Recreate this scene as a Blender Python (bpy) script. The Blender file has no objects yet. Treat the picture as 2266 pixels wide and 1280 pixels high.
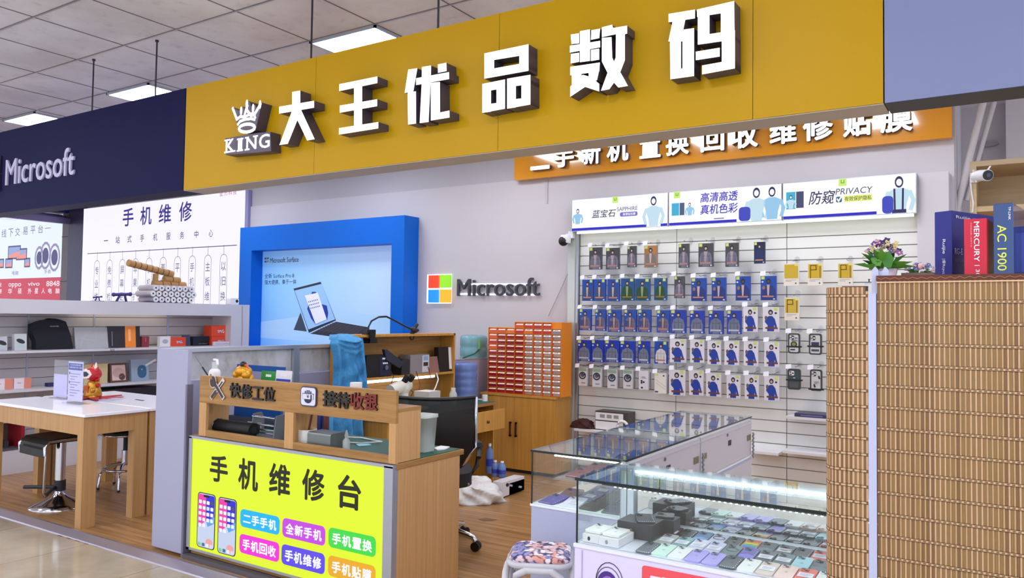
import bpy, bmesh, math, random
from mathutils import Vector, Matrix
from mathutils.geometry import tessellate_polygon
random.seed(7)
PI = math.pi
sc = bpy.context.scene
COL = sc.collection

# ------------------------------------------------------------------ camera
YAW, PIT, ROL, FPX = math.radians(32.6535), math.radians(2.1158), math.radians(0.7748), 1729.65
CAM = Vector((0, 0, 1.5))
_f = Vector((-math.sin(YAW)*math.cos(PIT), math.cos(YAW)*math.cos(PIT), math.sin(PIT)))
_r0 = Vector((math.cos(YAW), math.sin(YAW), 0))
_u0 = _r0.cross(_f)
_r = math.cos(ROL)*_r0 + math.sin(ROL)*_u0
_u = -math.sin(ROL)*_r0 + math.cos(ROL)*_u0
cd = bpy.data.cameras.new('camera')
cam = bpy.data.objects.new('camera', cd)
COL.objects.link(cam)
cam.matrix_world = Matrix(((_r.x, _u.x, -_f.x, CAM.x), (_r.y, _u.y, -_f.y, CAM.y), (_r.z, _u.z, -_f.z, CAM.z), (0, 0, 0, 1)))
cd.sensor_width = 36
cd.lens = FPX/2266*36
cd.clip_start = 0.05
sc.camera = cam

# ------------------------------------------------------------------ world, view
w = bpy.data.worlds.new('world')
sc.world = w
w.use_nodes = True
w.node_tree.nodes['Background'].inputs[0].default_value = (0.80, 0.86, 1.0, 1)
w.node_tree.nodes['Background'].inputs[1].default_value = 1.6
sc.view_settings.view_transform = 'Standard'
sc.view_settings.look = 'None'
sc.view_settings.gamma = 1
sc.view_settings.exposure = 0.0
sc.view_settings.use_curve_mapping = False
try:
    sc.cycles.transparent_max_bounces = 24
    sc.cycles.max_bounces = 10
    sc.cycles.sample_clamp_indirect = 6
    sc.cycles.caustics_reflective = False
    sc.cycles.caustics_refractive = False
except Exception:
    pass
PANEL_IN, PANEL_MALL = 17.5, 26.0      # ceiling light panels inside the shop and out in the mall
CEIL = 3.37

def P(u, v, ax, val):
    """the point where the sight line of photo pixel (u, v) meets the plane ax = val"""
    d = _r*((u-1133)/FPX) - _u*((v-640)/FPX) + _f
    i = 'xyz'.index(ax)
    return CAM + d*((val-CAM[i])/d[i])

# ------------------------------------------------------------------ materials
def lin(c):
    c = c/255
    return c/12.92 if c <= 0.04045 else ((c+0.055)/1.055)**2.4
def rgb(c):
    if isinstance(c, str):
        c = tuple(int(c[i:i+2], 16) for i in (0, 2, 4))
    return (lin(c[0]), lin(c[1]), lin(c[2]), 1)
_M = {}
def M(c, rough=0.5, metal=0.0, emit=0.0, spec=0.5, coat=0.0, name=None, alpha=1.0):
    key = (c, rough, metal, emit, spec, coat, name, alpha)
    if key in _M:
        return _M[key]
    m = bpy.data.materials.new(name or 'paint')
    m.use_nodes = True
    b = m.node_tree.nodes['Principled BSDF']
    b.inputs['Base Color'].default_value = rgb(c)
    b.inputs['Roughness'].default_value = rough
    b.inputs['Metallic'].default_value = metal
    b.inputs['Specular IOR Level'].default_value = spec
    b.inputs['Coat Weight'].default_value = coat
    b.inputs['Alpha'].default_value = alpha
    if emit:
        b.inputs['Emission Color'].default_value = rgb(c)
        b.inputs['Emission Strength'].default_value = emit
    _M[key] = m
    return m
def nodes_mat(name, rough=0.5, spec=0.5, metal=0.0):
    m = bpy.data.materials.new(name)
    m.use_nodes = True
    nt = m.node_tree
    b = nt.nodes['Principled BSDF']
    b.inputs['Roughness'].default_value = rough
    b.inputs['Specular IOR Level'].default_value = spec
    b.inputs['Metallic'].default_value = metal
    return m, nt, b
def coords(nt, scale, kind='Object', rot=(0, 0, 0), loc=(0, 0, 0)):
    tc = nt.nodes.new('ShaderNodeTexCoord')
    mp = nt.nodes.new('ShaderNodeMapping')
    mp.inputs['Scale'].default_value = scale
    mp.inputs['Rotation'].default_value = rot
    mp.inputs['Location'].default_value = loc
    nt.links.new(tc.outputs[kind], mp.inputs[0])
    return mp.outputs[0]
def noise(nt, vec, scale=1, detail=4, rough=0.6):
    n = nt.nodes.new('ShaderNodeTexNoise')
    n.inputs['Scale'].default_value = scale
    n.inputs['Detail'].default_value = detail
    n.inputs['Roughness'].default_value = rough
    nt.links.new(vec, n.inputs['Vector'])
    return n.outputs['Fac']
def ramp(nt, fac, stops):
    r = nt.nodes.new('ShaderNodeValToRGB')
    e = r.color_ramp.elements
    while len(e) < len(stops):
        e.new(0.5)
    for el, (p, c) in zip(e, stops):
        el.position = p
        el.color = rgb(c)
    nt.links.new(fac, r.inputs[0])
    return r.outputs[0]
def wood(name, c1, c2, c3, scale, rough=0.4):
    m, nt, b = nodes_mat(name, rough, 0.4)
    f = noise(nt, coords(nt, scale), 1, 8, 0.72)
    nt.links.new(ramp(nt, f, [(0.3, c1), (0.5, c2), (0.72, c3)]), b.inputs['Base Color'])
    return m
WOODV = wood('oak_laminate_upright', (186, 140, 88), (200, 154, 100), (212, 168, 114), (60, 60, 1.1))
WOODH = wood('oak_laminate_level', (138, 98, 48), (166, 122, 66), (184, 142, 86), (2.0, 2.0, 45))
WOODY = wood('oak_honey_upright', (180, 126, 52), (200, 146, 66), (214, 162, 84), (45, 45, 1.0))
WOODT = wood('table_oak', (176, 132, 80), (190, 146, 93), (200, 158, 106), (50, 50, 1.2))
WOODP = wood('pale_pine', (190, 160, 118), (206, 178, 136), (218, 192, 152), (3, 3, 30))
def glass_mat(name, tint, refl=1.0, ior=1.5, rough=0.0):
    m = bpy.data.materials.new(name)
    m.use_nodes = True
    nt = m.node_tree
    nt.nodes.remove(nt.nodes['Principled BSDF'])
    out = nt.nodes['Material Output']
    tr = nt.nodes.new('ShaderNodeBsdfTransparent'); tr.inputs[0].default_value = tint
    gl = nt.nodes.new('ShaderNodeBsdfGlossy'); gl.inputs['Roughness'].default_value = rough
    gl.inputs[0].default_value = (refl, refl, refl, 1)
    ge = nt.nodes.new('ShaderNodeNewGeometry')
    vm = nt.nodes.new('ShaderNodeVectorMath'); vm.operation = 'DOT_PRODUCT'
    nt.links.new(ge.outputs['Normal'], vm.inputs[0]); nt.links.new(ge.outputs['Incoming'], vm.inputs[1])
    def mth(op, x, y=None):
        n = nt.nodes.new('ShaderNodeMath'); n.operation = op
        for k, q in enumerate((x, y)):
            if q is None: continue
            if isinstance(q, (int, float)): n.inputs[k].default_value = q
            else: nt.links.new(q, n.inputs[k])
        return n.outputs[0]
    f0 = ((ior-1)/(ior+1))**2
    fac = mth('ADD', mth('MULTIPLY', mth('POWER', mth('SUBTRACT', 1.0, mth('ABSOLUTE', vm.outputs['Value'])), 5.0), 1-f0), f0)
    mx = nt.nodes.new('ShaderNodeMixShader')
    nt.links.new(fac, mx.inputs[0]); nt.links.new(tr.outputs[0], mx.inputs[1]); nt.links.new(gl.outputs[0], mx.inputs[2])
    nt.links.new(mx.outputs[0], out.inputs[0])
    return m
GLASS = glass_mat('clear_glass', (0.965, 0.99, 0.982, 1))
GLASSTOP = glass_mat('glass_top', (0.92, 0.975, 0.96, 1), 1.0, 1.7)
PLASTIC = glass_mat('clear_plastic', (0.94, 0.94, 0.96, 1), 1.0, 1.45, 0.08)
FROST = M((226, 230, 226), 0.35, alpha=0.55, name='frosted_plastic')
GEDGE = M((8, 28, 28), 0.15, name='glass_edge')
WHITE = M((226, 224, 228), 0.45, name='white_paint')
LAV = M((168, 168, 194), 0.45, name='lavender_grey_panel')
BLACK = M((14, 14, 16), 0.4, name='black_plastic')
DARK = M((42, 42, 48), 0.5, name='dark_grey')
CHROME = M((215, 215, 222), 0.12, 1.0, name='chrome')
STEEL = M((150, 150, 160), 0.3, 1.0, name='brushed_metal')
ALU = M((196, 200, 210), 0.35, 0.8, name='aluminium')
PAPER = M((236, 234, 236), 0.6, name='white_card')
LIT = None
INK = M((28, 22, 50), 0.6, name='ink')
def FILM(c, s=1.0, name='lit_film', sampled=True):
    """backlit film or acrylic: its colour comes from the lamps behind it"""
    key = ('film', c, s, name)
    if key not in _M:
        m = bpy.data.materials.new(name); m.use_nodes = True
        b = m.node_tree.nodes['Principled BSDF']
        b.inputs['Base Color'].default_value = (.02, .02, .02, 1); b.inputs['Roughness'].default_value = .4; b.inputs['Specular IOR Level'].default_value = .15
        b.inputs['Emission Color'].default_value = rgb(c); b.inputs['Emission Strength'].default_value = s
        if not sampled: m.cycles.emission_sampling = 'NONE'
        _M[key] = m
    return _M[key]
def E(c, s=1.0):
    """a printed colour on a backlit film"""
    return FILM(c, s*.98, 'backlit_print', False)
LIT = FILM((255, 253, 255), 1.9, 'lit_acrylic')
LITSOFT = FILM((250, 250, 255), 1.0, 'lit_film_soft', False)

# ------------------------------------------------------------------ geometry
_TXT = {}
def text2d(s, bold=0.0):
    k = (s, bold)
    if k not in _TXT:
        c = bpy.data.curves.new('glyphs', 'FONT')
        c.body = s; c.resolution_u = 3; c.offset = bold; c.dimensions = '2D'; c.fill_mode = 'FRONT'
        o = bpy.data.objects.new('glyphs', c)
        COL.objects.link(o)
        bpy.context.view_layer.update()
        dg = bpy.context.evaluated_depsgraph_get()
        me = bpy.data.meshes.new_from_object(o.evaluated_get(dg))
        vs = [(v.co.x, v.co.y) for v in me.vertices]
        fs = [tuple(p.vertices) for p in me.polygons]
        bpy.data.objects.remove(o); bpy.data.curves.remove(c); bpy.data.meshes.remove(me)
        x0 = min(v[0] for v in vs); x1 = max(v[0] for v in vs); y0 = min(v[1] for v in vs); y1 = max(v[1] for v in vs)
        dx = max(x1-x0, 1e-4); dy = max(y1-y0, 1e-4)
        _TXT[k] = ([((v[0]-x0)/dx, (v[1]-y0)/dy) for v in vs], fs, dx/dy)
    return _TXT[k]

class F:
    """a frame: origin, right, up, outward normal"""
    def __init__(s, o, u=(1, 0, 0), v=(0, 0, 1)):
        s.o = Vector(o); s.u = Vector(u).normalized(); s.v = Vector(v).normalized(); s.n = s.u.cross(s.v)
    def p(s, a, b, c=0.0):
        return s.o + s.u*a + s.v*b + s.n*c
def FY(y):
    return F((0, y, 0), (1, 0, 0), (0, 0, 1))       # faces -y; a = x, b = z
def FX(x):
    return F((x, 0, 0), (0, 1, 0), (0, 0, 1))       # faces +x; a = y, b = z
def FZ(z):
    return F((0, 0, z), (1, 0, 0), (0, 1, 0))       # faces up; a = x, b = y

class G:
    def __init__(s):
        s.v = []; s.f = []; s.m = []; s.slots = []; s.smooth = []
    def slot(s, m):
        if m not in s.slots:
            s.slots.append(m)
        return s.slots.index(m)
    def add(s, vs, fs, m, sm=False):
        b = len(s.v); i = s.slot(m)
        s.v += [Vector(v) for v in vs]
        for f in fs:
            s.f.append(tuple(b+k for k in f)); s.m.append(i); s.smooth.append(sm)
    def box(s, x0, x1, y0, y1, z0, z1, m):
        s.add([(x, y, z) for z in (z0, z1) for y in (y0, y1) for x in (x0, x1)],
              [(0, 2, 3, 1), (4, 5, 7, 6), (0, 1, 5, 4), (2, 6, 7, 3), (0, 4, 6, 2), (1, 3, 7, 5)], m)
    def fbox(s, fr, a0, a1, b0, b1, c0, c1, m):
        s.add([fr.p(a, b, c) for c in (c0, c1) for b in (b0, b1) for a in (a0, a1)],
              [(0, 2, 3, 1), (4, 5, 7, 6), (0, 1, 5, 4), (2, 6, 7, 3), (0, 4, 6, 2), (1, 3, 7, 5)], m)
    def quad(s, fr, a0, a1, b0, b1, c, m):
        s.add([fr.p(a0, b0, c), fr.p(a1, b0, c), fr.p(a1, b1, c), fr.p(a0, b1, c)], [(0, 1, 2, 3)], m)
    def prism(s, fr, pts, c0, c1, m, ms=None, back=True):
        n = len(pts)
        area = sum(pts[i][0]*pts[(i+1) % n][1]-pts[(i+1) % n][0]*pts[i][1] for i in range(n))
        if area < 0:
            pts = pts[::-1]
        tri = tessellate_polygon([[Vector((p[0], p[1], 0)) for p in pts]])
        def ori(t):
            a, b, c = (pts[k] for k in t)
            return t if (b[0]-a[0])*(c[1]-a[1])-(b[1]-a[1])*(c[0]-a[0]) > 0 else t[::-1]
        tri = [ori(tuple(t)) for t in tri]
        s.add([fr.p(p[0], p[1], c1) for p in pts], tri, m)
        if c0 != c1:
            vs = [fr.p(p[0], p[1], c) for c in (c0, c1) for p in pts]
            s.add(vs, [(i, (i+1) % n, n+(i+1) % n, n+i) for i in range(n)], ms or m)
            if back:
                s.add([fr.p(p[0], p[1], c0) for p in pts], [t[::-1] for t in tri], ms or m)
    def rrect(s, fr, a0, a1, b0, b1, r, c0, c1, m, ms=None, seg=4):
        pts = []
        for cx, cy, t0 in ((a1-r, b1-r, 0), (a0+r, b1-r, 90), (a0+r, b0+r, 180), (a1-r, b0+r, 270)):
            for k in range(seg+1):
                t = math.radians(t0+90*k/seg)
                pts.append((cx+r*math.cos(t), cy+r*math.sin(t)))
        s.prism(fr, pts, c0, c1, m, ms)
    def disc(s, fr, a, b, ra, rb, c0, c1, m, ms=None, seg=20, rot=0.0):
        cs, sn = math.cos(rot), math.sin(rot)
        pts = []
        for k in range(seg):
            t = 2*PI*k/seg
            x, y = ra*math.cos(t), rb*math.sin(t)
            pts.append((a+x*cs-y*sn, b+x*sn+y*cs))
        s.prism(fr, pts, c0, c1, m, ms)
    def line(s, fr, pts, wd, c, m):
        """a flat printed line of width wd"""
        for i_, ((a, b), (p, q)) in enumerate(zip(pts, pts[1:])):
            if i_: c += .00005
            dx, dy = p-a, q-b
            l = math.hypot(dx, dy) or 1
            ux, uy = dx/l*wd*0.35, dy/l*wd*0.35
            nx, ny = -dy/l*wd/2, dx/l*wd/2
            s.add([fr.p(a-ux+nx, b-uy+ny, c), fr.p(a-ux-nx, b-uy-ny, c), fr.p(p+ux-nx, q+uy-ny, c), fr.p(p+ux+nx, q+uy+ny, c)], [(0, 1, 2, 3)], m)
    def tube(s, pts, r, m, seg=8, closed=False, r2=None):
        pts = [Vector(p) for p in pts]
        n = len(pts)
        vs = []
        for i, p in enumerate(pts):
            if closed:
                t = pts[(i+1) % n]-pts[i-1]
            else:
                t = pts[min(i+1, n-1)]-pts[max(i-1, 0)]
            t.normalize()
            up = Vector((0, 0, 1)) if abs(t.z) < 0.9 else Vector((1, 0, 0))
            a = t.cross(up).normalized(); b = a.cross(t)
            rr = r if r2 is None else r+(r2-r)*i/max(n-1, 1)
            vs += [p+a*(rr*math.cos(2*PI*k/seg))+b*(rr*math.sin(2*PI*k/seg)) for k in range(seg)]
        fs = []
        for i in range(n if closed else n-1):
            j = (i+1) % n
            for k in range(seg):
                l = (k+1) % seg
                fs.append((i*seg+k, j*seg+k, j*seg+l, i*seg+l)[::-1])
        s.add(vs, fs, m, True)
        if not closed:
            s.add(vs[:seg], [tuple(range(seg))], m)
            s.add(vs[-seg:], [tuple(range(seg))[::-1]], m)
    def lathe(s, cx, cy, prof, m, seg=24, sx=1.0, sy=1.0, rot=0.0):
        vs = []
        cs, sn = math.cos(rot), math.sin(rot)
        for r, z in prof:
            for k in range(seg):
                t = 2*PI*k/seg
                x, y = r*sx*math.cos(t), r*sy*math.sin(t)
                vs.append((cx+x*cs-y*sn, cy+x*sn+y*cs, z))
        fs = []
        for i in range(len(prof)-1):
            for k in range(seg):
                l = (k+1) % seg
                fs.append((i*seg+k, i*seg+l, (i+1)*seg+l, (i+1)*seg+k))
        s.add(vs, fs, m, True)
        if prof[0][0] > 1e-5:
            s.add(vs[:seg], [tuple(range(seg))[::-1]], m)
        if prof[-1][0] > 1e-5:
            s.add(vs[-seg:], [tuple(range(seg))], m)
    def ball(s, c, r, m, seg=14, sz=(1, 1, 1)):
        vs = []
        rings = max(6, seg//2)
        for i in range(rings+1):
            ph = PI*i/rings
            for k in range(seg):
                t = 2*PI*k/seg
                vs.append((c[0]+r*sz[0]*math.sin(ph)*math.cos(t), c[1]+r*sz[1]*math.sin(ph)*math.sin(t), c[2]+r*sz[2]*math.cos(ph)))
        fs = [(i*seg+k, (i+1)*seg+k, (i+1)*seg+(k+1) % seg, i*seg+(k+1) % seg) for i in range(rings) for k in range(seg)]
        s.add(vs, fs, m, True)
    def text(s, st, fr, a0, a1, b0, b1, c, m, bold=0.0, depth=0.0, ms=None, shear=0.0):
        vs, fs, _ = text2d(st, 0)
        if bold:
            asp = _
            k = bold*.8
            n0 = len(vs); w2, f2 = [], []
            for ox, oy in ((0, 0), (-k, 0), (k, 0), (0, k), (0, -k), (-.7*k, -.7*k), (.7*k, -.7*k), (.7*k, .7*k), (-.7*k, .7*k)):
                b0_ = len(w2)
                w2 += [((x*(1-2*k/max(asp, .3))+k/max(asp, .3))+ox/max(asp, .3), (y*(1-2*k)+k)+oy) for x, y in vs]
                f2 += [tuple(i+b0_ for i in f) for f in fs]
            vs, fs = w2, f2
        w_, h_ = a1-a0, b1-b0
        nn = max(1, len(vs)//(9 if bold else 1))
        q = [(a0+x*w_+shear*h_*(y-0.5), b0+y*h_, c+.00007*(i//nn)) for i, (x, y) in enumerate(vs)]
        s.add([fr.p(*k) for k in q], fs, m)
        if depth:
            cnt = {}
            for f in fs:
                for i in range(len(f)):
                    e = (f[i], f[(i+1) % len(f)])
                    k = (min(e), max(e))
                    cnt.setdefault(k, []).append(e)
            edges = [e[0] for e in cnt.values() if len(e) == 1]
            n = len(q)
            s.add([fr.p(*k) for k in q]+[fr.p(k[0], k[1], c-depth) for k in q],
                  [(a, n+a, n+b, b) for a, b in edges], ms or m)
    def fit(s, st, fr, a, b, h, c, m, bold=0.0, align='l', depth=0.0, ms=None, maxw=None, squash=1.0):
        """text of cap height h; its lower corner at (a, b)"""
        asp = text2d(st, bold)[2]*squash
        wd = h*asp
        if maxw and wd > maxw:
            h *= maxw/wd; wd = maxw
        if align == 'c': a -= wd/2
        if align == 'r': a -= wd
        s.text(st, fr, a, a+wd, b, b+h, c, m, bold, depth, ms)
    def build(s, name, parent=None, bevel=0.0, base=None):
        me = bpy.data.meshes.new(name)
        o = bpy.data.objects.new(name, me)
        COL.objects.link(o)
        if parent is not None:
            off = Vector(parent.get('_w', (0, 0, 0)))
            o.parent = parent
        elif base is not None:
            off = Vector(base); o.location = off
        else:
            off = Vector((0, 0, 0))
        o['_w'] = tuple(off)
        me.from_pydata([tuple(v-off) for v in s.v], [], s.f)
        for m in s.slots:
            me.materials.append(m)
        me.polygons.foreach_set('material_index', s.m)
        me.polygons.foreach_set('use_smooth', s.smooth)
        me.update()
        if bevel:
            b = o.modifiers.new('bevel', 'BEVEL'); b.width = bevel; b.segments = 2; b.limit_method = 'ANGLE'; b.angle_limit = 0.9
        return o
    def base(s):
        xs = [v.x for v in s.v]; ys = [v.y for v in s.v]
        return ((min(xs)+max(xs))/2, (min(ys)+max(ys))/2, min(v.z for v in s.v))

def thing(name, label, cat, loc=(0, 0, 0), group=None):
    o = bpy.data.objects.new(name, None)
    COL.objects.link(o)
    o.location = loc; o['_w'] = tuple(loc); o.empty_display_size = 0.05
    o['label'] = label; o['category'] = cat
    if group: o['group'] = group
    return o
def solo(g, name, label, cat, group=None, bevel=0.0):
    o = g.build(name, None, bevel, g.base())
    o['label'] = label; o['category'] = cat
    if group: o['group'] = group
    return o
def struct(g, name, bevel=0.0):
    o = g.build(name, None, bevel)
    o['kind'] = 'structure'
    return o
def part(name, parent, bevel=0.0):
    """decorator-free helper: returns a G and a closer"""
    g = G()
    return g, (lambda: g.build(name, parent, bevel))
def dup(o, loc, rz=0.0, label=None, parent=None):
    r = o.copy(); COL.objects.link(r)
    if parent is None:
        r.location = loc; r.rotation_euler = (0, 0, rz)
        if label: r['label'] = label
    else:
        r.parent = parent
    for ch in o.children:
        dup(ch, None, 0, None, r)
    return r
def pxbox(ax, val, u0, v0, u1, v1):
    um, vm = (u0+u1)/2, (v0+v1)/2
    k = 0 if ax == 'y' else 1
    return P(u0, vm, ax, val)[k], P(u1, vm, ax, val)[k], P(um, v1, ax, val).z, P(um, v0, ax, val).z

# ------------------------------------------------------------------ ceiling lights (real panels in the ceiling grid)
def ceiling_light(x, y, label, group='ceiling light panels', sx=0.58, sy=0.58, pw=None):
    pw = pw or (PANEL_IN if y > 3 else PANEL_MALL)
    t = thing('ceiling_light', label, 'ceiling light', (x, y, CEIL-0.012), group)
    g = G(); g.box(x-sx/2, x+sx/2, y-sy/2, y+sy/2, CEIL-0.014, CEIL-0.004, M((242, 245, 255), 0.5, emit=pw, name='light_diffuser')); g.build('diffuser', t)
    g = G()
    for a0, a1, b0, b1 in ((-.3, .3, -.3, -.285), (-.3, .3, .285, .3), (-.3, -.285, -.3, .3), (.285, .3, -.3, .3)):
        g.box(x+a0, x+a1, y+b0, y+b1, CEIL-0.02, CEIL-0.002, ALU)
    g.build('frame', t)
ceiling_light(-3.72, 3.97, 'square white ceiling panel above the yellow sign')
ceiling_light(-6.18, 3.97, 'square white ceiling panel above the right end of the navy fascia')
ceiling_light(-7.98, 3.97, 'square white ceiling panel in the corner above the navy fascia lettering')
for k, (x, y) in enumerate([(-1.32, 3.97), (0.9, 4.6), (-8.3, 5.8), (-6.12, 5.77), (-4.3, 5.77), (-2.52, 5.77), (-1.0, 5.77), (-10.5, 5.2),
                            (1.0, 0.97), (-1.32, 0.97), (-3.72, 0.97), (-6.12, 0.97), (-8.52, 0.97), (-1.32, -1.4), (-3.72, -1.4), (-6.12, -1.4), (1.0, -1.4), (-8.52, -1.4)]):
    ceiling_light(x, y, 'square ceiling light panel of the shop ceiling grid')

# ------------------------------------------------------------------ room
FRONT, BACK = 3.04, 6.87
# floor: raised wood floor inside, polished tile outside
m, nt, b = nodes_mat('floor_laminate', 0.32, 0.45)
vec = coords(nt, (1.2, 26, 1))
f1 = noise(nt, vec, 1, 5, 0.65)
c1 = ramp(nt, f1, [(0.3, (132, 92, 52)), (0.5, (170, 126, 78)), (0.7, (196, 152, 104))])
br = nt.nodes.new('ShaderNodeTexBrick')
br.inputs['Scale'].default_value = 1; br.inputs['Brick Width'].default_value = 1.2; br.inputs['Row Height'].default_value = 0.19
br.inputs['Mortar Size'].default_value = 0.003; br.inputs['Color1'].default_value = (1, 1, 1, 1); br.inputs['Color2'].default_value = (0.86, 0.86, 0.86, 1); br.inputs['Mortar'].default_value = (0.55, 0.5, 0.45, 1)
nt.links.new(coords(nt, (1, 1, 1)), br.inputs['Vector'])
mx = nt.nodes.new('ShaderNodeMix'); mx.data_type = 'RGBA'; mx.blend_type = 'MULTIPLY'; mx.inputs[0].default_value = 1
nt.links.new(c1, mx.inputs[6]); nt.links.new(br.outputs['Color'], mx.inputs[7]); nt.links.new(mx.outputs[2], b.inputs['Base Color'])
FLOORW = m
m, nt, b = nodes_mat('polished_floor_tile', 0.10, 0.6)
f1 = noise(nt, coords(nt, (2.5, 2.5, 1)), 1, 5, 0.6)
c1 = ramp(nt, f1, [(0.3, (176, 160, 136)), (0.55, (194, 180, 158)), (0.8, (206, 194, 174))])
br = nt.nodes.new('ShaderNodeTexBrick'); br.offset = 0
br.inputs['Scale'].default_value = 1; br.inputs['Brick Width'].default_value = 0.8; br.inputs['Row Height'].default_value = 0.8
br.inputs['Mortar Size'].default_value = 0.0035; br.inputs['Color1'].default_value = (1, 1, 1, 1); br.inputs['Color2'].default_value = (0.97, 0.97, 0.97, 1); br.inputs['Mortar'].default_value = (0.5, 0.47, 0.42, 1)
nt.links.new(coords(nt, (1, 1, 1), loc=(0.35, 0.2, 0)), br.inputs['Vector'])
mx = nt.nodes.new('ShaderNodeMix'); mx.data_type = 'RGBA'; mx.blend_type = 'MULTIPLY'; mx.inputs[0].default_value = 1
nt.links.new(c1, mx.inputs[6]); nt.links.new(br.outputs['Color'], mx.inputs[7]); nt.links.new(mx.outputs[2], b.inputs['Base Color'])
FLOORT = m
g = G(); g.box(-17, 3, 2.97, 9.5, -0.05, 0, FLOORW); struct(g, 'floor')
g = G(); g.box(-17, 3, -4, 2.97, -0.08, -0.03, FLOORT); struct(g, 'floor_tile')
# metal edging of the raised floor
g = G(); g.prism(F((0, 0, 0), (0, 1, 0), (0, 0, 1)), [(2.895, -0.03), (2.975, -0.03), (2.975, 0.004), (2.955, 0.006), (2.9, -0.022)], -17, 3, M((206, 200, 214), 0.3, 0.9, name='edging_strip')); struct(g, 'trim_1')
# ceiling
m, nt, b = nodes_mat('ceiling_tile', 0.75, 0.3)
v0 = coords(nt, (1, 1, 1))
sp = noise(nt, coords(nt, (9, 9, 1)), 1, 6, 0.7)
c1 = ramp(nt, sp, [(0.26, (216, 216, 226)), (0.42, (238, 239, 249)), (0.7, (244, 245, 254))])
st = noise(nt, coords(nt, (1.3, 1.3, 1), loc=(5, 3, 0)), 1, 3, 0.5)
c2 = ramp(nt, st, [(0.3, (226, 220, 220)), (0.55, (250, 250, 250))])
mm = nt.nodes.new('ShaderNodeMix'); mm.data_type = 'RGBA'; mm.blend_type = 'MULTIPLY'; mm.inputs[0].default_value = 0.8
nt.links.new(c1, mm.inputs[6]); nt.links.new(c2, mm.inputs[7])
nt.links.new(mm.outputs[2], b.inputs['Base Color'])
CT = m
g = G(); g.box(-17, 3, -4, 9.5, CEIL, CEIL+0.05, CT); struct(g, 'ceiling')
TB = M((120, 114, 118), 0.4, 0.3, name='ceiling_t_bar')
TG = M((118, 112, 116), 0.7, name='ceiling_joint')
g = G()
for k in range(-12, 10):
    y = 3.67+0.6*k
    g.box(-17, 3, y-0.006, y+0.006, CEIL-0.004, CEIL, TG); g.box(-17, 3, y-0.004, y+0.003, CEIL-0.007, CEIL-0.004, M((190, 186, 194), 0.3, 0.7, name='t_bar_edge'))
for k in range(-22, 12):
    x = -4.02+0.6*k
    g.box(x-0.004, x+0.004, -4, 9.5, CEIL-0.003, CEIL, TG)
struct(g, 'trim_2')
# back wall in three stepped boards
WALL = M((205, 201, 206), 0.6, name='wall_paint')
WALLSHADE = M((188, 186, 192), 0.6, name='wall_paint_shaded')  # shading of the upper wall put into a darker copy of the paint
g = G()
g.box(-13.0, -0.365, 6.905, 7.0, 0, CEIL, WALLSHADE); struct(g, 'wall_back')
g = G(); g.box(-8.85, -0.37, 6.885, 6.904, 0, 2.945, WALL); struct(g, 'trim_6')
g = G(); g.box(-8.85, -3.70, 6.87, 6.885, 0, 2.665, WALL); struct(g, 'trim_7')
g = G(); g.box(-4.02, -3.99, 6.875, 6.884, 2.665, 2.99, M((196, 190, 196), 0.5, name='cable_cover')); struct(g, 'trim_8')
# recess to the right of the shop and the column of the neighbour shop
g = G(); g.box(-0.365, 3, 7.75, 7.85, 0, CEIL, M((200, 197, 201), 0.6, name='wall_paint_recess')); struct(g, 'wall_right')
g = G(); g.box(-0.37, -0.36, 6.906, 7.75, 0, CEIL, WALL); struct(g, 'wall_return')
g = G(); g.box(-0.62, -0.405, 6.80, 6.885, 0, 2.67, M((214, 211, 216), 0.5, name='pilaster_paint')); struct(g, 'trim_3')
g = G(); cxa, cxb, cxc = P(136, 580, 'y', 6.93).x, P(161, 580, 'y', 6.93).x, P(181, 580, 'y', 6.84).x
g.box(cxa, cxb, 6.93, 7.6, 0, CEIL, M((142, 134, 140), 0.6, name='column_cladding'))
for z in (1.2, 2.0, 2.75):
    g.box(cxa-.01, cxb+.005, 6.925, 7.61, z, z+0.012, DARK)
struct(g, 'wall_column')
g = G(); g.box(cxb+.006, cxc, 6.84, 6.904, 0, 3.2, M((72, 66, 96), 0.4, 0.3, name='dark_frame')); struct(g, 'trim_4')

# ------------------------------------------------------------------ hanging fascia signs
FB, FT = 2.286, 2.945
YEL = M((194, 150, 0), 0.42, spec=0.18, name='yellow_cladding')
def rod(u, v, label):
    p = P(u, v, 'y', 3.13)
    g = G(); g.tube([(p.x, 3.13, FT-0.01), (p.x, 3.13, CEIL)], 0.006, DARK, 6); g.tube([(p.x, 3.13, CEIL-0.012), (p.x, 3.13, CEIL)], 0.012, DARK, 8)
    g.box(p.x-0.012, p.x+0.02, 3.12, 3.14, FT-0.002, FT+0.03, DARK)
    solo(g, 'hanger_rod', label, 'hanger rod', 'hanger rods of the fascia')
rod(690, 60, 'thin dark hanger rod above the yellow sign beside a ceiling light')
rod(970, 30, 'thin dark hanger rod above the yellow sign near its middle')
rod(346, 140, 'thin dark hanger rod above the navy fascia in front of a ceiling light')
rod(206, 180, 'thin dark hanger rod above the navy fascia, nearest its white lettering')
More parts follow.
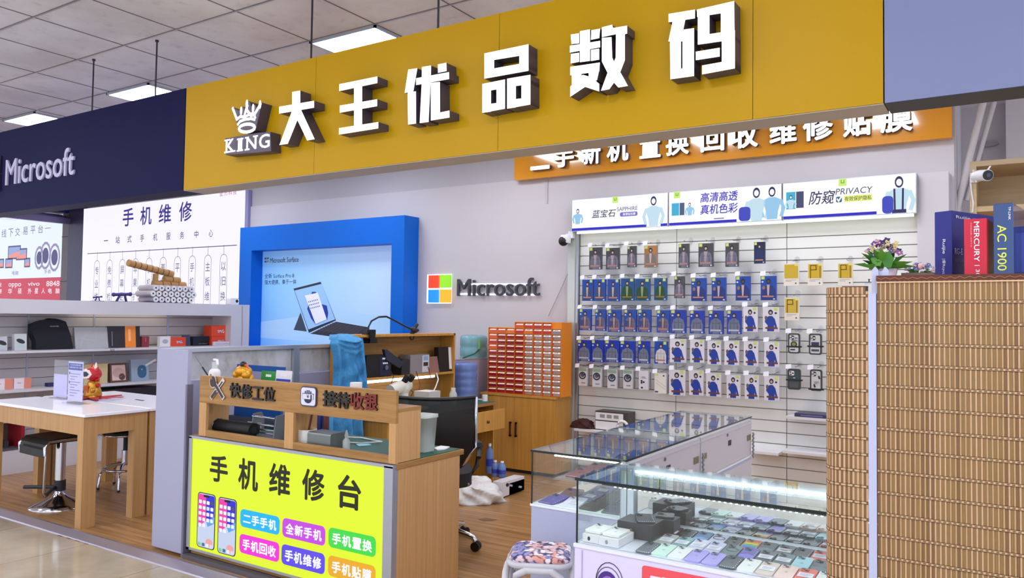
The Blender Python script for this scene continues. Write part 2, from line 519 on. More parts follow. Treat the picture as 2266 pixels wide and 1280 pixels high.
# navy fascia of the next shop
t = thing('navy_fascia', 'dark navy hanging fascia with pale company lettering', 'shop sign', (-9, 3.12, FB))
g = G(); g.box(-16, -4.452, FRONT, 3.2, FB, FT, M((14, 13, 64), 0.5, spec=0.1, name='navy_cladding')); g.build('panel', t)
fr = FY(FRONT-0.012)
LTR = M((196, 192, 222), 0.4, name='pale_letter')
g = G(); a0, a1, b0, b1 = pxbox('y', FRONT, 16, 340, 167, 400)
g.text('Microsoft', fr, a0, a1, P(90, 398, 'y', FRONT).z-0.005, P(90, 343, 'y', FRONT).z+0.01, 0, LTR, 0.012, 0.012); g.build('lettering', t)
g = G(); x1 = P(3, 380, 'y', FRONT).x
for i in (0, 1):
    for j in (0, 1):
        g.fbox(fr, x1-0.29+0.15*i, x1-0.15+0.15*i, 2.46+0.15*j, 2.60+0.15*j, -0.012, 0, M((40, 38, 60), 0.4, name='dark_emblem'))
g.build('emblem', t)
# slate blue fascia on the right
t = thing('slate_fascia', 'plain slate blue hanging fascia to the right of the yellow sign', 'shop sign', (1.2, 3.12, FB))
g = G(); g.box(-0.378, 2.9, FRONT-0.004, 3.2, FB-0.002, FT, M((126, 134, 172), 0.5, name='slate_cladding')); g.build('panel', t)
g = G(); g.box(-0.376, 2.9, FRONT, 3.196, FB-0.004, FB-0.001, M((66, 68, 72), 0.6, name='soffit')); g.build('soffit', t)

# main yellow sign
t = thing('shop_sign', 'long yellow hanging fascia with lit white characters and a crown', 'shop sign', (-2.4, 3.12, FB))
xs = [-4.446, -3.269, -2.039, -0.846, -0.382]
for a, b_ in zip(xs, xs[1:]):
    g = G(); g.box(a+0.0012, b_-0.0012, FRONT, 3.2, FB, FT, YEL); g.build('panel', t)
g = G(); g.box(-4.446, -0.382, FRONT+0.003, 3.197, FB-0.004, FB-0.0005, M((186, 172, 150), 0.45, name='soffit_tan')); g.build('soffit', t)
SIDE = M((84, 76, 92), 0.45, 0.2, name='letter_return')
LY = 2.965
def crop(x, y, s):
    return lambda p: (x+p[0]/s, y+p[1]/s)
CA, CB, CC = crop(480, 160, 3.907), crop(1040, 0, 3.433), crop(880, 120, 7.1125)
def letter(polys, cr, name='channel_letter'):
    """one lit character: dark returns, luminous face"""
    fr = FY(LY)
    e = thing_part(name, t)
    g = G()
    gs = G()
    for pl in polys:
        pts = []
        for q in pl:
            u, v = cr(q)
            p = P(u, v, 'y', LY)
            pts.append((p.x, p.z))
        g.prism(fr, pts, 0, 0.004, LIT, SIDE, False)
        gs.prism(FY(FRONT), pts, 0, FRONT-LY, SIDE, SIDE, False)
    o = gs.build(name, t)
    g.build('lit_face', o)
    return o
def thing_part(name, t):
    return None
letter([[(543, 300), (845, 248), (845, 308), (543, 360)], [(655, 172), (725, 160), (725, 325), (655, 338)], [(655, 333), (740, 318), (618, 620), (545, 631)], [(660, 330), (728, 318), (850, 580), (785, 592)]], CA)
letter([[(1062, 105), (1392, 38), (1392, 95), (1062, 165)], [(1067, 290), (1390, 235), (1390, 295), (1067, 352)], [(1060, 485), (1400, 432), (1400, 487), (1060, 541)], [(1190, 120), (1260, 108), (1260, 460), (1190, 470)]], CA)
letter([[(175, 245), (318, 225), (255, 590), (118, 615)], [(165, 605), (295, 588), (298, 1095), (172, 1112)], [(390, 205), (535, 182), (530, 330), (495, 1070), (355, 1088), (385, 480)],
        [(298, 382), (815, 285), (818, 395), (298, 490)], [(640, 165), (775, 138), (778, 270), (642, 298)], [(528, 455), (672, 440), (675, 920), (822, 890), (825, 1000), (530, 1048)]], CC)
letter([[(113, 408), (448, 338), (448, 415), (113, 470)], [(113, 440), (187, 432), (187, 560), (113, 600)], [(378, 380), (448, 370), (448, 520), (378, 520)], [(113, 535), (448, 475), (448, 540), (113, 600)],
        [(97, 640), (270, 605), (270, 670), (97, 700)], [(97, 680), (163, 672), (163, 850), (97, 860)], [(205, 650), (270, 640), (270, 828), (205, 838)], [(97, 800), (270, 775), (270, 828), (97, 860)],
        [(285, 600), (463, 570), (463, 640), (285, 665)], [(285, 640), (352, 632), (352, 818), (285, 828)], [(394, 620), (463, 610), (463, 796), (394, 808)], [(285, 762), (463, 742), (463, 796), (285, 828)]], CB)
letter([[(838, 240), (915, 225), (915, 465), (838, 475)], [(762, 350), (992, 312), (992, 362), (762, 402)], [(768, 265), (832, 255), (832, 332), (775, 337)], [(925, 232), (992, 220), (985, 292), (922, 305)],
        [(770, 412), (832, 402), (832, 472), (768, 485)], [(922, 380), (985, 372), (985, 455), (922, 466)],
        [(765, 510), (990, 477), (985, 545), (765, 575)], [(775, 560), (850, 550), (850, 640), (778, 650)], [(905, 545), (985, 535), (968, 612), (905, 620)], [(765, 660), (860, 570), (930, 590), (985, 640), (985, 697), (878, 662), (765, 738)],
        [(1005, 210), (1083, 190), (1090, 215), (1197, 197), (1197, 258), (1180, 262), (1180, 460), (1145, 550), (1203, 655), (1130, 667), (1097, 630), (1062, 680), (998, 692), (1048, 555), (1005, 470), (1005, 290), (1078, 284), (1084, 440), (1097, 470), (1110, 440), (1112, 262), (1005, 285)]], CB)
letter([[(1512, 108), (1712, 75), (1712, 142), (1512, 172)], [(1545, 150), (1640, 145), (1605, 318), (1510, 318)], [(1522, 318), (1606, 312), (1606, 592), (1525, 605)], [(1590, 232), (1705, 216), (1705, 310), (1590, 318)], [(1617, 300), (1705, 290), (1705, 580), (1617, 592)], [(1525, 535), (1705, 510), (1705, 580), (1525, 605)],
        [(1728, 75), (2010, 10), (2010, 88), (1728, 132)], [(1908, 60), (2010, 40), (2012, 245), (1908, 262)], [(1733, 130), (1822, 118), (1822, 330), (1733, 342)], [(1733, 275), (2015, 232), (2015, 302), (1733, 342)], [(1915, 290), (2015, 275), (2015, 522), (1915, 540)], [(1766, 500), (2015, 455), (2015, 522), (1766, 568)], [(1718, 395), (1900, 365), (1900, 432), (1718, 460)]], CB)
# crown emblem and KING
def xz(u, v, y=LY):
    p = P(u, v, 'y', y)
    return (p.x, p.z)
sil = [(128, 300), (165, 322), (195, 335), (200, 300), (225, 298), (240, 320), (248, 255), (262, 246), (285, 262), (295, 310), (312, 280), (332, 285), (345, 320), (362, 270), (388, 262), (332, 500), (255, 530), (190, 505)]
g = G(); g.prism(FY(FRONT), [xz(*CA(p)) for p in sil], 0, FRONT-LY-0.002, SIDE); o = g.build('crown_emblem', t)
g = G(); fr = FY(LY)
def ln(pts, w_):
    g.line(fr, [xz(*CA(p)) for p in pts], w_, 0.003, LIT)
ln([(140, 312), (158, 360), (176, 408), (205, 385), (238, 388), (262, 300), (268, 290)], 0.017)
ln([(262, 270), (262, 330), (300, 378), (330, 362), (350, 330), (380, 275)], 0.019)
ln([(238, 388), (275, 372), (318, 352), (335, 395)], 0.015)
ln([(184, 452), (205, 425), (250, 408), (300, 402), (330, 410)], 0.016)
ln([(263+68*math.cos(k*PI/8), 484+34*math.sin(k*PI/8)-6*math.cos(k*PI/8)) for k in range(17)], 0.018)
for p in ((213, 335), (316, 312), (262, 275), (376, 280)):
    a, b_ = xz(*CA(p)); g.disc(fr, a, b_, 0.011, 0.026, 0.003, 0.003, LIT, seg=10)
g.build('lit_lines', o)
back = [(68, 572), (130, 562), (365, 522), (460, 515), (466, 680), (380, 690), (75, 715)]
g = G(); g.prism(FY(FRONT), [xz(*CA(p)) for p in back], 0, FRONT-LY-0.002, SIDE); o = g.build('word_backing', t)
g = G()
for ch, (u0, v0, u1, v1) in zip('KING', ((80, 572, 155, 700), (186, 566, 222, 690), (258, 548, 345, 676), (368, 530, 460, 662))):
    p0, p1 = CA((u0, v0)), CA((u1, v1))
    a0, a1, b0, b1 = pxbox('y', LY, p0[0], p0[1]+1.5, p1[0], p1[1]-1.5)
    g.text(ch, fr, a0, a1, b0, b1, 0.003, LIT, 0.02)
    h = (b1-b0)*0.11
    ser = {'K': [(a0-.012, a0+.04, b0), (a0-.012, a0+.04, b1-h), (a1-.036, a1+.01, b0)], 'I': [((a0+a1)/2-.028, (a0+a1)/2+.028, b0), ((a0+a1)/2-.028, (a0+a1)/2+.028, b1-h)], 'N': [(a0-.012, a0+.022, b1-h), (a0-.012, a0+.03, b0), (a1-.03, a1+.012, b1-h)]}.get(ch, [])
    for s0_, s1_, b_ in ser:
        g.quad(fr, s0_, s1_, b_, b_+h, 0.0035, LIT)
g.build('lit_letters', o)

# ------------------------------------------------------------------ orange sign on the back wall
OY = 6.80
ORG = M((222, 146, 0), 0.12, spec=0.7, coat=0.6, name='orange_acrylic')
t = thing('service_sign', 'orange acrylic wall sign with lit white characters behind the yellow fascia', 'shop sign', (-2.4, OY, 2.95))
g = G(); xl, xr = P(1138, 390, 'y', OY).x, P(2106, 260, 'y', OY).x
zb = P(1600, 354, 'y', OY).z
g.box(xl, xr, OY, 6.9, zb, zb+0.36, ORG); g.build('panel', t)
SIDE2 = M((96, 84, 104), 0.45, 0.2, name='letter_return_thin')
for ch, u0, u1 in (('二', 100, 195), ('手', 213, 315), ('新', 352, 447), ('机', 478, 585), ('置', 640, 745), ('换', 770, 885), ('回', 943, 1060), ('收', 1092, 1228), ('维', 1285, 1420), ('修', 1450, 1600), ('贴', 1650, 1790), ('膜', 1835, 1995)):
    a0, a1 = P(1130+u0/2.2436, 300, 'y', OY-0.05).x, P(1130+u1/2.2436, 300, 'y', OY-0.05).x
    g = G(); g.text(ch, FY(OY-0.05), a0, a1, zb+0.075, zb+0.30, 0, LIT, 0.035, 0.05, SIDE2); g.build('channel_letter', t)

# ------------------------------------------------------------------ light boxes above the slatwall
BXY = 6.72
NAVYT = E((40, 38, 90)); LB = E((150, 200, 236)); LB2 = E((196, 224, 240)); BLU = E((38, 30, 196)); LIME = E((206, 240, 120)); TEAL = E((58, 176, 214))
edges = [P(1264.5, 480, 'y', BXY).x, P(1479, 460, 'y', BXY).x, P(1731, 445, 'y', BXY).x, P(2029, 425, 'y', BXY).x]
z0, z1 = P(1650, 492, 'y', BXY).z, P(1650, 412, 'y', BXY).z
def figure(g, fr, a, b, h, torso, head=NAVYT):
    """plain clothed-torso stand-in printed on the film"""
    g.prism(fr, [(a-.15*h, b), (a-.17*h, b+.22*h), (a-.23*h, b+.44*h), (a-.25*h, b+.57*h), (a-.09*h, b+.65*h), (a+.09*h, b+.65*h), (a+.25*h, b+.57*h), (a+.23*h, b+.44*h), (a+.17*h, b+.22*h), (a+.15*h, b)], 0.004, 0.004, torso)
    for s_ in (-1, 1):
        g.line(fr, [(a+s_*.25*h, b+.54*h), (a+s_*.33*h, b+.32*h), (a+s_*.27*h, b+.10*h)], .10*h, 0.0036, torso)
    g.disc(fr, a, b+.81*h, .10*h, .15*h, 0.0044, 0.0044, head)
    g.disc(fr, a, b+.80*h, .066*h, .09*h, 0.0048, 0.0048, LITSOFT)
for i in range(3):
    a0, a1 = edges[i]+0.003, edges[i+1]-0.003
    t = thing('light_box_sign', ['lit white advertising box reading SAPPHIRE, at the left of the row', 'lit white advertising box with two lines of violet characters, middle of the row', 'lit white advertising box reading PRIVACY, at the right of the row'][i], 'light box', ((a0+a1)/2, BXY, z0), 'light boxes above the slatwall')
    g = G(); g.box(a0, a1, BXY, 6.87, z0, z1, ALU); g.build('housing', t)
    g = G(); fr = FY(BXY-0.001)
    g.quad(fr, a0+.006, a1-.006, z0+.006, z1-.006, 0, FILM((252, 252, 255), 1.05, 'lit_film_white'))
    W_ = a1-a0; H_ = z1-z0
    bx = lambda s_: a0+W_*s_
    bz = lambda s_: z0+H_*s_
    g.quad(fr, a0+.006, bx([.79, .62, .72][i]), z0+.006, bz(.095), 0.002, BLU)
    if i == 0: g.quad(fr, bx(.93), a1-.006, z0+.006, bz(.095), 0.002, BLU)
    lu = [.44, .05, .44][i]
    g.quad(fr, bx(lu), bx(lu+.06), bz(.80), bz(.99), 0.002, LIME)
    g.line(fr, [(bx(lu+.02), bz(.95)), (bx(lu+.02), bz(.88)), (bx(lu+.04), bz(.88)), (bx(lu+.04), bz(.95))], 0.007, 0.003, E((120, 170, 90)))
    if i == 0:
        figure(g, fr, bx(.07), bz(.22), H_*.5, LB)
        g.text('蓝宝石', fr, bx(.23), bx(.475), bz(.38), bz(.62), 0.003, NAVYT, 0.012, 0, None, 0.2)
        g.text('SAPPHIRE', fr, bx(.49), bx(.70), bz(.54), bz(.66), 0.003, E((90, 88, 130)), 0.01)
        g.rrect(fr, bx(.52), bx(.70), bz(.37), bz(.50), .015, 0.002, 0.002, E((120, 110, 200)))
        g.text('高清钻石膜', fr, bx(.55), bx(.68), bz(.40), bz(.475), 0.003, LITSOFT, 0.02)
        figure(g, fr, bx(.86), bz(.03), H_*.92, LB2)
    elif i == 1:
        g.quad(fr, bx(.03), bx(.10), bz(.30), bz(.66), 0.002, TEAL); g.quad(fr, bx(.105), bx(.15), bz(.30), bz(.66), 0.002, E((70, 92, 130)))
        figure(g, fr, bx(.20), bz(.28), H_*.38, LB)
        g.text('高清高透', fr, bx(.30), bx(.63), bz(.62), bz(.90), 0.003, E((60, 50, 190)), 0.02, 0, None, 0.12)
        g.text('真机色彩', fr, bx(.30), bx(.63), bz(.28), bz(.56), 0.003, E((60, 50, 190)), 0.02, 0, None, 0.12)
        g.quad(fr, bx(.42), bx(.51), bz(.13), bz(.16), 0.002, E((120, 120, 140)))
        figure(g, fr, bx(.79), bz(.01), H_*.96, LB2); figure(g, fr, bx(.92), bz(.04), H_*.92, LB)
        g.rrect(fr, bx(.64), bx(.74), bz(.03), bz(.42), .03, 0.006, 0.006, E((60, 70, 190)))
    else:
        g.quad(fr, bx(.03), bx(.105), bz(.28), bz(.74), 0.002, TEAL); g.quad(fr, bx(.11), bx(.17), bz(.30), bz(.74), 0.002, E((64, 72, 110)))
        figure(g, fr, bx(.068), bz(.29), H_*.38, LB2)
        g.text('防窥', fr, bx(.22), bx(.41), bz(.36), bz(.72), 0.003, NAVYT, 0.012, 0, None, 0.2)
        g.text('PRIVACY', fr, bx(.42), bx(.69), bz(.58), bz(.74), 0.003, E((80, 80, 110)), 0.006, 0, None, 0.15)
        g.rrect(fr, bx(.42), bx(.465), bz(.38), bz(.53), .012, 0.002, 0.002, E((24, 96, 130)))
        g.line(fr, [(bx(.43), bz(.47)), (bx(.44), bz(.41)), (bx(.462), bz(.53))], 0.012, 0.004, LITSOFT)
        g.quad(fr, bx(.48), bx(.69), bz(.38), bz(.54), 0.002, E((236, 244, 130)))
        g.text('有效保护隐私', fr, bx(.485), bx(.685), bz(.40), bz(.52), 0.003, E((90, 100, 60)), 0.015, 0, None, 0.1)
        figure(g, fr, bx(.88), bz(.01), H_*.97, LB2)
        for s_ in (-.03, .025):
            g.line(fr, [(bx(.88+s_*1.1), bz(.62)), (bx(.88+s_), bz(.10))], 0.014, 0.0055, NAVYT)
        g.quad(fr, bx(.83), bx(.93), bz(.02), bz(.11), 0.0056, NAVYT)
        g.rrect(fr, bx(.76), bx(.84), bz(.02), bz(.46), .03, 0.006, 0.006, E((60, 70, 190)))
    g.build('lit_film', t)

# ------------------------------------------------------------------ slatwall
SLY = 6.835
PITCH = 0.0974
SLAT = M((238, 239, 235), 0.4, name='slat_laminate')
sx = [-3.59, P(1497, 640, 'y', SLY).x, P(1741, 640, 'y', SLY).x, -0.62]
for i in range(3):
    g = G()
    g.box(sx[i]+0.002, sx[i+1]-0.002, SLY+0.012, 6.885, 0.08, 2.40, M((150, 150, 146), 0.6, name='slat_groove'))
    zz = 2.215
    g.box(sx[i]+0.003, sx[i+1]-0.003, SLY, SLY+0.012, zz+0.004, 2.40, SLAT)
    while zz > 0.12:
        g.box(sx[i]+0.003, sx[i+1]-0.003, SLY, SLY+0.012, zz-PITCH+0.004, zz-0.004, SLAT)
        zz -= PITCH
    solo(g, 'slatwall_panel', ['pale slotted wall panel next to the orange drawers', 'pale slotted wall panel in the middle of the package display', 'pale slotted wall panel beside the bamboo blind'][i], 'slatwall', 'slatwall panels')
g = G(); g.box(-3.70, -3.62, 6.79, 6.869, 0, 2.36, M((206, 212, 206), 0.3, 0.3, name='display_upright')); g.box(-3.62, -3.592, 6.80, 6.884, 0, 2.36, ALU)
solo(g, 'display_upright', 'silver white upright post at the left edge of the slatwall', 'post')
g = G(); g.box(-3.58, -0.64, 6.745, 6.775, z0-0.02, z0-0.004, M((246, 255, 240), 0.5, emit=1.7, name='tube_glow'))
solo(g, 'strip_light', 'long strip light under the advertising boxes', 'strip light')

# ------------------------------------------------------------------ neighbour shop's signs on the left
SY = 6.84
t = thing('lit_wall_sign', 'big lit white wall sign with violet characters and ten hanging word tags', 'light box', (-10.7, SY, 1.6))
x0, x1 = P(182, 570, 'y', SY).x, P(542, 470, 'y', SY).x
zt, zbm = 3.165, 1.55
g = G(); g.box(x0, x1+0.06, SY+0.002, 6.9, zbm, zt, M((150, 146, 190), 0.4, name='violet_housing')); g.build('housing', t)
fr = FY(SY)
g = G(); g.quad(fr, x0, x1, zbm, zt, 0, FILM((243, 240, 255), 1.05, 'lit_film_cool'))
VIO = E((64, 52, 140)); GRY = E((92, 86, 120))
for ch, (u0, v0, u1, v1) in zip('手机维修', ((272, 461, 296, 501), (311, 457, 336, 498), (352, 452, 379, 494), (397, 446, 425, 490))):
    a0, a1, b0, b1 = pxbox('y', SY, u0, v0, u1, v1); g.text(ch, fr, a0, a1, b0, b1, 0.003, VIO, 0.02)
for ch, u in zip('一站式手机服务中心', (235, 261, 287, 315, 344, 373, 403, 435, 467)):
    v = 533-(u-235)*0.071
    a0, a1, b0, b1 = pxbox('y', SY, u-4.5, v-(1 if ch == '一' else 8), u+4.5, v+(1 if ch == '一' else 8)); g.text(ch, fr, a0, a1, b0, b1, 0.003, E((70, 62, 120)), 0.01)
for ch, u in zip('亚杰科技', (490, 500, 510, 520)):
    a0, a1, b0, b1 = pxbox('y', SY, u-4, 428-(u-490)*.1-5, u+4, 428-(u-490)*.1+6); g.text(ch, fr, a0, a1, b0, b1, 0.003, E((170, 90, 120)), 0.0)
g.line(fr, [xz(194, 562, SY), xz(524, 543, SY)], 0.012, 0.003, GRY)
cols = ['专业维修', '免费检测', '屏幕更换', '苹果扩容', '手机解锁', '更换电池', '平板维修', '手机回收', '主板维修', '以旧换新']
us = (215, 243, 271, 300, 330, 361, 393, 425.5, 460, 495)
for s_, u in zip(cols, us):
    x = P(u, 590, 'y', SY).x
    z_ = P(u, 577-(u-215)*.05, 'y', SY).z
    g.line(fr, [(x, z_), (x, xz(u, 560-(u-194)*.0575, SY)[1])], 0.007, 0.003, GRY)
    r_ = 0.075
    g.line(fr, [(x-r_, zbm+.03), (x-r_, z_-r_)]+[(x-r_*math.cos(k*PI/6), z_-r_+r_*math.sin(k*PI/6)) for k in range(1, 7)]+[(x+r_, zbm+.03)], 0.007, 0.003, GRY)
    for k, ch in enumerate(s_):
        b1 = z_-0.10-k*0.205
        if b1-0.12 > zbm: g.text(ch, fr, x-.05, x+.05, b1-.125, b1, 0.003, E((84, 78, 112)), 0.0)
g.build('lit_film', t)
# second lit sign deeper in the neighbour shop
SY2 = 7.95
t = thing('lit_wall_sign', 'lit trade-in sign with computers, watches and a red brand band', 'light box', (-16, SY2, 1.6))
fr = FY(SY2)
x0, x1 = P(-60, 600, 'y', SY2).x, P(135, 600, 'y', SY2).x
zt, zr, zb2 = P(60, 472, 'y', SY2).z, P(60, 616, 'y', SY2).z, 1.5
g = G(); g.box(x0, x1+0.05, SY2+0.002, SY2+0.12, zb2, zt, DARK); g.build('housing', t)
g = G(); g.quad(fr, x0, x1, zr, zt, 0, FILM((230, 240, 255), 1.0, 'lit_film_pale')); g.quad(fr, x0, x1, zb2, zr, 0, E((214, 66, 92), 0.9))
for ch, u in zip('线下交易平台', (9, 24, 39, 56, 73, 90)):
    a0, a1, b0, b1 = pxbox('y', SY2, u-5, 517-(u-9)*.12-9, u+5.5, 517-(u-9)*.12+9); g.text(ch, fr, a0, a1, b0, b1, 0.003, E((96, 90, 130)), 0.0)
g.line(fr, [xz(100, 506, SY2), xz(112, 504.5, SY2)], .012, .003, E((96, 90, 130)))
for s_, u0, v0, u1, v1 in (('oppo', 19, 627, 47, 638), ('vivo', 62, 624, 88, 633), ('8848', 103, 622, 132, 634), ('米', -3, 626, 4, 636), ('华', 18, 639, 27, 651), ('硕', 40, 639, 48, 651), ('外', 62, 638, 70, 651), ('星', 77, 638, 85, 650), ('人', 92, 638, 100, 650), ('电', 107, 638, 115, 650), ('脑', 123, 638, 132, 650), ('想', -3, 640, 4, 650)):
    a0, a1, b0, b1 = pxbox('y', SY2, u0, v0, u1, v1); g.text(s_, fr, a0, a1, b0, b1, 0.003, E((255, 236, 246), 1.0), 0.015)
for s_, u0, u1, v in (('电脑', 27, 41, 604), ('手表', 98, 113, 601)):
    a0, a1, b0, b1 = pxbox('y', SY2, u0, v-4, u1, v+5); g.text(s_, fr, a0, a1, b0, b1, 0.003, E((100, 96, 130)), 0.0)
for u0, v0, u1, v1 in ((18, 544, 46, 574), (36, 550, 60, 576), (-6, 573, 9, 594), (12, 572, 28, 594), (54, 571, 67, 592)):
    a0, a1, b0, b1 = pxbox('y', SY2, u0, v0, u1, v1); g.quad(fr, a0, a1, b0, b1, .003, E((80, 76, 120)))
    g.quad(fr, a0+.03, a1-.03, b0+.03, b1-.03, .004, E((150, 166, 216))); g.prism(fr, [(a0+.03, b0+.03), (a1-.03, b0+.03), (a1-.03, b0+(b1-b0)*.6), (a0+.03, b0+(b1-b0)*.3)], .005, .005, E((236, 150, 140)))
for u, v, r_ in ((87, 571, .10), (101, 566, .12), (121, 570, .12)):
    a, b_ = xz(u, v, SY2)
    g.line(fr, [(a+r_*1.5*math.cos(k*PI/7), b_+r_*2.1*math.sin(k*PI/7)) for k in range(15)], .05, .003, E((150, 140, 180)))
    g.disc(fr, a, b_, r_, r_*1.3, .004, .004, E((84, 78, 128)))
g.build('lit_film', t)
# roller-door rail under the navy fascia
t = thing('door_rail', 'violet metal roller door rail under the navy fascia', 'rail', (-13.2, 5.5, 2.9))
g = G(); BR = M((112, 104, 150), 0.35, 0.4, name='rail_metal')
for k in range(4):
    g.box(-13.45+0.12*k, -13.36+0.12*k, 3.3, 6.9, 3.03-0.03*k, 3.12-0.03*k, BR)
g.build('rail', t)
g = G(); g.box(-13.5, -13.1, 3.3, 6.9, 3.14, 3.34, M((36, 40, 150), 0.4, name='blue_glow_paint')); g.build('glow_box', t)  # blue ceiling glow put in as a blue painted box

# ------------------------------------------------------------------ blue framed poster and wall logo
BLUE = M((0, 106, 214), 0.45, spec=.25, name='blue_frame_paint')
BFY = 6.62
t = thing('poster_frame', 'deep bright blue wall frame around a laptop poster', 'poster', (-7.2, BFY, 0.6))
a0, a1 = P(532, 505, 'y', BFY).x, P(895.5, 478, 'y', BFY).x
zt = P(700, 491.5, 'y', BFY).z
i0, i1, iz = P(555.5, 600, 'y', BFY).x, P(865.5, 600, 'y', BFY).x, P(700, 547.5, 'y', BFY).z
g = G()
for q in ((a0, i0, 0.3, zt), (i1, a1, 0.3, zt), (i0, i1, iz, zt), (i0, i1, 0.3, 1.06)):
    g.box(q[0], q[1], BFY, 6.868, q[2], q[3], BLUE)
g.build('frame', t)
PY = 6.80
fr = FY(PY)
m, nt, b = nodes_mat('poster_print', 0.45)
sx_ = nt.nodes.new('ShaderNodeSeparateXYZ')
nt.links.new(coords(nt, (1, 1, 1)), sx_.inputs[0])
mr = nt.nodes.new('ShaderNodeMapRange'); mr.inputs[1].default_value = i0; mr.inputs[2].default_value = i1
mr.inputs[1].default_value = -1.2; mr.inputs[2].default_value = 1.3
nt.links.new(sx_.outputs[0], mr.inputs[0])
pc = ramp(nt, mr.outputs[0], [(0, (120, 186, 240)), (0.5, (160, 206, 250)), (1, (186, 214, 250))])
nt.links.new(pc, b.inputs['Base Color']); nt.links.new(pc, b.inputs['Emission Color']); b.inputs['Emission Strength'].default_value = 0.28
POST = m
g = G(); g.quad(fr, i0-.02, i1+.02, 1.04, iz+.02, 0, POST)
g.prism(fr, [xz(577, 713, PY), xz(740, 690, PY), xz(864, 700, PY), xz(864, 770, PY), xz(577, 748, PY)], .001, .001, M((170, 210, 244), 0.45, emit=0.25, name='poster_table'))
NB = M((36, 44, 80), 0.45, name='poster_ink')
for (u, v), c in zip(((587.8, 572.5), (593, 572), (587.8, 579.5), (593, 579)), ((150, 70, 50), (90, 130, 90), (50, 100, 170), (210, 160, 60))):
    a, b_ = xz(u, v, PY); g.quad(fr, a-.018, a+.018, b_-.012, b_+.012, .002, M(c, .5, name='poster_logo'))
for s_, u0, v0, u1, v1, bo in (('Microsoft Surface', 598, 570, 661, 581, .006), ('全新 Surface Pro 8', 586, 605, 651, 616, 0), ('强大便携，集于一体', 586, 619, 656, 630, 0)):
    a0_, a1_, b0, b1 = pxbox('y', PY, u0, v0, u1, v1); g.text(s_, fr, a0_, a1_, b0, b1, .002, NB, bo)
ppx = lambda *pts: [xz(500+p[0]/4.266, 440+p[1]/4.266, PY) for p in pts]
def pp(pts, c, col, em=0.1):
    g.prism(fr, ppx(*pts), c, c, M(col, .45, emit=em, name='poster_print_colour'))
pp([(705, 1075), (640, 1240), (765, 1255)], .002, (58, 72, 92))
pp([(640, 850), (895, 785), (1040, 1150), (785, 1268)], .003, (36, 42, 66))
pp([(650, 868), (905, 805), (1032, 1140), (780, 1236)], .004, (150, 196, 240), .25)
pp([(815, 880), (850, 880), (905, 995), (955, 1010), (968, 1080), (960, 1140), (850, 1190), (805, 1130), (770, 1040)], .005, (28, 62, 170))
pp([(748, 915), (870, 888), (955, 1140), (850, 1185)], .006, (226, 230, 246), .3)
for r_ in range(3):
    for c_ in range(6):
        u, v = 780+r_*10+c_*16, 970+r_*30-c_*4
        pp([(u, v), (u+9, v-2), (u+12, v+10), (u+3, v+12)], .007, (110, 120, 170))
pp([(1040, 1162), (1350, 1215), (1330, 1300), (1200, 1330), (795, 1275)], .002, (50, 52, 64))
for k in range(7):
    f_ = k/7
    g.line(fr, ppx((1000-150*f_, 1172+75*f_), (1290-60*f_, 1220+80*f_)), .006, .004, M((92, 92, 104), .5, name='poster_key_line'))
for k in range(9):
    f_ = k/8
    g.line(fr, ppx((1040+270*f_, 1168+46*f_), (880+300*f_, 1260+46*f_)), .005, .004, M((92, 92, 104), .5, name='poster_key_line'))
g.build('poster_print', t)

t = thing('wall_logo', 'backlit four colour square logo with dark company lettering on the white wall', 'wall sign', (-4.8, 6.84, 1.75))
fr = FY(6.83)
for (u0, v0, u1, v1), c in zip(((948, 609.5, 970, 638), (973, 608.5, 996, 637), (947.5, 641.5, 969.5, 670), (973, 641, 995.5, 670)), ((238, 66, 30), (140, 212, 36), (30, 140, 255), (240, 172, 36))):
    a0, a1, b0, b1 = pxbox('y', 6.83, u0, v0, u1, v1)
    g = G(); g.fbox(fr, a0, a1, b0, b1, -.025, 0, M(c, 0.4, emit=0.55, name='logo_square')); g.build('logo_square', t)
a0, a1, b0, b1 = pxbox('y', 6.83, 1011, 618, 1193, 656)
g = G(); g.text('Microsoft', fr, a0, a1, P(1100, 655.5, 'y', 6.83).z, P(1100, 616, 'y', 6.83).z, 0, M((62, 62, 70), .4, name='logo_ink'), 0.005, 0.025); g.build('lettering', t)
GLO = M((235, 240, 255), 0.5, emit=1.3, name='halo_led')
for dz_ in (-.06, .047):
    g = G(); q0, q1 = xz(1014, 639, 6.865), xz(1190, 640, 6.865)
    g.add([(q0[0], 6.86, q0[1]+dz_-.008), (q1[0], 6.86, q1[1]+dz_-.008), (q1[0], 6.86, q1[1]+dz_+.008), (q0[0], 6.86, q0[1]+dz_+.008)], [(0, 1, 2, 3)], GLO); g.build('backlight', t)
g = G()
a0, a1, b0, b1 = pxbox('y', 6.865, 947, 610, 997, 670)
g.fbox(FY(6.866), a0-.012, a1+.012, b0-.01, b1+.01, 0, .004, GLO)
g.build('backlight', t)

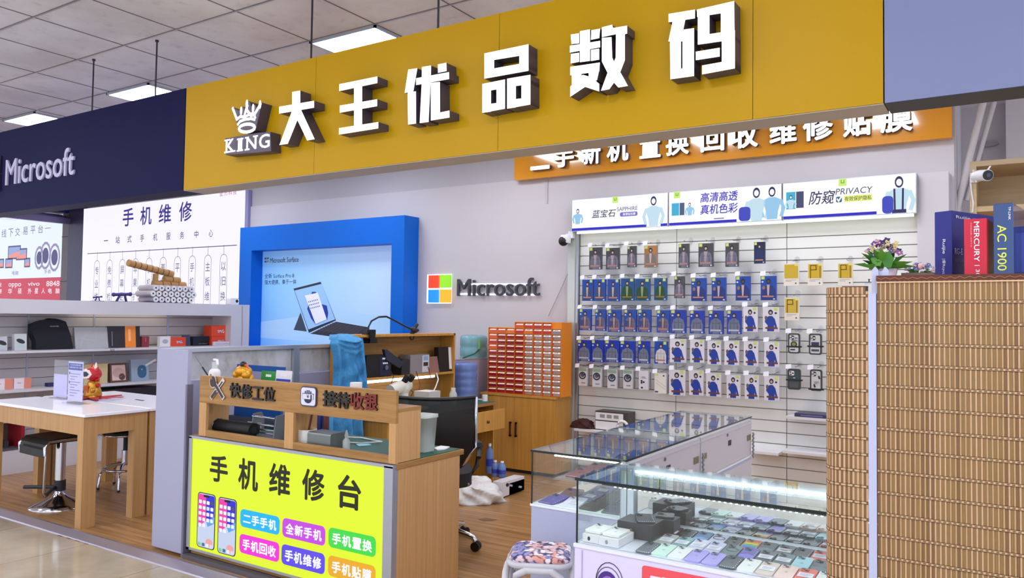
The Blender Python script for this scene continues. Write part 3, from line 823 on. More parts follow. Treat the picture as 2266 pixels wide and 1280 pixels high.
# ------------------------------------------------------------------ security camera under the light boxes with its cable
p = P(1251, 532, 'y', 6.72)
t = thing('security_camera', 'white dome security camera beneath the left advertising box', 'security camera', (p.x, 6.87, p.z))
CAMW = M((232, 232, 236), 0.35, name='camera_white')
g = G(); g.box(p.x+.02, p.x+.07, 6.74, 6.79, p.z+.02, p.z+.09, CAMW); g.tube([(p.x+.045, 6.76, p.z+.05), (p.x+.0, 6.73, p.z+.05)], .014, CAMW); g.build('bracket', t)
g = G(); g.lathe(p.x, 6.72, [(.0, p.z+.055), (.045, p.z+.05), (.055, p.z+.02), (.055, p.z-.02), (.05, p.z-.03)], CAMW); g.build('body', t)
g = G(); g.ball((p.x-.01, 6.70, p.z-.01), .05, BLACK, 16); g.build('lens', t)
g = G(); q0, q1 = P(1270, 575, 'y', 6.85), P(1213, 700, 'y', 6.85)
g.tube([q0, (q0+q1)/2+Vector((0, 0, -.01)), q1], .004, M((178, 172, 176), .5, name='grey_cable'), 6); solo(g, 'cable', 'thin grey cable running down the white wall to the orange drawers', 'cable')

# ------------------------------------------------------------------ low wall shelf unit on the left
LX = -7.77
UB = -8.12
t = thing('wall_shelf_unit', 'long white wall shelf unit with two shelves behind the table', 'shelf unit', (-7.95, 5, 0))
SW = M((214, 212, 218), 0.4, name='shelf_white')
g = G(); g.box(-7.82, LX, 2.98, 6.25, 1.478, 1.613, SW); g.box(UB, -7.82, 2.98, 6.25, 1.59, 1.613, SW); g.box(UB, LX, 5.99, 6.25, 0, 1.478, SW); g.build('surround', t)
g = G(); g.box(UB-.03, UB-.012, 2.98, 6.25, 0, 1.48, M((126, 122, 122), .6, name='groove_grey'))
z_ = 0.25
while z_ < 1.56:
    g.box(UB-.012, UB, 2.98, 5.99, z_, min(z_+.094, 1.58), M((198, 193, 194), .45, name='slat_back')); z_ += .1
for y in (3.9, 4.55, 5.4):
    g.box(UB-.001, UB+.006, y-.008, y+.008, .2, 1.478, ALU)
g.build('slat_back', t)
g = G(); g.box(UB, LX, 2.98, 5.99, 0, .212, SW); g.build('plinth', t)
g = G(); g.box(UB, LX+.0, 2.98, 4.53, 1.108, 1.13, SW); g.build('shelf', t)
g = G(); g.box(UB, LX+.0, 4.58, 5.99, 1.108, 1.13, SW); g.build('shelf', t)
g = G(); g.box(UB, LX+.0, 2.98, 5.99, .746, .768, SW); g.build('shelf', t)
g = G(); g.box(UB+.10, UB+.14, 4.35, 5.35, 1.51, 1.53, M((255, 240, 214), .5, emit=3.2, name='warm_strip')); g.build('strip_light', t)
# things on the shelves; x = depth from the back
SX = -7.90
def onshelf(name, label, cat, u0, v0, u1, v1, zb_, dx, m, x=SX, group=None, lean=0.0, deco=None):
    y0, y1 = P(u0, (v0+v1)/2, 'x', x).y, P(u1, (v0+v1)/2, 'x', x).y
    z1_ = P((u0+u1)/2, v0, 'x', x).z
    fr_ = F((x, 0, zb_), (0, 1, 0), (-lean, 0, 1))
    g = G(); g.fbox(fr_, y0, y1, 0, z1_-zb_, -dx, 0, m)
    if deco: deco(g, fr_, y0, y1, 0, z1_-zb_)
    return solo(g, name, label, cat, group)
SZ1, SZ2 = 1.131, .769
def dpack(g, fr_, a0, a1, b0, b1):
    g.quad(fr_, a0+.02, a1-.02, b0+.02, b1*.55, .001, M((190, 204, 204), .4, name='bag_print')); g.disc(fr_, (a0+a1)/2, b1*.55, .04, .02, .0015, .0015, DARK, rot=-.4)
onshelf('accessory_pack', 'clear bag of accessories at the left end of the upper shelf', 'package', -6, 745, 17, 779, SZ1, .05, M((196, 196, 206), .25, name='bag_film'), lean=.1, deco=dpack)
onshelf('accessory_pack', 'clear hanging bag of accessories left of the black laptop sleeve', 'package', 33, 739, 60, 777, SZ1, .05, M((206, 208, 210), .25, name='bag_film_pale'), lean=.1, deco=dpack)
# black sleeve bag
x = SX
y0, y1 = P(74, 740, 'x', x).y, P(159, 740, 'x', x).y
h = P(115, 705, 'x', x).z-SZ1
fr_ = F((x, 0, SZ1), (0, 1, 0), (-.12, 0, 1))
g = G(); g.prism(fr_, [(y0+.03, 0), (y1+.02, 0), (y1, h*.45), (y1-.045, h*.90), (y1-.10, h*.97), (y1-.22, h*1.01), (y0+.22, h*1.0), (y0+.08, h*.95), (y0+.005, h*.84), (y0, h*.55), (y0+.03, h*.3)], -.09, 0, M((16, 16, 30), .8, name='black_fabric'))
g.text('HUAWEI', fr_, y0+.165, y0+.245, h*.73, h*.765, .002, M((190, 190, 200), .5, name='sleeve_print'), .01)
solo(g, 'laptop_sleeve', 'large black padded laptop sleeve standing on the upper shelf', 'bag', None, 0.012)
def dfilm(g, fr_, a0, a1, b0, b1):
    for k in range(7):
        q = [(a0+random.random()*(a1-a0), b1*random.random()), (a0+random.random()*(a1-a0), b1*random.random())]
        g.line(fr_, q, .006, .001, M((184, 184, 188), .2, name='film_crease'))
onshelf('wrapped_laptop', 'grey laptop wrapped in cloudy plastic film on the upper shelf', 'package', 168, 724, 246, 774, SZ1, .03, M((176, 176, 180), .2, name='cloudy_film'), lean=.18, deco=dfilm)
def dbox(g, fr_, a0, a1, b0, b1):
    g.quad(fr_, a0+(a1-a0)*.52, a0+(a1-a0)*.86, 0, b1, .001, M((246, 140, 40), .5, name='orange_band'))
    g.quad(fr_, a0+(a1-a0)*.10, a0+(a1-a0)*.13, .02, b1*.75, .001, M((120, 116, 130), .5, name='grey_edge'))
    g.quad(fr_, a0+(a1-a0)*.62, a0+(a1-a0)*.70, b1*.3, b1*.85, .002, M((252, 190, 130), .5, name='band_print'))
onshelf('tablet_box', 'black flat box with a broad orange band on the upper shelf', 'box', 241, 722, 311, 774, SZ1, .05, M((40, 34, 42), .45, name='black_box_card'), lean=.1, deco=dbox)
def dred(g, fr_, a0, a1, b0, b1):
    g.quad(fr_, a0+.04, a1-.04, b1*.5, b1*.88, .001, M((206, 170, 170), .5, name='case_label'))
onshelf('maroon_case', 'small maroon card box right of the orange banded box', 'box', 314, 745, 330, 771, SZ1, .05, M((140, 48, 56), .5, name='maroon_card'), deco=dred)
def dwhite(g, fr_, a0, a1, b0, b1):
    g.disc(fr_, (a0+a1)/2, b1*.5, (a1-a0)*.28, b1*.22, .001, .001, M((180, 176, 186), .4, name='bud_print'))
onshelf('earphone_box', 'small white earphone box left of the red snack-like boxes', 'box', 354, 745, 377, 770, SZ1, .05, PAPER, deco=dwhite)
def dimg(g, fr_, a0, a1, b0, b1):
    g.text('IMG', fr_, a0+(a1-a0)*.40, a1-.045, b1*.32, b1*.60, .002, M((246, 236, 250), .5, name='box_letters'), .03, 0, None, -.25)
    g.text('IMG', fr_, a0+(a1-a0)*.40+.006, a1-.039, b1*.30, b1*.58, .001, M((44, 44, 120), .5, name='box_letters_shadow'), .05, 0, None, -.25)
REDB = M((232, 76, 42), .45, name='orange_red_card')
onshelf('red_box', 'orange red box with slanted lettering standing alone on the upper shelf', 'box', 377, 747, 411, 770, SZ1, .10, REDB, group='orange red boxes', deco=dimg)
onshelf('phone_blister', 'narrow dark blister pack between the orange red box and the black box', 'package', 407, 741, 422, 770, SZ1, .03, M((60, 66, 84), .35, name='dark_card'), lean=.15)
def dimg2(g, fr_, a0, a1, b0, b1):
    g.text('IMG', fr_, a0+(a1-a0)*.36, a1-.02, .02, b1*.22, .002, PAPER, .03)
onshelf('black_box', 'square black box with white lettering on the upper shelf', 'box', 427, 745, 462, 770, SZ1, .10, M((22, 20, 28), .4, name='black_card'), deco=dimg2)
onshelf('red_box', 'orange red box at the bottom of the pair by the shelf end', 'box', 468, 745, 503, 770, SZ1, .14, REDB, x=-7.87, group='orange red boxes', deco=dimg)
zz = P(485, 745, 'x', -7.87).z+.002
onshelf('red_box', 'orange red box on top of the pair by the shelf end', 'box', 468, 721, 503, 745, zz, .14, REDB, x=-7.87, group='orange red boxes', deco=dimg)
def dframe(g, fr_, a0, a1, b0, b1):
    g.quad(fr_, a0+.03, a1-.03, .02, b1-.03, .001, M((96, 44, 72), .5, name='maroon_print'))
onshelf('picture_frame', 'white framed maroon card standing before the boxes near the shelf end', 'frame', 472, 756, 524, 771, SZ1, .02, M((226, 210, 220), .4, name='frame_white'), x=-7.80, deco=dframe)
def dpink(g, fr_, a0, a1, b0, b1):
    g.quad(fr_, a0+(a1-a0)*.58, a1, 0, b1, .001, M((226, 140, 118), .5, name='salmon_print')); g.quad(fr_, a0+.03, a0+(a1-a0)*.4, b1*.5, b1*.58, .001, M((206, 150, 160), .5, name='box_line'))
onshelf('case_box', 'pink and white box at the left end of the lower shelf', 'box', -16, 839, 29, 868, SZ2, .06, M((236, 222, 228), .5, name='pale_card'), group='pink and white boxes', deco=dpink)
onshelf('case_box', 'pink and white box on the lower shelf, second from its left end', 'box', 31, 837, 69, 866, SZ2, .06, M((236, 222, 228), .5, name='pale_card'), group='pink and white boxes', deco=dpink)
onshelf('navy_box', 'small navy box on the lower shelf behind the acrylic stand', 'box', 106, 848, 122, 861, SZ2, .06, M((44, 44, 96), .5, name='navy_card'))
onshelf('kraft_box', 'tan kraft box on the lower shelf behind the golden figurine', 'box', 186, 806, 238, 856, SZ2, .08, M((206, 186, 140), .6, name='kraft_card'))
def dcase(g, fr_, a0, a1, b0, b1):
    g.quad(fr_, a0+.02, a1-.02, .02, b1-.02, .001, M((222, 190, 176), .5, name='case_print'))
    g.disc(fr_, (a0+a1)/2, b1*.5, .07, .05, .002, .002, M((196, 160, 150), .5, name='case_shape')); g.disc(fr_, a1-.06, b1*.28, .035, .035, .002, .002, M((90, 60, 50), .5, name='case_button'))
onshelf('tablet_case', 'brown edged tablet case with a pale pink picture on the lower shelf', 'case', 245, 804, 283, 851, SZ2, .03, M((96, 60, 44), .5, name='brown_edge'), lean=.15, deco=dcase)
def dblue(g, fr_, a0, a1, b0, b1):
    g.rrect(fr_, a0+.07, a1-.03, .03, b1-.06, .05, .001, .001, M((56, 96, 132), .4, name='blue_slipper_card'))
    g.text('XUNDD', fr_, a0+.13, a1-.09, b1*.5, b1*.57, .002, PAPER, .01); g.line(fr_, [(a0+.17, b1*.72), (a0+.28, b1*.95)], .02, .003, PAPER)
onshelf('blue_pack', 'dusty blue pack in shiny clear film at the right of the lower shelf', 'package', 292, 796, 331, 849, SZ2, .05, M((150, 166, 182), .2, name='blue_film'), lean=.12, deco=dblue)
onshelf('dark_tray', 'low black tray under the lower shelf beside the table', 'tray', 215, 860, 346, 872, .60, .25, M((38, 32, 40), .5, name='dark_tray_plastic'), x=-7.80)
# lower display beside the stool
g = G(); g.box(-8.05, -7.80, 3.15, 3.72, .215, .23, M((90, 84, 90), .4, name='display_floor')); g.box(-8.05, -7.80, 3.15, 3.75, .47, .50, M((214, 196, 196), .5, name='display_top'))
g.box(-8.06, -8.05, 3.15, 3.75, .215, .5, M((120, 110, 110), .4, name='display_back')); g.box(-8.05, -7.80, 3.72, 3.75, .215, .5, M((150, 26, 44), .4, name='display_red'))
solo(g, 'display_case', 'low display with a red side and pale lid at the foot of the shelves', 'display case')
g = G()
for k in range(7): g.box(-8.02, -7.9, 3.2+k*.07, 3.24+k*.07, .231, .29+.02*(k % 3), M((60+20*(k % 3), 56, 70), .2, name='cable_pack'))
solo(g, 'cable_packs', 'row of small shiny cable packs inside the low red display', 'packages')
# roof of the unit: paper-roll tank, small drones, webcam, papers
def roll(g, y, z_, x0_, x1_, m, me=None, r_=.034):
    g.tube([(x0_, y, z_), (x1_, y, z_)], r_, m, 12)
    for xx, s_ in ((x1_, .0015),):
        g.disc(F((xx, 0, 0), (0, 1, 0), (0, 0, 1)), y, z_, r_*.96, r_*.96, s_, s_, PAPER, seg=12); g.disc(F((xx, 0, 0), (0, 1, 0), (0, 0, 1)), y, z_, r_*.3, r_*.3, s_+.001, s_+.001, DARK, seg=8)
TX = -7.86
yc = lambda u, v: P(u, v, 'x', TX+.0)
t = thing('roll_tank', 'model tank glued from rolled paper tubes on top of the shelf unit', 'model', (TX-.1, yc(378, 640).y, 1.613))
RW = M((196, 186, 190), .6, name='paper_roll'); RT = M((186, 140, 84), .55, name='brown_tube')
rows = [[(345, 659), (358, 660), (371, 661), (384, 663), (397, 663), (410, 665), (423, 666)], [(339, 647), (352, 648), (366, 649), (379, 650), (392, 651), (405, 653), (418, 654), (429, 655)], [(345, 636), (358, 637), (372, 638), (385, 639), (398, 640), (410, 641), (424, 643)]]
for r_i, rw in enumerate(rows):
    for u, v in rw:
        p = yc(u, v); zz = 1.613+.036+r_i*.063
        g = G(); roll(g, p.y, zz, TX-.28, TX, RW); g.build('paper_roll', t)
zt = 1.613+.036+3*.063
def tubep(u0, v0, u1, v1, r_, nm, segs=4):
    p0, p1 = yc(u0, v0), yc(u1, v1)
    g = G()
    g.tube([(TX-.12, p0.y, p0.z), (TX-.12, p1.y, p1.z)], r_, RT, 12)
    for k in range(1, segs):
        q = Vector((TX-.12, p0.y+(p1.y-p0.y)*k/segs, p0.z+(p1.z-p0.z)*k/segs)); d = Vector((0, p1.y-p0.y, p1.z-p0.z)).normalized()*.004
        g.tube([q-d, q+d], r_*1.04, M((96, 62, 40), .6, name='tube_joint'), 12)
    g.build(nm, t)
tubep(298, 581, 396, 607, .038, 'barrel', 8)
tubep(353, 628, 423, 632, .040, 'turret_tube', 4); tubep(377, 617, 411, 621, .036, 'turret_tube', 2); tubep(359, 606, 358, 622, .03, 'turret_post', 1)
def drone(u, v, s_, label):
    p = P(u, v, 'x', -7.88)
    g = G(); V = M((60, 52, 120), .4, name='violet_plastic')
    g.tube([(p.x, p.y-.09*s_, p.z), (p.x, p.y+.09*s_, p.z+.01)], .016*s_, V, 8); g.tube([(p.x, p.y-.02*s_, p.z), (p.x, p.y-.06*s_, 1.614)], .012*s_, V, 8); g.tube([(p.x, p.y+.03*s_, p.z), (p.x, p.y+.05*s_, 1.614)], .012*s_, V, 8)
    g.ball((p.x, p.y-.09*s_, p.z), .022*s_, V, 10); g.ball((p.x, p.y+.09*s_, p.z+.01), .022*s_, V, 10); g.box(p.x-.05, p.x+.05, p.y-.1*s_, p.y+.1*s_, 1.613, 1.618, V)
    solo(g, 'small_model', label, 'model')
drone(270, 653, 1.0, 'little violet model gun on a stand left of the paper-roll tank')
drone(216, 659, .45, 'tiny violet model at the far left of the shelf top ornaments')
g = G(); p0, p1 = P(245, 661, 'x', -7.85), P(370, 669, 'x', -7.85); g.box(-8.05, -7.82, p0.y, p1.y, 1.6135, 1.618, M((70, 64, 110), .5, name='dark_board')); solo(g, 'board', 'thin dark board lying under the paper-roll tank', 'board')
p = P(521, 667, 'x', -7.83)
t = thing('webcam', 'small white box camera at the end of the shelf unit top', 'camera', (p.x, p.y, 1.613))
g = G(); g.rrect(F((p.x, 0, 0), (0, 1, 0), (0, 0, 1)), p.y-.07, p.y+.05, 1.614, 1.614+.075, .015, -.08, 0, PAPER); g.build('body', t)
g = G(); g.disc(F((p.x+.001, 0, 0), (0, 1, 0), (0, 0, 1)), p.y+.02, 1.655, .018, .018, 0, .004, BLACK); g.build('lens', t)
g = G(); p = P(536, 680, 'x', LX+.003); g.tube([(LX+.004, p.y, 1.60), (LX+.004, p.y+.01, 1.3), (LX+.004, p.y-.005, .9)], .003, M((150, 146, 150), .5, name='thin_cable'), 6); solo(g, 'cable', 'thin grey cable hanging down the white shelf end post', 'cable')

# ------------------------------------------------------------------ display tables and stools
TW = M((250, 248, 255), 0.16, spec=0.5, name='table_top_white')
def table(name, label, x0, x1, y0, y1, h=.79):
    t = thing(name, label, 'table', ((x0+x1)/2, (y0+y1)/2, 0), 'display tables')
    g = G(); g.box(x0, x1, y0, y1, h-.022, h, TW); g.build('tabletop', t, .003)
    g = G(); b0, b1 = h-.15, h-.024
    g.box(x0+.02, x1-.02, y0+.01, y0+.04, b0, b1, WOODT); g.box(x0+.02, x1-.02, y1-.04, y1-.01, b0, b1, WOODT); g.box(x0+.02, x0+.05, y0+.04, y1-.04, b0, b1, WOODT); g.box(x1-.05, x1-.02, y0+.04, y1-.04, b0, b1, WOODT); g.build('apron', t)
    for xx in (x0+.01, x1-.09):
        for yy in (y0+.005, y1-.105):
            g = G(); g.box(xx, xx+.075, yy, yy+.10, 0, h-.026, WOODT); g.build('leg', t)
table('display_table', 'white topped oak display table nearest the shop front', -6.86, -5.415, 2.99, 3.475)
table('display_table', 'white topped oak display table behind the front one', -6.86, -5.415, 3.485, 4.05)
# acrylic sign stand
p = P(150, 905, 'z', .79)
TZ = .7905
q0, q1 = P(150, 870, 'y', 3.30), P(183, 870, 'y', 3.30)
t = thing('sign_stand', 'upright acrylic stand with a blue headed price sheet on the white table', 'sign stand', ((q0.x+q1.x)/2, 3.3, TZ))
h = P(166, 801, 'y', 3.3).z-TZ
g = G(); g.fbox(FY(3.3), q0.x-.01, q1.x+.01, TZ, TZ+h+.01, 0, .004, PLASTIC); g.box(q0.x-.02, q1.x+.02, 3.26, 3.36, TZ, TZ+.006, PLASTIC); g.build('holder', t)
g = G(); fr = FY(3.2985); g.quad(fr, q0.x, q1.x, TZ+.02, TZ+h, -.001, M((214, 212, 246), .5, name='lilac_sheet')); g.quad(fr, q0.x+.005, q1.x-.012, TZ+h*.80, TZ+h*.96, 0, M((40, 70, 170), .5, name='blue_head'))
g.text('以旧换新', fr, q0.x+.03, q1.x-.03, TZ+h*.90, TZ+h*.94, .0005, PAPER, .0); g.text('维修价目', fr, q0.x+.02, q1.x-.02, TZ+h*.84, TZ+h*.88, .0005, PAPER, .0)
for k in range(9):
    zz = TZ+h*(.70-k*.065); g.quad(fr, q0.x+.03, q0.x+.03+(q1.x-q0.x-.05)*(.9-.25*(k % 3)), zz, zz+.005, 0, M((130, 120, 180), .5, name='print_line'))
g.disc(fr, q0.x+.02, TZ+h*.72, .008, .012, 0, 0, M((60, 70, 140), .5, name='print_dot'), seg=10); g.disc(fr, q0.x+.02, TZ+h*.5, .008, .012, 0, 0, M((60, 70, 140), .5, name='print_dot'), seg=10)
g.build('sheet', t)
q0, q1 = P(119, 870, 'y', 3.42), P(149, 870, 'y', 3.42)
h = P(134, 797, 'y', 3.42).z-TZ
t = thing('sign_stand', 'clear acrylic stand with a plain lilac card behind the price sheet', 'sign stand', ((q0.x+q1.x)/2, 3.42, TZ))
g = G(); g.fbox(FY(3.42), q0.x, q1.x, TZ, TZ+h, 0, .004, PLASTIC); g.box(q0.x, q1.x, 3.38, 3.46, TZ, TZ+.006, PLASTIC); g.build('holder', t)
g = G(); g.quad(FY(3.417), q0.x, q1.x, TZ+.01, TZ+h*.63, 0, M((206, 202, 240), .5, name='lilac_card')); g.build('card', t)
# golden figurine
p = P(205, 882, 'z', TZ)
cx, cy = p.x, p.y
GOLD = M((206, 150, 50), .28, .55, name='gold_glaze'); RED = M((190, 26, 34), .4, name='red_glaze'); CREAM = M((246, 230, 220), .4, name='cream_glaze')
t = thing('figurine', 'golden animal figurine with a red mane on a red cloth on the table', 'figurine', (cx, cy, TZ))
k_ = .335/.335
g = G(); g.lathe(cx, cy, [(.0, TZ+.004), (.062, TZ+.006), (.07, TZ+.03), (.062, TZ+.07), (.045, TZ+.115), (.038, TZ+.14), (.0, TZ+.15)], GOLD, 20); g.ball((cx-.055, cy-.03, TZ+.08), .024, GOLD, 10, (1, 1, 1.2)); g.ball((cx+.05, cy-.03, TZ+.07), .022, GOLD, 10); g.ball((cx-.05, cy-.03, TZ+.015), .03, GOLD, 10, (1.2, 1, .6)); g.ball((cx+.045, cy-.03, TZ+.015), .03, GOLD, 10, (1.2, 1, .6))
g.prism(FY(cy-.055), [(cx-.03, TZ+.05), (cx+.035, TZ+.05), (cx+.03, TZ+.11), (cx-.022, TZ+.105)], 0, .006, M((196, 90, 30), .4, name='orange_bib')); g.build('body', t)
g = G(); g.ball((cx, cy, TZ+.20), .065, RED, 18, (1.05, .95, .9)); g.ball((cx-.05, cy-.035, TZ+.215), .03, CREAM, 10, (1.1, 1, .9))
g.prism(F((cx, cy-.06, 0), (1, .35, 0), (0, 0, 1)), [(-.045, TZ+.19), (-.02, TZ+.165), (.03, TZ+.17), (.055, TZ+.20), (.03, TZ+.235), (-.02, TZ+.24)], 0, .008, CREAM)
g.prism(F((cx, cy-.069, 0), (1, .35, 0), (0, 0, 1)), [(-.02, TZ+.20), (-.005, TZ+.18), (.02, TZ+.185), (.036, TZ+.203), (.012, TZ+.222), (-.012, TZ+.222)], 0, .004, M((24, 34, 66), .2, name='dark_eye'))
g.build('head', t)
g = G()
for a, h_, c in ((-.02, .10, RED), (.03, .105, CREAM), (.055, .07, RED), (.0, .085, GOLD)):
    g.tube([(cx+a, cy, TZ+.23), (cx+a*1.2, cy, TZ+.19+h_)], .018, c, 8, r2=.004)
for a in (0, 1, 2):
    g.tube([(cx+.04+.01*a, cy+.01, TZ+.15-.02*a), (cx+.085, cy+.0, TZ+.16-.025*a)], .02, RED if a != 1 else GOLD, 8, r2=.008)
g.build('mane', t)
g = G()
for k in range(9):
    an = k*2*PI/9+.3; l_ = .16+.05*(k % 3)
    g.prism(F((cx, cy, TZ+.001+.0012*k), (math.cos(an), math.sin(an), 0), (-math.sin(an), math.cos(an), 0)), [(0, -.05), (l_, -.02), (l_+.02, .01), (0, .05)], 0, .004, M((176, 20, 34), .7, name='red_cloth'))
solo(g, 'red_cloth', 'red pleated cloth spread under the golden figurine', 'cloth')
def flat(name, label, cat, pts, z_, m, th=.004, deco=None):
    w_ = [P(u, v, 'z', z_) for u, v in pts]
    g = G(); g.prism(FZ(z_), [(p.x, p.y) for p in w_], 0, th, m)
    if deco: deco(g, w_)
    return solo(g, name, label, cat)
flat('leaflet', 'printed leaflet lying on the white table right of the figurine', 'leaflet', [(207, 888), (250, 880), (278, 883), (240, 889)], TZ, M((176, 172, 190), .4, name='leaflet_print'), .003)
flat('table_tag', 'thin dark strip lying on the white table beside the acrylic stands', 'tag', [(79, 876), (84, 875.5), (97, 878), (92, 879)], TZ, DARK, .002)
flat('table_tag', 'thin dark strip lying near the right edge of the white table', 'tag', [(298, 885), (303, 884.5), (320, 887), (315, 887.8)], TZ, DARK, .002)
# bar stool with black saddle seat
def chrome_base(g, cx, cy, r_):
    g.lathe(cx, cy, [(r_, 0), (r_, .008), (r_*.7, .03), (r_*.3, .07), (.035, .10), (.03, .13)], CHROME, 32)
cx, cy = -6.22, 3.26
t = thing('bar_stool', 'black saddle bar stool with chrome foot in front of the table', 'stool', (cx, cy, 0), 'black stools')
g = G(); chrome_base(g, cx, cy, .21); g.build('base', t)
g = G(); g.tube([(cx, cy, .12), (cx, cy, .20)], .042, DARK, 16); g.tube([(cx, cy, .20), (cx, cy, .535)], .036, CHROME, 16); g.build('column', t)
g = G(); PV = M((9, 8, 9), .4, spec=.35, name='black_vinyl')
d = Vector((.842, .54, 0)); s_ = Vector((-.54, .842, 0))
prof = [(-.205, .63), (-.20, .575), (-.15, .535), (-.08, .51), (.10, .50), (.18, .52), (.22, .575), (.25, .66)]
def pt(a, z_, w_): return Vector((cx, cy, 0))+d*a+s_*w_+Vector((0, 0, z_))
d2, s2 = Vector((.05, 1, 0)).normalized(), Vector((1, -.05, 0)).normalized()
def pt(a, z_, w_): return Vector((cx, cy, 0))+d2*a+s2*w_+Vector((0, 0, z_))
prof = [(-.20, .45), (-.205, .51), (-.17, .545), (-.08, .55), (.08, .55), (.15, .565), (.18, .60), (.195, .635)]
vs = [pt(a, z_, -.20) for a, z_ in prof]+[pt(a, z_, .20) for a, z_ in prof]+[pt(a-.012, z_-.035, -.20) for a, z_ in prof]+[pt(a-.012, z_-.035, .20) for a, z_ in prof]
n = len(prof)
fs = []
for i in range(n-1):
    fs += [(i, i+1, n+i+1, n+i), (2*n+i, 3*n+i, 3*n+i+1, 2*n+i+1), (i, 2*n+i, 2*n+i+1, i+1), (n+i, n+i+1, 3*n+i+1, 3*n+i)]
fs += [(0, n, 3*n, 2*n), (n-1, 3*n-1, 4*n-1, 2*n-1)]
g.add(vs, fs, PV); g.build('seat', t, .008)
g = G()
for w_ in (-.205, .205):
    g = G(); g.tube([pt(a-.006, z_-.018, w_) for a, z_ in prof], .011, CHROME, 8)
    if w_ < 0: g.build('seat_frame', t)
g.tube([pt(-.20, .45, .205), pt(-.20, .16, .19), pt(-.18, .13, .17)], .009, CHROME, 8)
g.build('seat_frame', t)
g = G(); g.tube([pt(-.18, .13, .17), pt(-.03, .15, 0), pt(-.18, .15, -.18)], .014, DARK, 8); g.build('footrest', t)
# round swivel stool
cx, cy = -6.02, 4.15
p = P(278, 1060, 'z', .0)
p = P(279, 950, 'z', .5); cx, cy = p.x, p.y
t = thing('round_stool', 'round black swivel stool on chrome legs behind the oak tables', 'stool', (cx, cy, 0), 'black stools')
g = G(); g.lathe(cx, cy, [(.0, .445), (.17, .45), (.185, .475), (.18, .50), (.15, .51), (.0, .515)], PV, 28); g.build('seat', t)
g = G(); g.tube([(cx+.186*math.cos(k*PI/12), cy+.186*math.sin(k*PI/12), .462) for k in range(24)], .009, CHROME, 8, True); g.build('seat_ring', t)
g = G(); g.tube([(cx, cy, .20), (cx, cy, .32)], .028, CHROME, 14); g.tube([(cx, cy, .32), (cx, cy, .445)], .018, DARK, 12); g.build('column', t)
g = G(); g.tube([(cx+.17*math.cos(k*PI/12), cy+.17*math.sin(k*PI/12), .17) for k in range(24)], .010, CHROME, 8, True); g.build('foot_ring', t)
for k in range(5):
    an = k*2*PI/5+.5
    c_, s_ = math.cos(an), math.sin(an)
    g = G(); g.tube([(cx+.02*c_, cy+.02*s_, .21), (cx+.12*c_, cy+.12*s_, .20), (cx+.19*c_, cy+.19*s_, .13), (cx+.20*c_, cy+.20*s_, .02)], .012, CHROME, 8); g.ball((cx+.20*c_, cy+.20*s_, .014), .014, DARK, 8); g.build('leg', t)

# ------------------------------------------------------------------ cubicle partition
PX = -4.58
m, nt, b = nodes_mat('dirty_frosted_pane', 0.35)
f1 = noise(nt, coords(nt, (1, 5, 3.5)), 1, 5, 0.62)
c1 = ramp(nt, f1, [(0.30, (138, 138, 136)), (0.46, (186, 186, 190)), (0.62, (206, 205, 212))])
nt.links.new(c1, b.inputs['Base Color'])
PANE = m
t = thing('partition', 'office partition with grimy frosted panes over lavender boards behind the repair desk', 'partition', (PX, 4.5, 0))
g = G(); g.box(PX-.06, PX, 3.06, 5.9, 0, 1.055, LAV); g.build('lower_board', t)
for y0, y1 in ((3.10, 4.10), (4.16, 5.02), (5.06, 5.86)):
    g = G(); g.box(PX-.035, PX-.025, y0, y1, 1.06, 1.245, PANE); g.build('pane', t)
g = G(); g.box(PX-.06, PX+.002, 3.04, 5.9, 1.245, 1.272, ALU)
for y in (4.13, 5.04, 5.88): g.box(PX-.055, PX+.004, y-.028, y+.028, 0, 1.25, ALU)
g.build('frame', t)
g = G(); g.box(PX-.04, PX, 5.91, 6.80, 0, 1.075, LAV); g.box(PX-.042, PX+.002, 5.91, 6.80, 1.075, 1.085, ALU)
solo(g, 'partition', 'lower lavender partition panel between the two water bottles', 'partition')
# white end panel facing the front
g = G(); g.box(-4.628, -4.31, 3.012, 3.04, 0.02, 1.272, LAV); g.box(-4.32, -4.302, 3.008, 3.05, 0, 1.06, M((120, 116, 140), .4, .3, name='dark_edge'))
solo(g, 'end_panel', 'tall lavender white end panel left of the yellow repair desk', 'panel')

# ------------------------------------------------------------------ repair desk with yellow light box
DT = 0.752
SX0, SX1 = -4.292, -2.632
t = t0_desk = thing('repair_desk', 'wooden repair desk with a header board and a bright yellow lit front', 'repair desk', (-3.46, 3.3, 0))
g = G(); g.box(SX1-.02, SX1, 3.06, 3.585, 0.0, DT-.03, WOODV); g.build('side_panel', t)
g = G(); g.box(SX0, SX0+.02, 3.06, 3.585, 0.0, DT-.03, WOODV); g.build('side_panel', t)
g = G(); g.box(SX0, SX1+.004, 3.045, 3.62, DT-.03, DT, WOODH); g.build('desktop', t, .003)
GM = M((28, 84, 68), .55, name='green_mat')
g = G(); g.box(SX0+.03, SX1-.006, 3.075, 3.60, DT, DT+.003, GM); g.build('green_mat', t)
g = G(); g.box(SX0, SX1, 3.0, 3.06, -0.03, 0.028, M((96, 92, 98), .5, .2, name='grey_plinth')); g.box(SX0, SX1, 3.05, 3.07, 0.028, .06, DARK); g.build('plinth', t)
g = G()
FRM = M((176, 178, 190), .35, .6, name='light_box_frame')
for q in ((SX0, SX0+.028, .055, DT-.012), (SX1-.062, SX1-.002, .055, DT-.012), (SX0, SX1, DT-.02, DT-.004), (SX0, SX1, .055, .068)):
    g.box(q[0], q[1], 3.022, 3.06, q[2], q[3], FRM)
g.build('light_box_frame', t)
g = G(); g.box(SX0+.02, SX1-.02, 3.045, 3.06, .03, DT-.03, WOODH); g.build('front_board', t)
YB = FILM((232, 252, 40), 0.97, 'yellow_lit_film')
LYB = 3.03
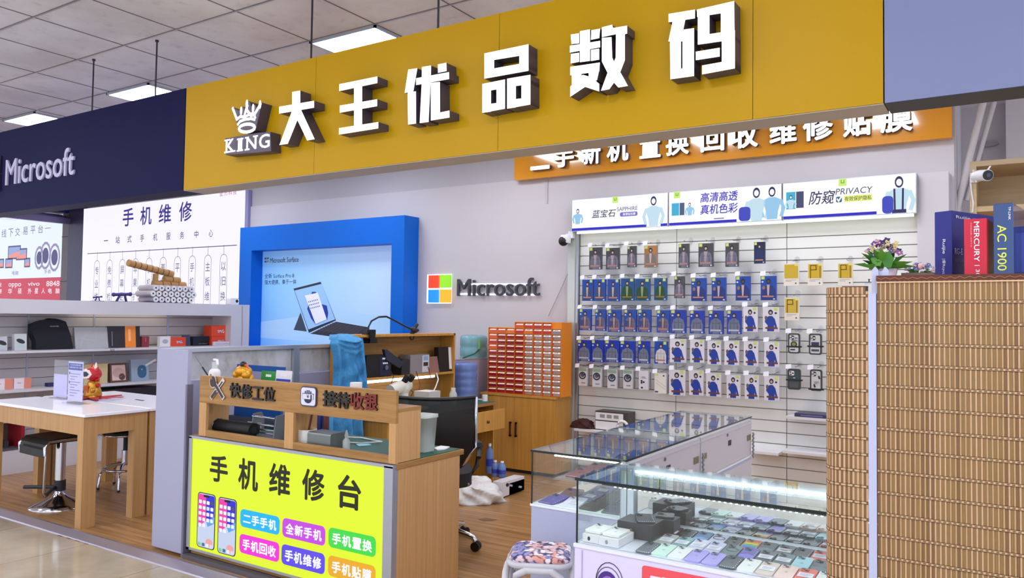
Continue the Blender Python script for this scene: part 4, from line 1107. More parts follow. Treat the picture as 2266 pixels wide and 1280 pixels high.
fr = FY(LYB)
g = G()
g.quad(fr, SX0+.026, SX1-.06, .066, DT-.018, 0, YB)
OLV = E((44, 46, 4), .5)
def tp(g, st, u0, v0, u1, v1, mm, bold=0.0, c=.002, y=LYB, frm=None):
    a0, a1, b0, b1 = pxbox('y', y, u0, v0, u1, v1); g.text(st, frm or fr, a0, a1, b0, b1, c, mm, bold)
for ch, bx_ in zip('手机维修台', ((465, 1008, 505, 1068), (528, 1016, 572, 1086), (596, 1027, 643, 1097), (669, 1039, 719, 1110), (748, 1052, 800, 1128))):
    tp(g, ch, *bx_, OLV, .034)
BTN = [('二手手机', (533, 1126, 619, 1184), (18, 190, 252)), ('全新手机', (626, 1146, 720, 1208), (206, 74, 236)), ('手机置换', (728, 1167, 832, 1233), (68, 228, 74)),
       ('手机回收', (531, 1182, 618, 1243), (250, 50, 226)), ('手机维修', (624, 1205, 719, 1270), (98, 76, 244)), ('手机贴膜', (727, 1230, 831, 1298), (246, 178, 34))]
for st, (u0, v0, u1, v1), c in BTN:
    q = [P(u0, v0, 'y', LYB), P(u1, v1, 'y', LYB)]
    zt_ = (P(u0, v0+2, 'y', LYB).z+P(u1, v0+(u1-u0)*.19, 'y', LYB).z)/2
    zb_ = (P(u0, v1-(u1-u0)*.19, 'y', LYB).z+P(u1, v1-1, 'y', LYB).z)/2
    a0, a1 = q[0].x, q[1].x
    g.rrect(fr, a0, a1, zb_, zt_, .028, .002, .002, E(c, .95))
    w4 = (a1-a0)*.86/4
    for k, ch in enumerate(st):
        hh = .008 if ch == '二' else 0
        g.text(ch, fr, a0+(a1-a0)*.075+w4*k+.003, a0+(a1-a0)*.075+w4*(k+1)-.003, zb_+(zt_-zb_)*.2+hh, zb_+(zt_-zb_)*.78-hh, .004, E((250, 250, 255), 1.0), .045)
for u0, v0, u1, v1, cap in ((437, 1088, 477, 1220, '维修前'), (483, 1099, 524, 1234, '维修后')):
    a0, a1 = P(u0, 1150, 'y', LYB).x, P(u1, 1150, 'y', LYB).x
    zt_, zb_ = P((u0+u1)/2, v0+4, 'y', LYB).z, P((u0+u1)/2, v1-5, 'y', LYB).z
    g.rrect(fr, a0, a1, zb_, zt_, .024, .002, .002, E((30, 16, 40), .5))
    W_, H_ = a1-a0, zt_-zb_
    X = lambda s_: a0+W_*s_
    Z = lambda s_: zb_+H_*s_
    g.rrect(fr, X(.04), X(.96), Z(.015), Z(.985), .02, .003, .003, E((206, 218, 246), .95))
    g.prism(fr, [(X(.06), Z(.36)), (X(.5), Z(.5)), (X(.48), Z(.97)), (X(.10), Z(.97)), (X(.05), Z(.94))], .0034, .0034, E((246, 60, 176), .95))
    g.prism(fr, [(X(.5), Z(.5)), (X(.95), Z(.6)), (X(.95), Z(.94)), (X(.90), Z(.97)), (X(.48), Z(.97))], .0034, .0034, E((44, 40, 214), .95))
    g.prism(fr, [(X(.5), Z(.5)), (X(.95), Z(.6)), (X(.95), Z(.48)), (X(.6), Z(.4))], .0036, .0036, E((90, 170, 236), .95))
    g.disc(fr, X(.7), Z(.12), W_*.2, H_*.07, .0036, .0036, E((246, 170, 170), .95), seg=12)
    g.rrect(fr, X(.34), X(.66), Z(.925), Z(.965), .006, .0042, .0042, E((16, 12, 50), .5))
    for r_ in range(5):
        for c_ in range(4):
            if r_ == 4 and c_ > 1: continue
            cc = ((250, 250, 255), (240, 236, 250), (90, 70, 120), (210, 236, 250))[(r_*3+c_*2) % 4] if (r_+c_) % 4 == 3 else (250, 248, 255)
            g.rrect(fr, X(.10+.215*c_), X(.26+.215*c_), Z(.80-.105*r_), Z(.865-.105*r_), .004, .005, .005, E(cc, .95), seg=2)
    for c_ in range(4):
        g.rrect(fr, X(.10+.215*c_), X(.26+.215*c_), Z(.035), Z(.095), .004, .005, .005, E(((130, 214, 150), (70, 110, 170), (246, 246, 246), (230, 220, 240))[c_], .95), seg=2)
    g.text(cap, fr, X(.2), X(.75), Z(-.085), Z(-.045), .002, OLV, 0)
g.build('yellow_lit_front', t)
# header frame with two windows
H1 = 1.121
WZ0, WZ1 = P(540, 975, 'y', 3.04).z, .955
px_ = lambda u, v: P(u, v, 'y', 3.04).x
wl0, wl1 = px_(457, 920), px_(631, 940)
wr0, wr1 = px_(650, 945), px_(862, 960)
g = G()
g.box(-4.218, SX1, 3.035, 3.055, .955, H1, WOODH); g.build('header_board', t, .002)
g = G()
g.box(-4.218, wl0, 3.036, 3.056, DT, .955, WOODV); g.box(wl1, wr0, 3.036, 3.056, DT, .955, WOODV); g.box(wr1, SX1, 3.036, 3.056, DT, .955, WOODV); g.box(wl0, wl1, 3.036, 3.056, DT, .792, WOODH); g.box(wr0, wr1, 3.036, 3.056, DT, .792, WOODH)
g.build('window_frame', t)
for x in (-4.216, (wl1+wr0)/2-.01, SX1-.022):
    g = G(); g.box(x, x+.02, 3.056, 3.236, DT+.003, 1.012, WOODV); g.build('divider', t)
g = G()
for x in (-4.195, wl1+.02, ):
    g.box(x, x+.006, 3.062, 3.078, .80, .985, ALU)
    for k in range(7): g.box(x+.0055, x+.0065, 3.066, 3.074, .82+.022*k, .826+.022*k, DARK)
g.build('shelf_standard', t)
# header letters and signs
fr = FY(3.033)
DKB = M((12, 8, 8), .3, name='dark_acrylic_letter'); DKR = M((122, 26, 16), .35, name='dark_red_letter')
for ch, bx_ in zip('快修工位', ((509, 848, 533, 881), (534, 851, 558, 884), (559, 856, 583, 886), (584, 857, 609, 889))):
    a0, a1, b0, b1 = pxbox('y', 3.03, *bx_); g = G(); g.text(ch, FY(3.025), a0, a1, b0, b1, 0, DKB, .03, .009, DKB); g.build('letter', t)
for k, (ch, bx_) in enumerate(zip('接待收银', ((715, 865, 746, 901), (746, 868, 775, 905), (776, 869, 806, 907), (806, 871, 836, 909)))):
    a0, a1, b0, b1 = pxbox('y', 3.03, *bx_); g = G(); g.text(ch, FY(3.025), a0, a1, b0, b1, 0, DKB if k < 2 else DKR, .03, .009, DKB); g.build('letter', t)
g = G()
def bar2(pts, w_, c, mm):
    g.line(FY(3.03), [xz(u, v, 3.03) for u, v in pts], w_, c, mm)
TLW = M((214, 206, 206), .4, name='tool_edge'); TLB = M((56, 40, 44), .4, name='tool_dark')
bar2([(494, 842), (468, 880)], .026, .001, TLW); bar2([(492, 846), (478, 866)], .010, .002, TLB); bar2([(477, 868), (469, 879)], .02, .0025, TLB)
bar2([(472, 842), (494, 880)], .030, .003, TLW); bar2([(474, 846), (493, 879)], .020, .004, TLB)
a, b_ = xz(472, 845, 3.03); g.disc(FY(3.03), a, b_, .034, .04, .003, .003, TLW, seg=14); g.disc(FY(3.03), a, b_, .028, .034, .0045, .0045, TLB, seg=14)
g.prism(FY(3.03), [(a-.03, b_+.045), (a-.012, b_+.045), (a-.004, b_+.01), (a-.03, b_+.02)], .005, .005, WOODH)
g.build('wrench_emblem', t)
a0, a1 = P(666, 880, 'y', 3.03).x, P(701, 880, 'y', 3.03).x
zt_, zb_ = P(683, 856, 'y', 3.03).z, P(683, 900, 'y', 3.03).z
g = G(); g.rrect(FY(3.034), a0, a1, zb_, zt_, .02, 0, .008, M((60, 56, 84), .4, name='sign_border')); g.rrect(FY(3.034), a0+.006, a1-.006, zb_+.006, zt_-.006, .016, .0085, .009, M((222, 220, 238), .4, name='sign_plate'))
f2 = FY(3.0245); W_, H_ = a1-a0, zt_-zb_
IC = M((44, 44, 76), .5, name='icon_ink')
for k in range(4):
    g.rrect(f2, a0+W_*(.28+.115*k), a0+W_*(.36+.115*k), zb_+H_*.62, zb_+H_*(.78+.05*(k in (1, 2))), .004, 0, 0, IC, seg=2)
g.quad(f2, a0+W_*.14, a0+W_*.86, zb_+H_*.36, zb_+H_*.66, .0005, IC); g.quad(f2, a0+W_*.18, a0+W_*.82, zb_+H_*.39, zb_+H_*.63, .001, M((222, 220, 238), .4, name='sign_plate'))
g.disc(f2, a0+W_*.5, zb_+H_*.36, W_*.24, H_*.20, .0007, .0007, IC, seg=16); g.quad(f2, a0+W_*.16, a0+W_*.84, zb_+H_*.37, zb_+H_*.6, .0012, M((222, 220, 238), .4, name='sign_plate')); g.line(f2, [(a0+W_*.70, zb_+H_*.38), (a0+W_*.70, zb_+H_*.56)], .012, .0014, IC)
g.text('¥', f2, a0+W_*.42, a0+W_*.58, zb_+H_*.42, zb_+H_*.60, .0016, IC, .01)
g.build('cashier_emblem', t)

# things on the repair desk, seen through the windows
DZ = DT+.0035
def ond(u, v): return P(u, v, 'z', DZ)
p = P(515, 955, 'y', 3.16)
t = thing('tool_pouch', 'rolled black tool pouch lying behind the left window', 'pouch', (p.x, 3.16, DZ))
g = G(); a0, a1 = P(478, 950, 'y', 3.16).x, P(562, 958, 'y', 3.16).x
g.tube([(a0, 3.16, DZ+.045), (a1, 3.16, DZ+.045)], .043, M((22, 20, 18), .6, name='black_canvas'), 18); g.disc(FX(a1+.0005), 3.16, DZ+.045, .02, .02, 0, .001, DARK); g.build('roll', t)
g = G(); g.ball((a0-.06, 3.17, DZ+.03), .05, M((50, 46, 48), .6, name='grey_canvas'), 12, (1.2, .8, .6)); g.build('flap', t)
g = G(); g.tube([(a0+.02+.003*math.cos(k), 3.16+.046*math.sin(k*PI/8), DZ+.045+.046*math.cos(k*PI/8)) for k in range(16)], .004, STEEL, 6, True); g.build('clasp', t)
# blue screen picture leaning behind
t = thing('blue_board', 'blue edged display board leaning at the back of the repair desk', 'board', (-4.1, 3.5, DZ))
a0, a1 = P(517, 900, 'y', 3.52).x, P(620, 900, 'y', 3.52).x
fr3 = F((0, 3.52, DZ), (1, 0, 0), (0, .05, 1))
g = G(); g.fbox(fr3, a0, a1, .05, .40, -.02, 0, M((14, 84, 160), .4, name='deep_blue_board')); g.build('board', t)
g = G(); g.quad(fr3, a0+(a1-a0)*.26, a0+(a1-a0)*.73, .17, .36, .001, M((150, 150, 176), .4, name='pale_print')); g.build('print', t)
g = G(); g.fbox(fr3, a0-.03, a1+.01, 0.0, .05, -.03, .03, M((88, 94, 104), .5, name='board_foot')); g.build('foot', t)
# tape dispenser machine
t = thing('film_machine', 'grey film dispensing machine with chrome bars behind the left window', 'machine', (-3.62, 3.22, DZ))
a0, a1 = P(574, 945, 'y', 3.24).x, P(624, 955, 'y', 3.24).x
GRM = M((130, 132, 138), .4, .3, name='machine_grey')
g = G(); g.prism(FX(a0), [(3.17, DZ), (3.27, DZ), (3.27, DZ+.11), (3.25, DZ+.145), (3.19, DZ+.14)], 0, .008, GRM); g.prism(FX(a1), [(3.17, DZ), (3.27, DZ), (3.27, DZ+.11), (3.25, DZ+.145), (3.19, DZ+.14)], 0, .008, GRM); g.box(a0, a1, 3.18, 3.27, DZ, DZ+.02, GRM); g.build('body', t)
g = G()
for yy, zz in ((3.185, .125), (3.18, .08), (3.19, .03), (3.19, .05)): g.tube([(a0+.002, yy, DZ+zz), (a1, yy, DZ+zz)], .006, CHROME, 8)
g.build('chrome_bars', t)
flatp = P(556, 958, 'y', 3.2)
g = G(); g.fbox(F((0, 3.2, DZ), (1, 0, 0), (0, .2, 1)), P(543, 950, 'y', 3.2).x, P(573, 950, 'y', 3.2).x, 0, .085, -.004, 0, PAPER); solo(g, 'note_card', 'white spiral note card beside the rolled tool pouch', 'note card')
p = ond(609, 905)
g = G()
for k, c in enumerate(((190, 120, 60), (40, 60, 150), (120, 60, 50))):
    g.tube([(-3.62+.05*k, 3.42, DZ), (-3.62+.05*k, 3.42, DZ+.17+.01*k)], .018, M(c, .4, name='bottle_colour'), 12); g.tube([(-3.62+.05*k, 3.42, DZ+.17+.01*k), (-3.62+.05*k, 3.42, DZ+.20+.01*k)], .01, PAPER, 8)
solo(g, 'small_bottles', 'little row of coloured glue bottles beside the film machine', 'bottles')
# right window items
p = P(680, 985, 'y', 3.17)
g = G(); CW = M((232, 232, 224), .35, name='cream_plastic')
a0, a1 = P(664, 980, 'y', 3.15).x, P(694, 980, 'y', 3.15).x
cx, r_ = (a0+a1)/2, (a1-a0)/2
g.lathe(cx, 3.15, [(r_*.9, DZ), (r_, DZ+.02), (r_, DZ+.095), (r_*.92, DZ+.095), (r_*.88, DZ+.05), (0, DZ+.05)], CW, 20)
o = solo(g, 'pen_pot', 'white round pot holding a brown pen behind the right window', 'pot')
g = G(); g.tube([(cx+.005, 3.15, DZ+.052), (cx+.018, 3.17, DZ+.19)], .006, M((110, 44, 22), .4, name='brown_pen'), 8); solo(g, 'pen', 'brown pen standing in the white pot', 'pen')
t = thing('power_brick', 'rounded grey metal box with a shiny top edge behind the right window', 'box', (0, 3.14, DZ))
a0, a1 = P(693, 990, 'y', 3.12).x, P(744, 990, 'y', 3.12).x
t.location = ((a0+a1)/2, 3.14, DZ); t['_w'] = tuple(t.location)
g = G(); g.rrect(FX(a0), 3.075, 3.20, DZ, DZ+.098, .014, .001, (a1-a0), M((120, 124, 122), .3, .5, name='brick_metal')); g.build('body', t)
g = G(); g.rrect(FX(a0-.001), 3.078, 3.197, DZ+.003, DZ+.095, .012, -.002, .002, M((84, 88, 84), .5, name='brick_end')); g.build('end_cap', t)
def dropper(u, v, hh, label):
    p = ond(u, v); g = G()
    g.lathe(p.x, p.y, [(.018, DZ), (.02, DZ+.005), (.02, DZ+hh*.5), (.009, DZ+hh*.62), (.009, DZ+hh*.68), (.012, DZ+hh*.7), (.010, DZ+hh*.8), (.003, DZ+hh), (0, DZ+hh)], FROST, 16)
    solo(g, 'dropper_bottle', label, 'bottle', 'dropper bottles')
dropper(766, 999, .115, 'white dropper bottle standing on the green mat behind the right window')
dropper(656, 985, .085, 'small white dropper bottle at the left post of the right window')
g = G(); q = [ond(*k) for k in ((742, 986), (770, 975), (800, 972), (830, 978), (845, 985), (800, 984), (760, 982), (748, 988))]
g.tube([(k.x, k.y, DZ+.006+.012*(i % 3 == 1)) for i, k in enumerate(q)], .005, PAPER, 6); solo(g, 'white_cable', 'white charging cable looping over the green mat', 'cable')
flat('mask', 'pale blue face mask lying on the green mat behind the right window', 'mask', [(787, 985), (812, 982), (822, 987), (794, 989)], DZ, M((150, 206, 216), .6, name='pale_blue_mask'), .004)
p = ond(944, 1000)
t = thing('clear_bin', 'tall translucent plastic bin on the green mat at the desk end', 'bin', (p.x, p.y, DZ))
a0, a1 = P(931, 950, 'y', p.y).x, P(957, 950, 'y', p.y).x
cx, hb = (a0+a1)/2-.02, P(945, 917, 'y', p.y).z-DZ
g = G(); g.lathe(cx, p.y, [(.05, DZ), (.062, DZ+hb), (.066, DZ+hb), (.066, DZ+hb-.02)], M((214, 220, 216), .3, alpha=.8, name='cloudy_bin'), 4, 1.2, 1.0, PI/4); g.build('body', t)
g = G(); g.lathe(cx, p.y, [(.046, DZ+.004), (.052, DZ+hb*.35), (0, DZ+hb*.35)], M((224, 226, 206), .5, name='bin_contents'), 4, 1.2, 1.0, PI/4); g.build('contents', t)
flat('tissue', 'crumpled white tissue on the green mat at the desk corner', 'tissue', [(960, 994), (975, 989), (995, 991), (985, 996), (968, 998)], DZ, PAPER, .006)
flat('phone_part', 'dark phone part on the mat by the right window sill', 'phone part', [(842, 1004), (862, 1003), (862, 1011), (850, 1010)], DZ, DARK, .003)
# things standing behind the header board, on the top board of the frame
g = G(); g.box(-4.218, SX1, 3.056, 3.236, 1.012, 1.03, WOODH); g.build('top_board', t0_desk)
DZ0, DZ = DZ, 1.0308
bx3 = P(475, 830, 'y', 3.14)
t = thing('pump_bottle', 'white pump bottle rising behind the header board', 'bottle', (bx3.x, 3.14, DZ))
zt_ = P(480, 797, 'y', 3.14).z
g = G(); g.lathe(bx3.x, 3.14, [(.034, DZ), (.036, DZ+.005), (.036, P(475, 822, 'y', 3.14).z-.01), (.032, P(475, 820, 'y', 3.14).z), (.018, P(475, 816, 'y', 3.14).z)], PAPER, 20); g.build('body', t)
g = G(); g.tube([(bx3.x, 3.14, P(475, 817, 'y', 3.14).z), (bx3.x, 3.14, zt_-.015)], .018, FROST, 12); g.tube([(bx3.x-.01, 3.14, zt_), (bx3.x+.035, 3.13, zt_), (bx3.x+.04, 3.13, zt_-.03)], .008, PAPER, 8); g.build('pump', t)
g = G(); q0, q1 = P(430, 786, 'y', 3.12), P(463, 836, 'y', 3.12); mid = q0+(q1-q0)*.55
g.tube([q0, mid], .003, CHROME, 6); g.tube([mid, q1], .005, BLACK, 6); solo(g, 'antenna_wand', 'thin silver and black wand leaning above the left end of the header', 'wand')
# golden toad-like ornament
c_ = P(543, 822, 'y', 3.16)
t = thing('lucky_ornament', 'rounded golden lucky ornament with a dark bead peeking over the header board', 'ornament', (c_.x, 3.16, DZ))
GL = M((222, 158, 34), .3, .35, name='ornament_gold')
g = G(); g.ball((c_.x, 3.16, DZ+.062), .0615, GL, 16, (1.1, .8, 1.0)); g.ball((c_.x+.0, 3.145, c_.z+.0), .058, GL, 16, (1.05, .8, .62)); g.ball((c_.x-.04, 3.13, c_.z-.02), .028, GL, 10); g.ball((c_.x+.045, 3.13, c_.z-.02), .028, GL, 10); g.build('body', t)
g = G(); g.ball((c_.x+.005, 3.14, c_.z+.042), .021, M((24, 22, 34), .2, name='dark_bead'), 12); g.tube([(c_.x-.035, 3.14, c_.z+.025), (c_.x+.035, 3.14, c_.z+.04), (c_.x+.06, 3.15, c_.z-.02)], .009, M((196, 84, 34), .4, name='ornament_orange'), 8); g.build('bead', t)
def card(name, label, u0, v0, u1, c, c2, y):
    a0, a1 = P(u0, v0, 'y', y).x, P(u1, v0, 'y', y).x
    zt_ = P((u0+u1)/2, v0, 'y', y).z
    t = thing(name, label, 'payment card', ((a0+a1)/2, y, DZ))
    f4 = F((0, y, DZ), (1, 0, 0), (.05, .05, 1))
    h_ = zt_-DZ
    g = G(); g.fbox(f4, a0-.02, a1-.02, 0, h_, -.004, 0, c); g.build('card', t)
    g = G(); g.quad(f4, a0-.014, a1-.026, .002, h_-.05, .001, c2); g.quad(f4, a0+.02, a1-.06, h_-.035, h_-.02, .001, PAPER); g.quad(f4, a0+.012, a1-.045, .004, h_-.075, .002, PAPER); g.build('print', t)
card('payment_card', 'green payment card standing behind the header board', 581, 822, 613, M((28, 140, 62), .4, name='pay_green'), M((28, 140, 62), .4, name='pay_green'), 3.20)
card('payment_card', 'white topped blue payment card standing behind the header board', 613, 821, 648, M((226, 226, 236), .4, name='pay_white'), M((36, 66, 176), .4, name='pay_blue'), 3.19)
g = G(); p = P(788, 860, 'y', 3.17); g.tube([(p.x, 3.17, DZ), (p.x, 3.17, P(788, 847, 'y', 3.17).z)], .033, PAPER, 16); solo(g, 'paper_roll', 'white paper roll just showing above the header board beside the blue gown', 'paper roll')

DZ = DZ0
# ------------------------------------------------------------------ workbench with hutch along the partition
HX, HB_, HY0, HY1 = -4.40, -4.575, 4.47, 5.895
HT = P(1008, 738, 'x', HX).z
t = thing('workbench', 'honey oak workbench with a two-level hutch and an open drawer', 'workbench', (-4.2, 5.2, 0))
g = G()
g.box(HB_, HX, HY1-.02, HY1, .74, HT, WOODY); g.box(HB_, HX, HY0, HY0+.02, .74, HT, WOODY)
g.box(HB_, HX, HY0, HY1, HT-.02, HT, WOODY); g.box(HB_, HB_+.01, HY0+.02, HY1-.02, .74, HT-.02, WOODH); g.box(HB_+.01, HX, HY0+.02, HY1-.02, .975, .995, WOODY)
g.build('hutch', t)
g = G(); g.box(HB_, -3.93, 4.47, HY1+.02, .715, .74, WOODH); g.build('benchtop', t)
g = G(); g.box(HB_+.02, -3.94, 4.48, HY1+.01, .74, .743, GM); g.build('green_mat', t)
g = G(); g.box(-4.25, -3.925, 4.455, 4.469, .70, .745, WHITE); g.build('edge_strip', t)
g = G(); g.box(HB_, -3.96, 4.47, 4.49, 0, .715, WOODY); g.box(HB_, -3.96, HY1, HY1+.02, 0, .715, WOODY); g.box(HB_, HB_+.02, 4.49, HY1, 0, .715, WOODY); g.box(HB_+.02, -3.99, 4.85, 4.87, 0, .715, WOODY); g.build('frame', t)
g = G(); y0, y1 = 5.43, 5.87
g.box(-3.84, -3.82, y0, y1, .52, .69, WOODY); g.box(-4.25, -3.84, y0+.02, y0+.035, .55, .67, WOODY); g.box(-4.25, -3.84, y1-.035, y1-.02, .55, .67, WOODY); g.box(-4.25, -3.84, y0+.03, y1-.03, .545, .555, WOODY); o = g.build('drawer', t)
g = G(); g.ball((-3.812, 5.6, .60), .014, M((90, 44, 24), .3, name='dark_knob'), 10); g.build('knob', o)
g = G(); g.tube([(HX-.03, 4.70, .962), (HX-.03, 5.62, .962)], .012, M((250, 248, 255), .5, emit=7.0, name='tube_light_glow'), 10); solo(g, 'tube_light', 'bright tube light under the hutch shelf of the workbench', 'tube light')
# shelf instruments
HS = .996
def inst(name, label, cat, u0, v0, u1, v1, dx, m, x=HX-.02, zb_=HS, lean=0.0, deco=None):
    y0, y1 = P(u0, (v0+v1)/2, 'x', x).y, P(u1, (v0+v1)/2, 'x', x).y
    h = P((u0+u1)/2, v0, 'x', x).z-zb_
    f4 = F((x, 0, zb_), (0, 1, 0), (-lean, 0, 1))
    t = thing(name, label, cat, (x-dx/2, (y0+y1)/2, zb_))
    g = G(); g.fbox(f4, y0, y1, 0, h, -dx, 0, m); g.build('case', t)
    if deco: deco(t, f4, y0, y1, h)
    return t
def dstation(t, f4, a0, a1, h):
    g = G(); g.quad(f4, a0+(a1-a0)*.52, a1-.01, .01, h-.01, .001, M((28, 30, 66), .4, name='navy_front')); g.quad(f4, a0+(a1-a0)*.62, a0+(a1-a0)*.9, h*.80, h*.88, .002, PAPER); g.build('front_panel', t)
    g = G(); g.disc(f4, a0+(a1-a0)*.74, h*.42, .02, .02, .001, .02, STEEL); 
    for k in range(3): g.disc(f4, a0+(a1-a0)*(.66+.07*k), h*.62, .008, .008, .001, .008, PAPER, seg=8)
    g.build('knob', t)
inst('soldering_station', 'black soldering station with a navy front on the hutch shelf', 'soldering station', 811, 787, 866, 826, .14, BLACK, deco=dstation)
inst('power_box', 'small black ribbed power box in the middle of the hutch shelf', 'power supply', 889, 796, 906, 822, .11, M((36, 36, 42), .5, name='charcoal'), deco=None)
def dpsu(t, f4, a0, a1, h):
    g = G(); g.quad(f4, a0+(a1-a0)*.62, a1-.006, .01, h-.01, .001, M((206, 210, 220), .4, name='psu_front')); g.quad(f4, a0+(a1-a0)*.68, a1-.02, h*.38, h*.58, .002, M((60, 34, 30), .3, name='psu_screen')); g.quad(f4, a0+(a1-a0)*.68, a1-.02, h*.68, h*.9, .002, M((140, 170, 206), .3, name='psu_meter')); g.build('front_panel', t)
inst('power_supply', 'grey metal power supply with a small display on the hutch shelf', 'power supply', 908, 785, 950, 818, .12, M((150, 146, 148), .4, .3, name='psu_grey'), deco=dpsu)
inst('crinkled_bag', 'crinkled pinkish foil bag beside the grey power supply', 'bag', 952, 789, 978, 812, .06, M((160, 120, 112), .2, .3, name='foil'), lean=.2)
def dbook(t, f4, a0, a1, h):
    g = G(); g.quad(f4, a1-.05, a1-.005, .02, h-.005, .001, PAPER); g.build('page_edge', t)
inst('black_box', 'tall black boxed kit with a white edge at the far end of the hutch shelf', 'box', 973, 768, 1002, 813, .05, M((24, 20, 20), .45, name='kit_black'), lean=.08, deco=dbook)
g = G(); q0, q1 = P(852, 774, 'x', HX), P(886, 810, 'x', HX-.02)
g.prism(F((HX-.005, 0, 0), (0, 1, 0), (0, 0, 1)), [(q0.y, q0.z), (q0.y+.03, q0.z), (q1.y+.02, q1.z+.03), (q1.y-.02, q1.z-.02), (q0.y+.03, q0.z-.09)], -.03, 0, M((44, 44, 64), .4, name='handle_grey')); solo(g, 'heat_gun', 'dark slanted heat gun handle leaning against the soldering station', 'heat gun')
# cables hanging from the shelf
g = G()
for u, v0, v1, c in ((862, 818, 850, BLACK), (921, 822, 880, M((120, 40, 40), .5, name='red_lead')), (947, 812, 878, M((120, 40, 40), .5, name='red_lead')), (905, 858, 880, BLACK)):
    q0, q1 = P(u, v0, 'x', HX+.01), P(u+3, v1, 'x', HX+.03); g.tube([q0, (q0+q1)/2+Vector((.02, .02, 0)), q1], .004, c, 6)
q = [P(u, v, 'x', HX+.02) for u, v in ((966, 826), (970, 840), (964, 858), (956, 872))]; g.tube(q, .006, PAPER, 6)
solo(g, 'instrument_leads', 'black, red and white leads dangling from the hutch shelf', 'cables')
# microscope
p = P(905, 850, 'x', -4.2)
t = thing('microscope', 'cream stereo microscope with black eyepieces on the workbench', 'microscope', (-4.2, p.y, .743))
IV = M((222, 218, 206), .35, name='ivory_enamel')
y_ = p.y
g = G(); zz = P(903, 860, 'x', -4.2).z
g.tube([P(864, 866, 'x', -4.2), P(886, 856, 'x', -4.2), P(903, 852, 'x', -4.2)], .05, IV, 14); g.ball(P(893, 858, 'x', -4.2), .06, IV, 14); g.tube([P(893, 860, 'x', -4.2), P(893, 895, 'x', -4.2)], .04, IV, 14); g.build('head', t)
g = G(); q0 = P(896, 848, 'x', -4.19); q1 = P(908, 832, 'x', -4.15)
for s_ in (-.025, .035): g.tube([q0+Vector((0, s_, 0)), q1+Vector((0, s_, 0))], .026, M((24, 18, 20), .4, name='eyepiece_black'), 12)
g.build('eyepieces', t)
g = G(); b0 = P(880, 905, 'x', -4.25); g.tube([(-4.3, b0.y, .743), (-4.3, b0.y, zz)], .018, CHROME, 10); g.box(-4.36, -4.02, b0.y-.12, b0.y+.12, .743, .765, IV); g.build('stand', t)
g = G(); p = P(950, 872, 'x', -4.25)
g.box(-4.36, -4.2, p.y-.07, p.y+.09, .743, P(950, 866, 'x', -4.25).z, M((206, 200, 196), .5, name='bench_box')); solo(g, 'tool_box', 'pale tool box at the back of the workbench under the tube light', 'box')
p = P(1003, 875, 'x', -4.1)
g = G(); g.lathe(-4.1, p.y, [(.03, .743), (.034, .75), (.034, .83), (.02, .86), (.02, .885), (0, .886)], FROST, 14); solo(g, 'jar', 'small clear jar with a pale label at the end of the workbench', 'jar')
g = G(); g.tube([(-4.03, 5.86, .744), (-4.03, 5.86, .80)], .025, PAPER, 10); solo(g, 'tape_roll', 'white roll on the green mat at the far end of the workbench', 'tape roll')
# lamp arm: flexible clamp arm over the hutch top
q = [P(u, v, 'x', HX-.02) for u, v in ((816, 742), (815, 725), (822, 711), (838, 702), (855, 701), (875, 711), (895, 722), (915, 731))]
t = thing('clamp_arm', 'black bendy clamp arm arching over the hutch top', 'clamp arm', tuple(q[0]))
g = G(); g.tube(q, .008, M((30, 34, 44), .3, .3, name='gooseneck'), 8); g.build('gooseneck', t)
g = G(); c0 = q[0]; g.box(c0.x-.03, c0.x+.03, c0.y-.05, c0.y+.05, HT, HT+.04, BLACK); g.box(c0.x-.03, c0.x+.04, c0.y-.03, c0.y+.06, HT-.07, HT-.03, BLACK); g.box(c0.x+.031, c0.x+.045, c0.y-.03, c0.y+.03, HT-.06, HT+.02, BLACK); g.build('base_clamp', t)
g = G(); c0 = q[-1]; g.ball(c0, .03, BLACK, 10); g.tube([c0+Vector((0, -.04, -.05)), c0+Vector((0, .05, .05))], .014, BLACK, 8); g.tube([c0+Vector((0, .06, .0)), c0+Vector((0, -.03, -.03))], .014, BLACK, 8); g.tube([c0+Vector((0, -.02+.025*math.cos(k*PI/5), -.06+.025*math.sin(k*PI/5))) for k in range(10)], .006, BLACK, 6, True); g.build('grip', t)
# blue disposable gown
GX = -4.20
bm_prof = [(746, 741, 803, 741), (742, 760, 806, 760), (748, 785, 808, 788), (750, 820, 812, 830), (747, 860, 814, 862), (735, 900, 812, 905), (722, 935, 806, 935), (716, 962, 808, 968)]
m, nt, b = nodes_mat('blue_gown_fabric', 0.65)
f1 = noise(nt, coords(nt, (3, 9, 5)), 1, 4, 0.6)
nt.links.new(ramp(nt, f1, [(0.3, (44, 124, 184)), (0.55, (64, 148, 204)), (0.75, (92, 170, 216))]), b.inputs['Base Color'])  # shading of the folds put into the colour as noise
bu = nt.nodes.new('ShaderNodeBump'); bu.inputs['Strength'].default_value = .55; bu.inputs['Distance'].default_value = .03
nt.links.new(noise(nt, coords(nt, (14, 26, 10)), 1, 5, .6), bu.inputs['Height']); nt.links.new(bu.outputs[0], b.inputs['Normal'])
g = G(); NW, NR_ = 40, 60
vs = []
def gprof(tt):
    q = tt*(len(bm_prof)-1); i = min(int(q), len(bm_prof)-2); f_ = q-i
    return [bm_prof[i][k]*(1-f_)+bm_prof[i+1][k]*f_ for k in range(4)]
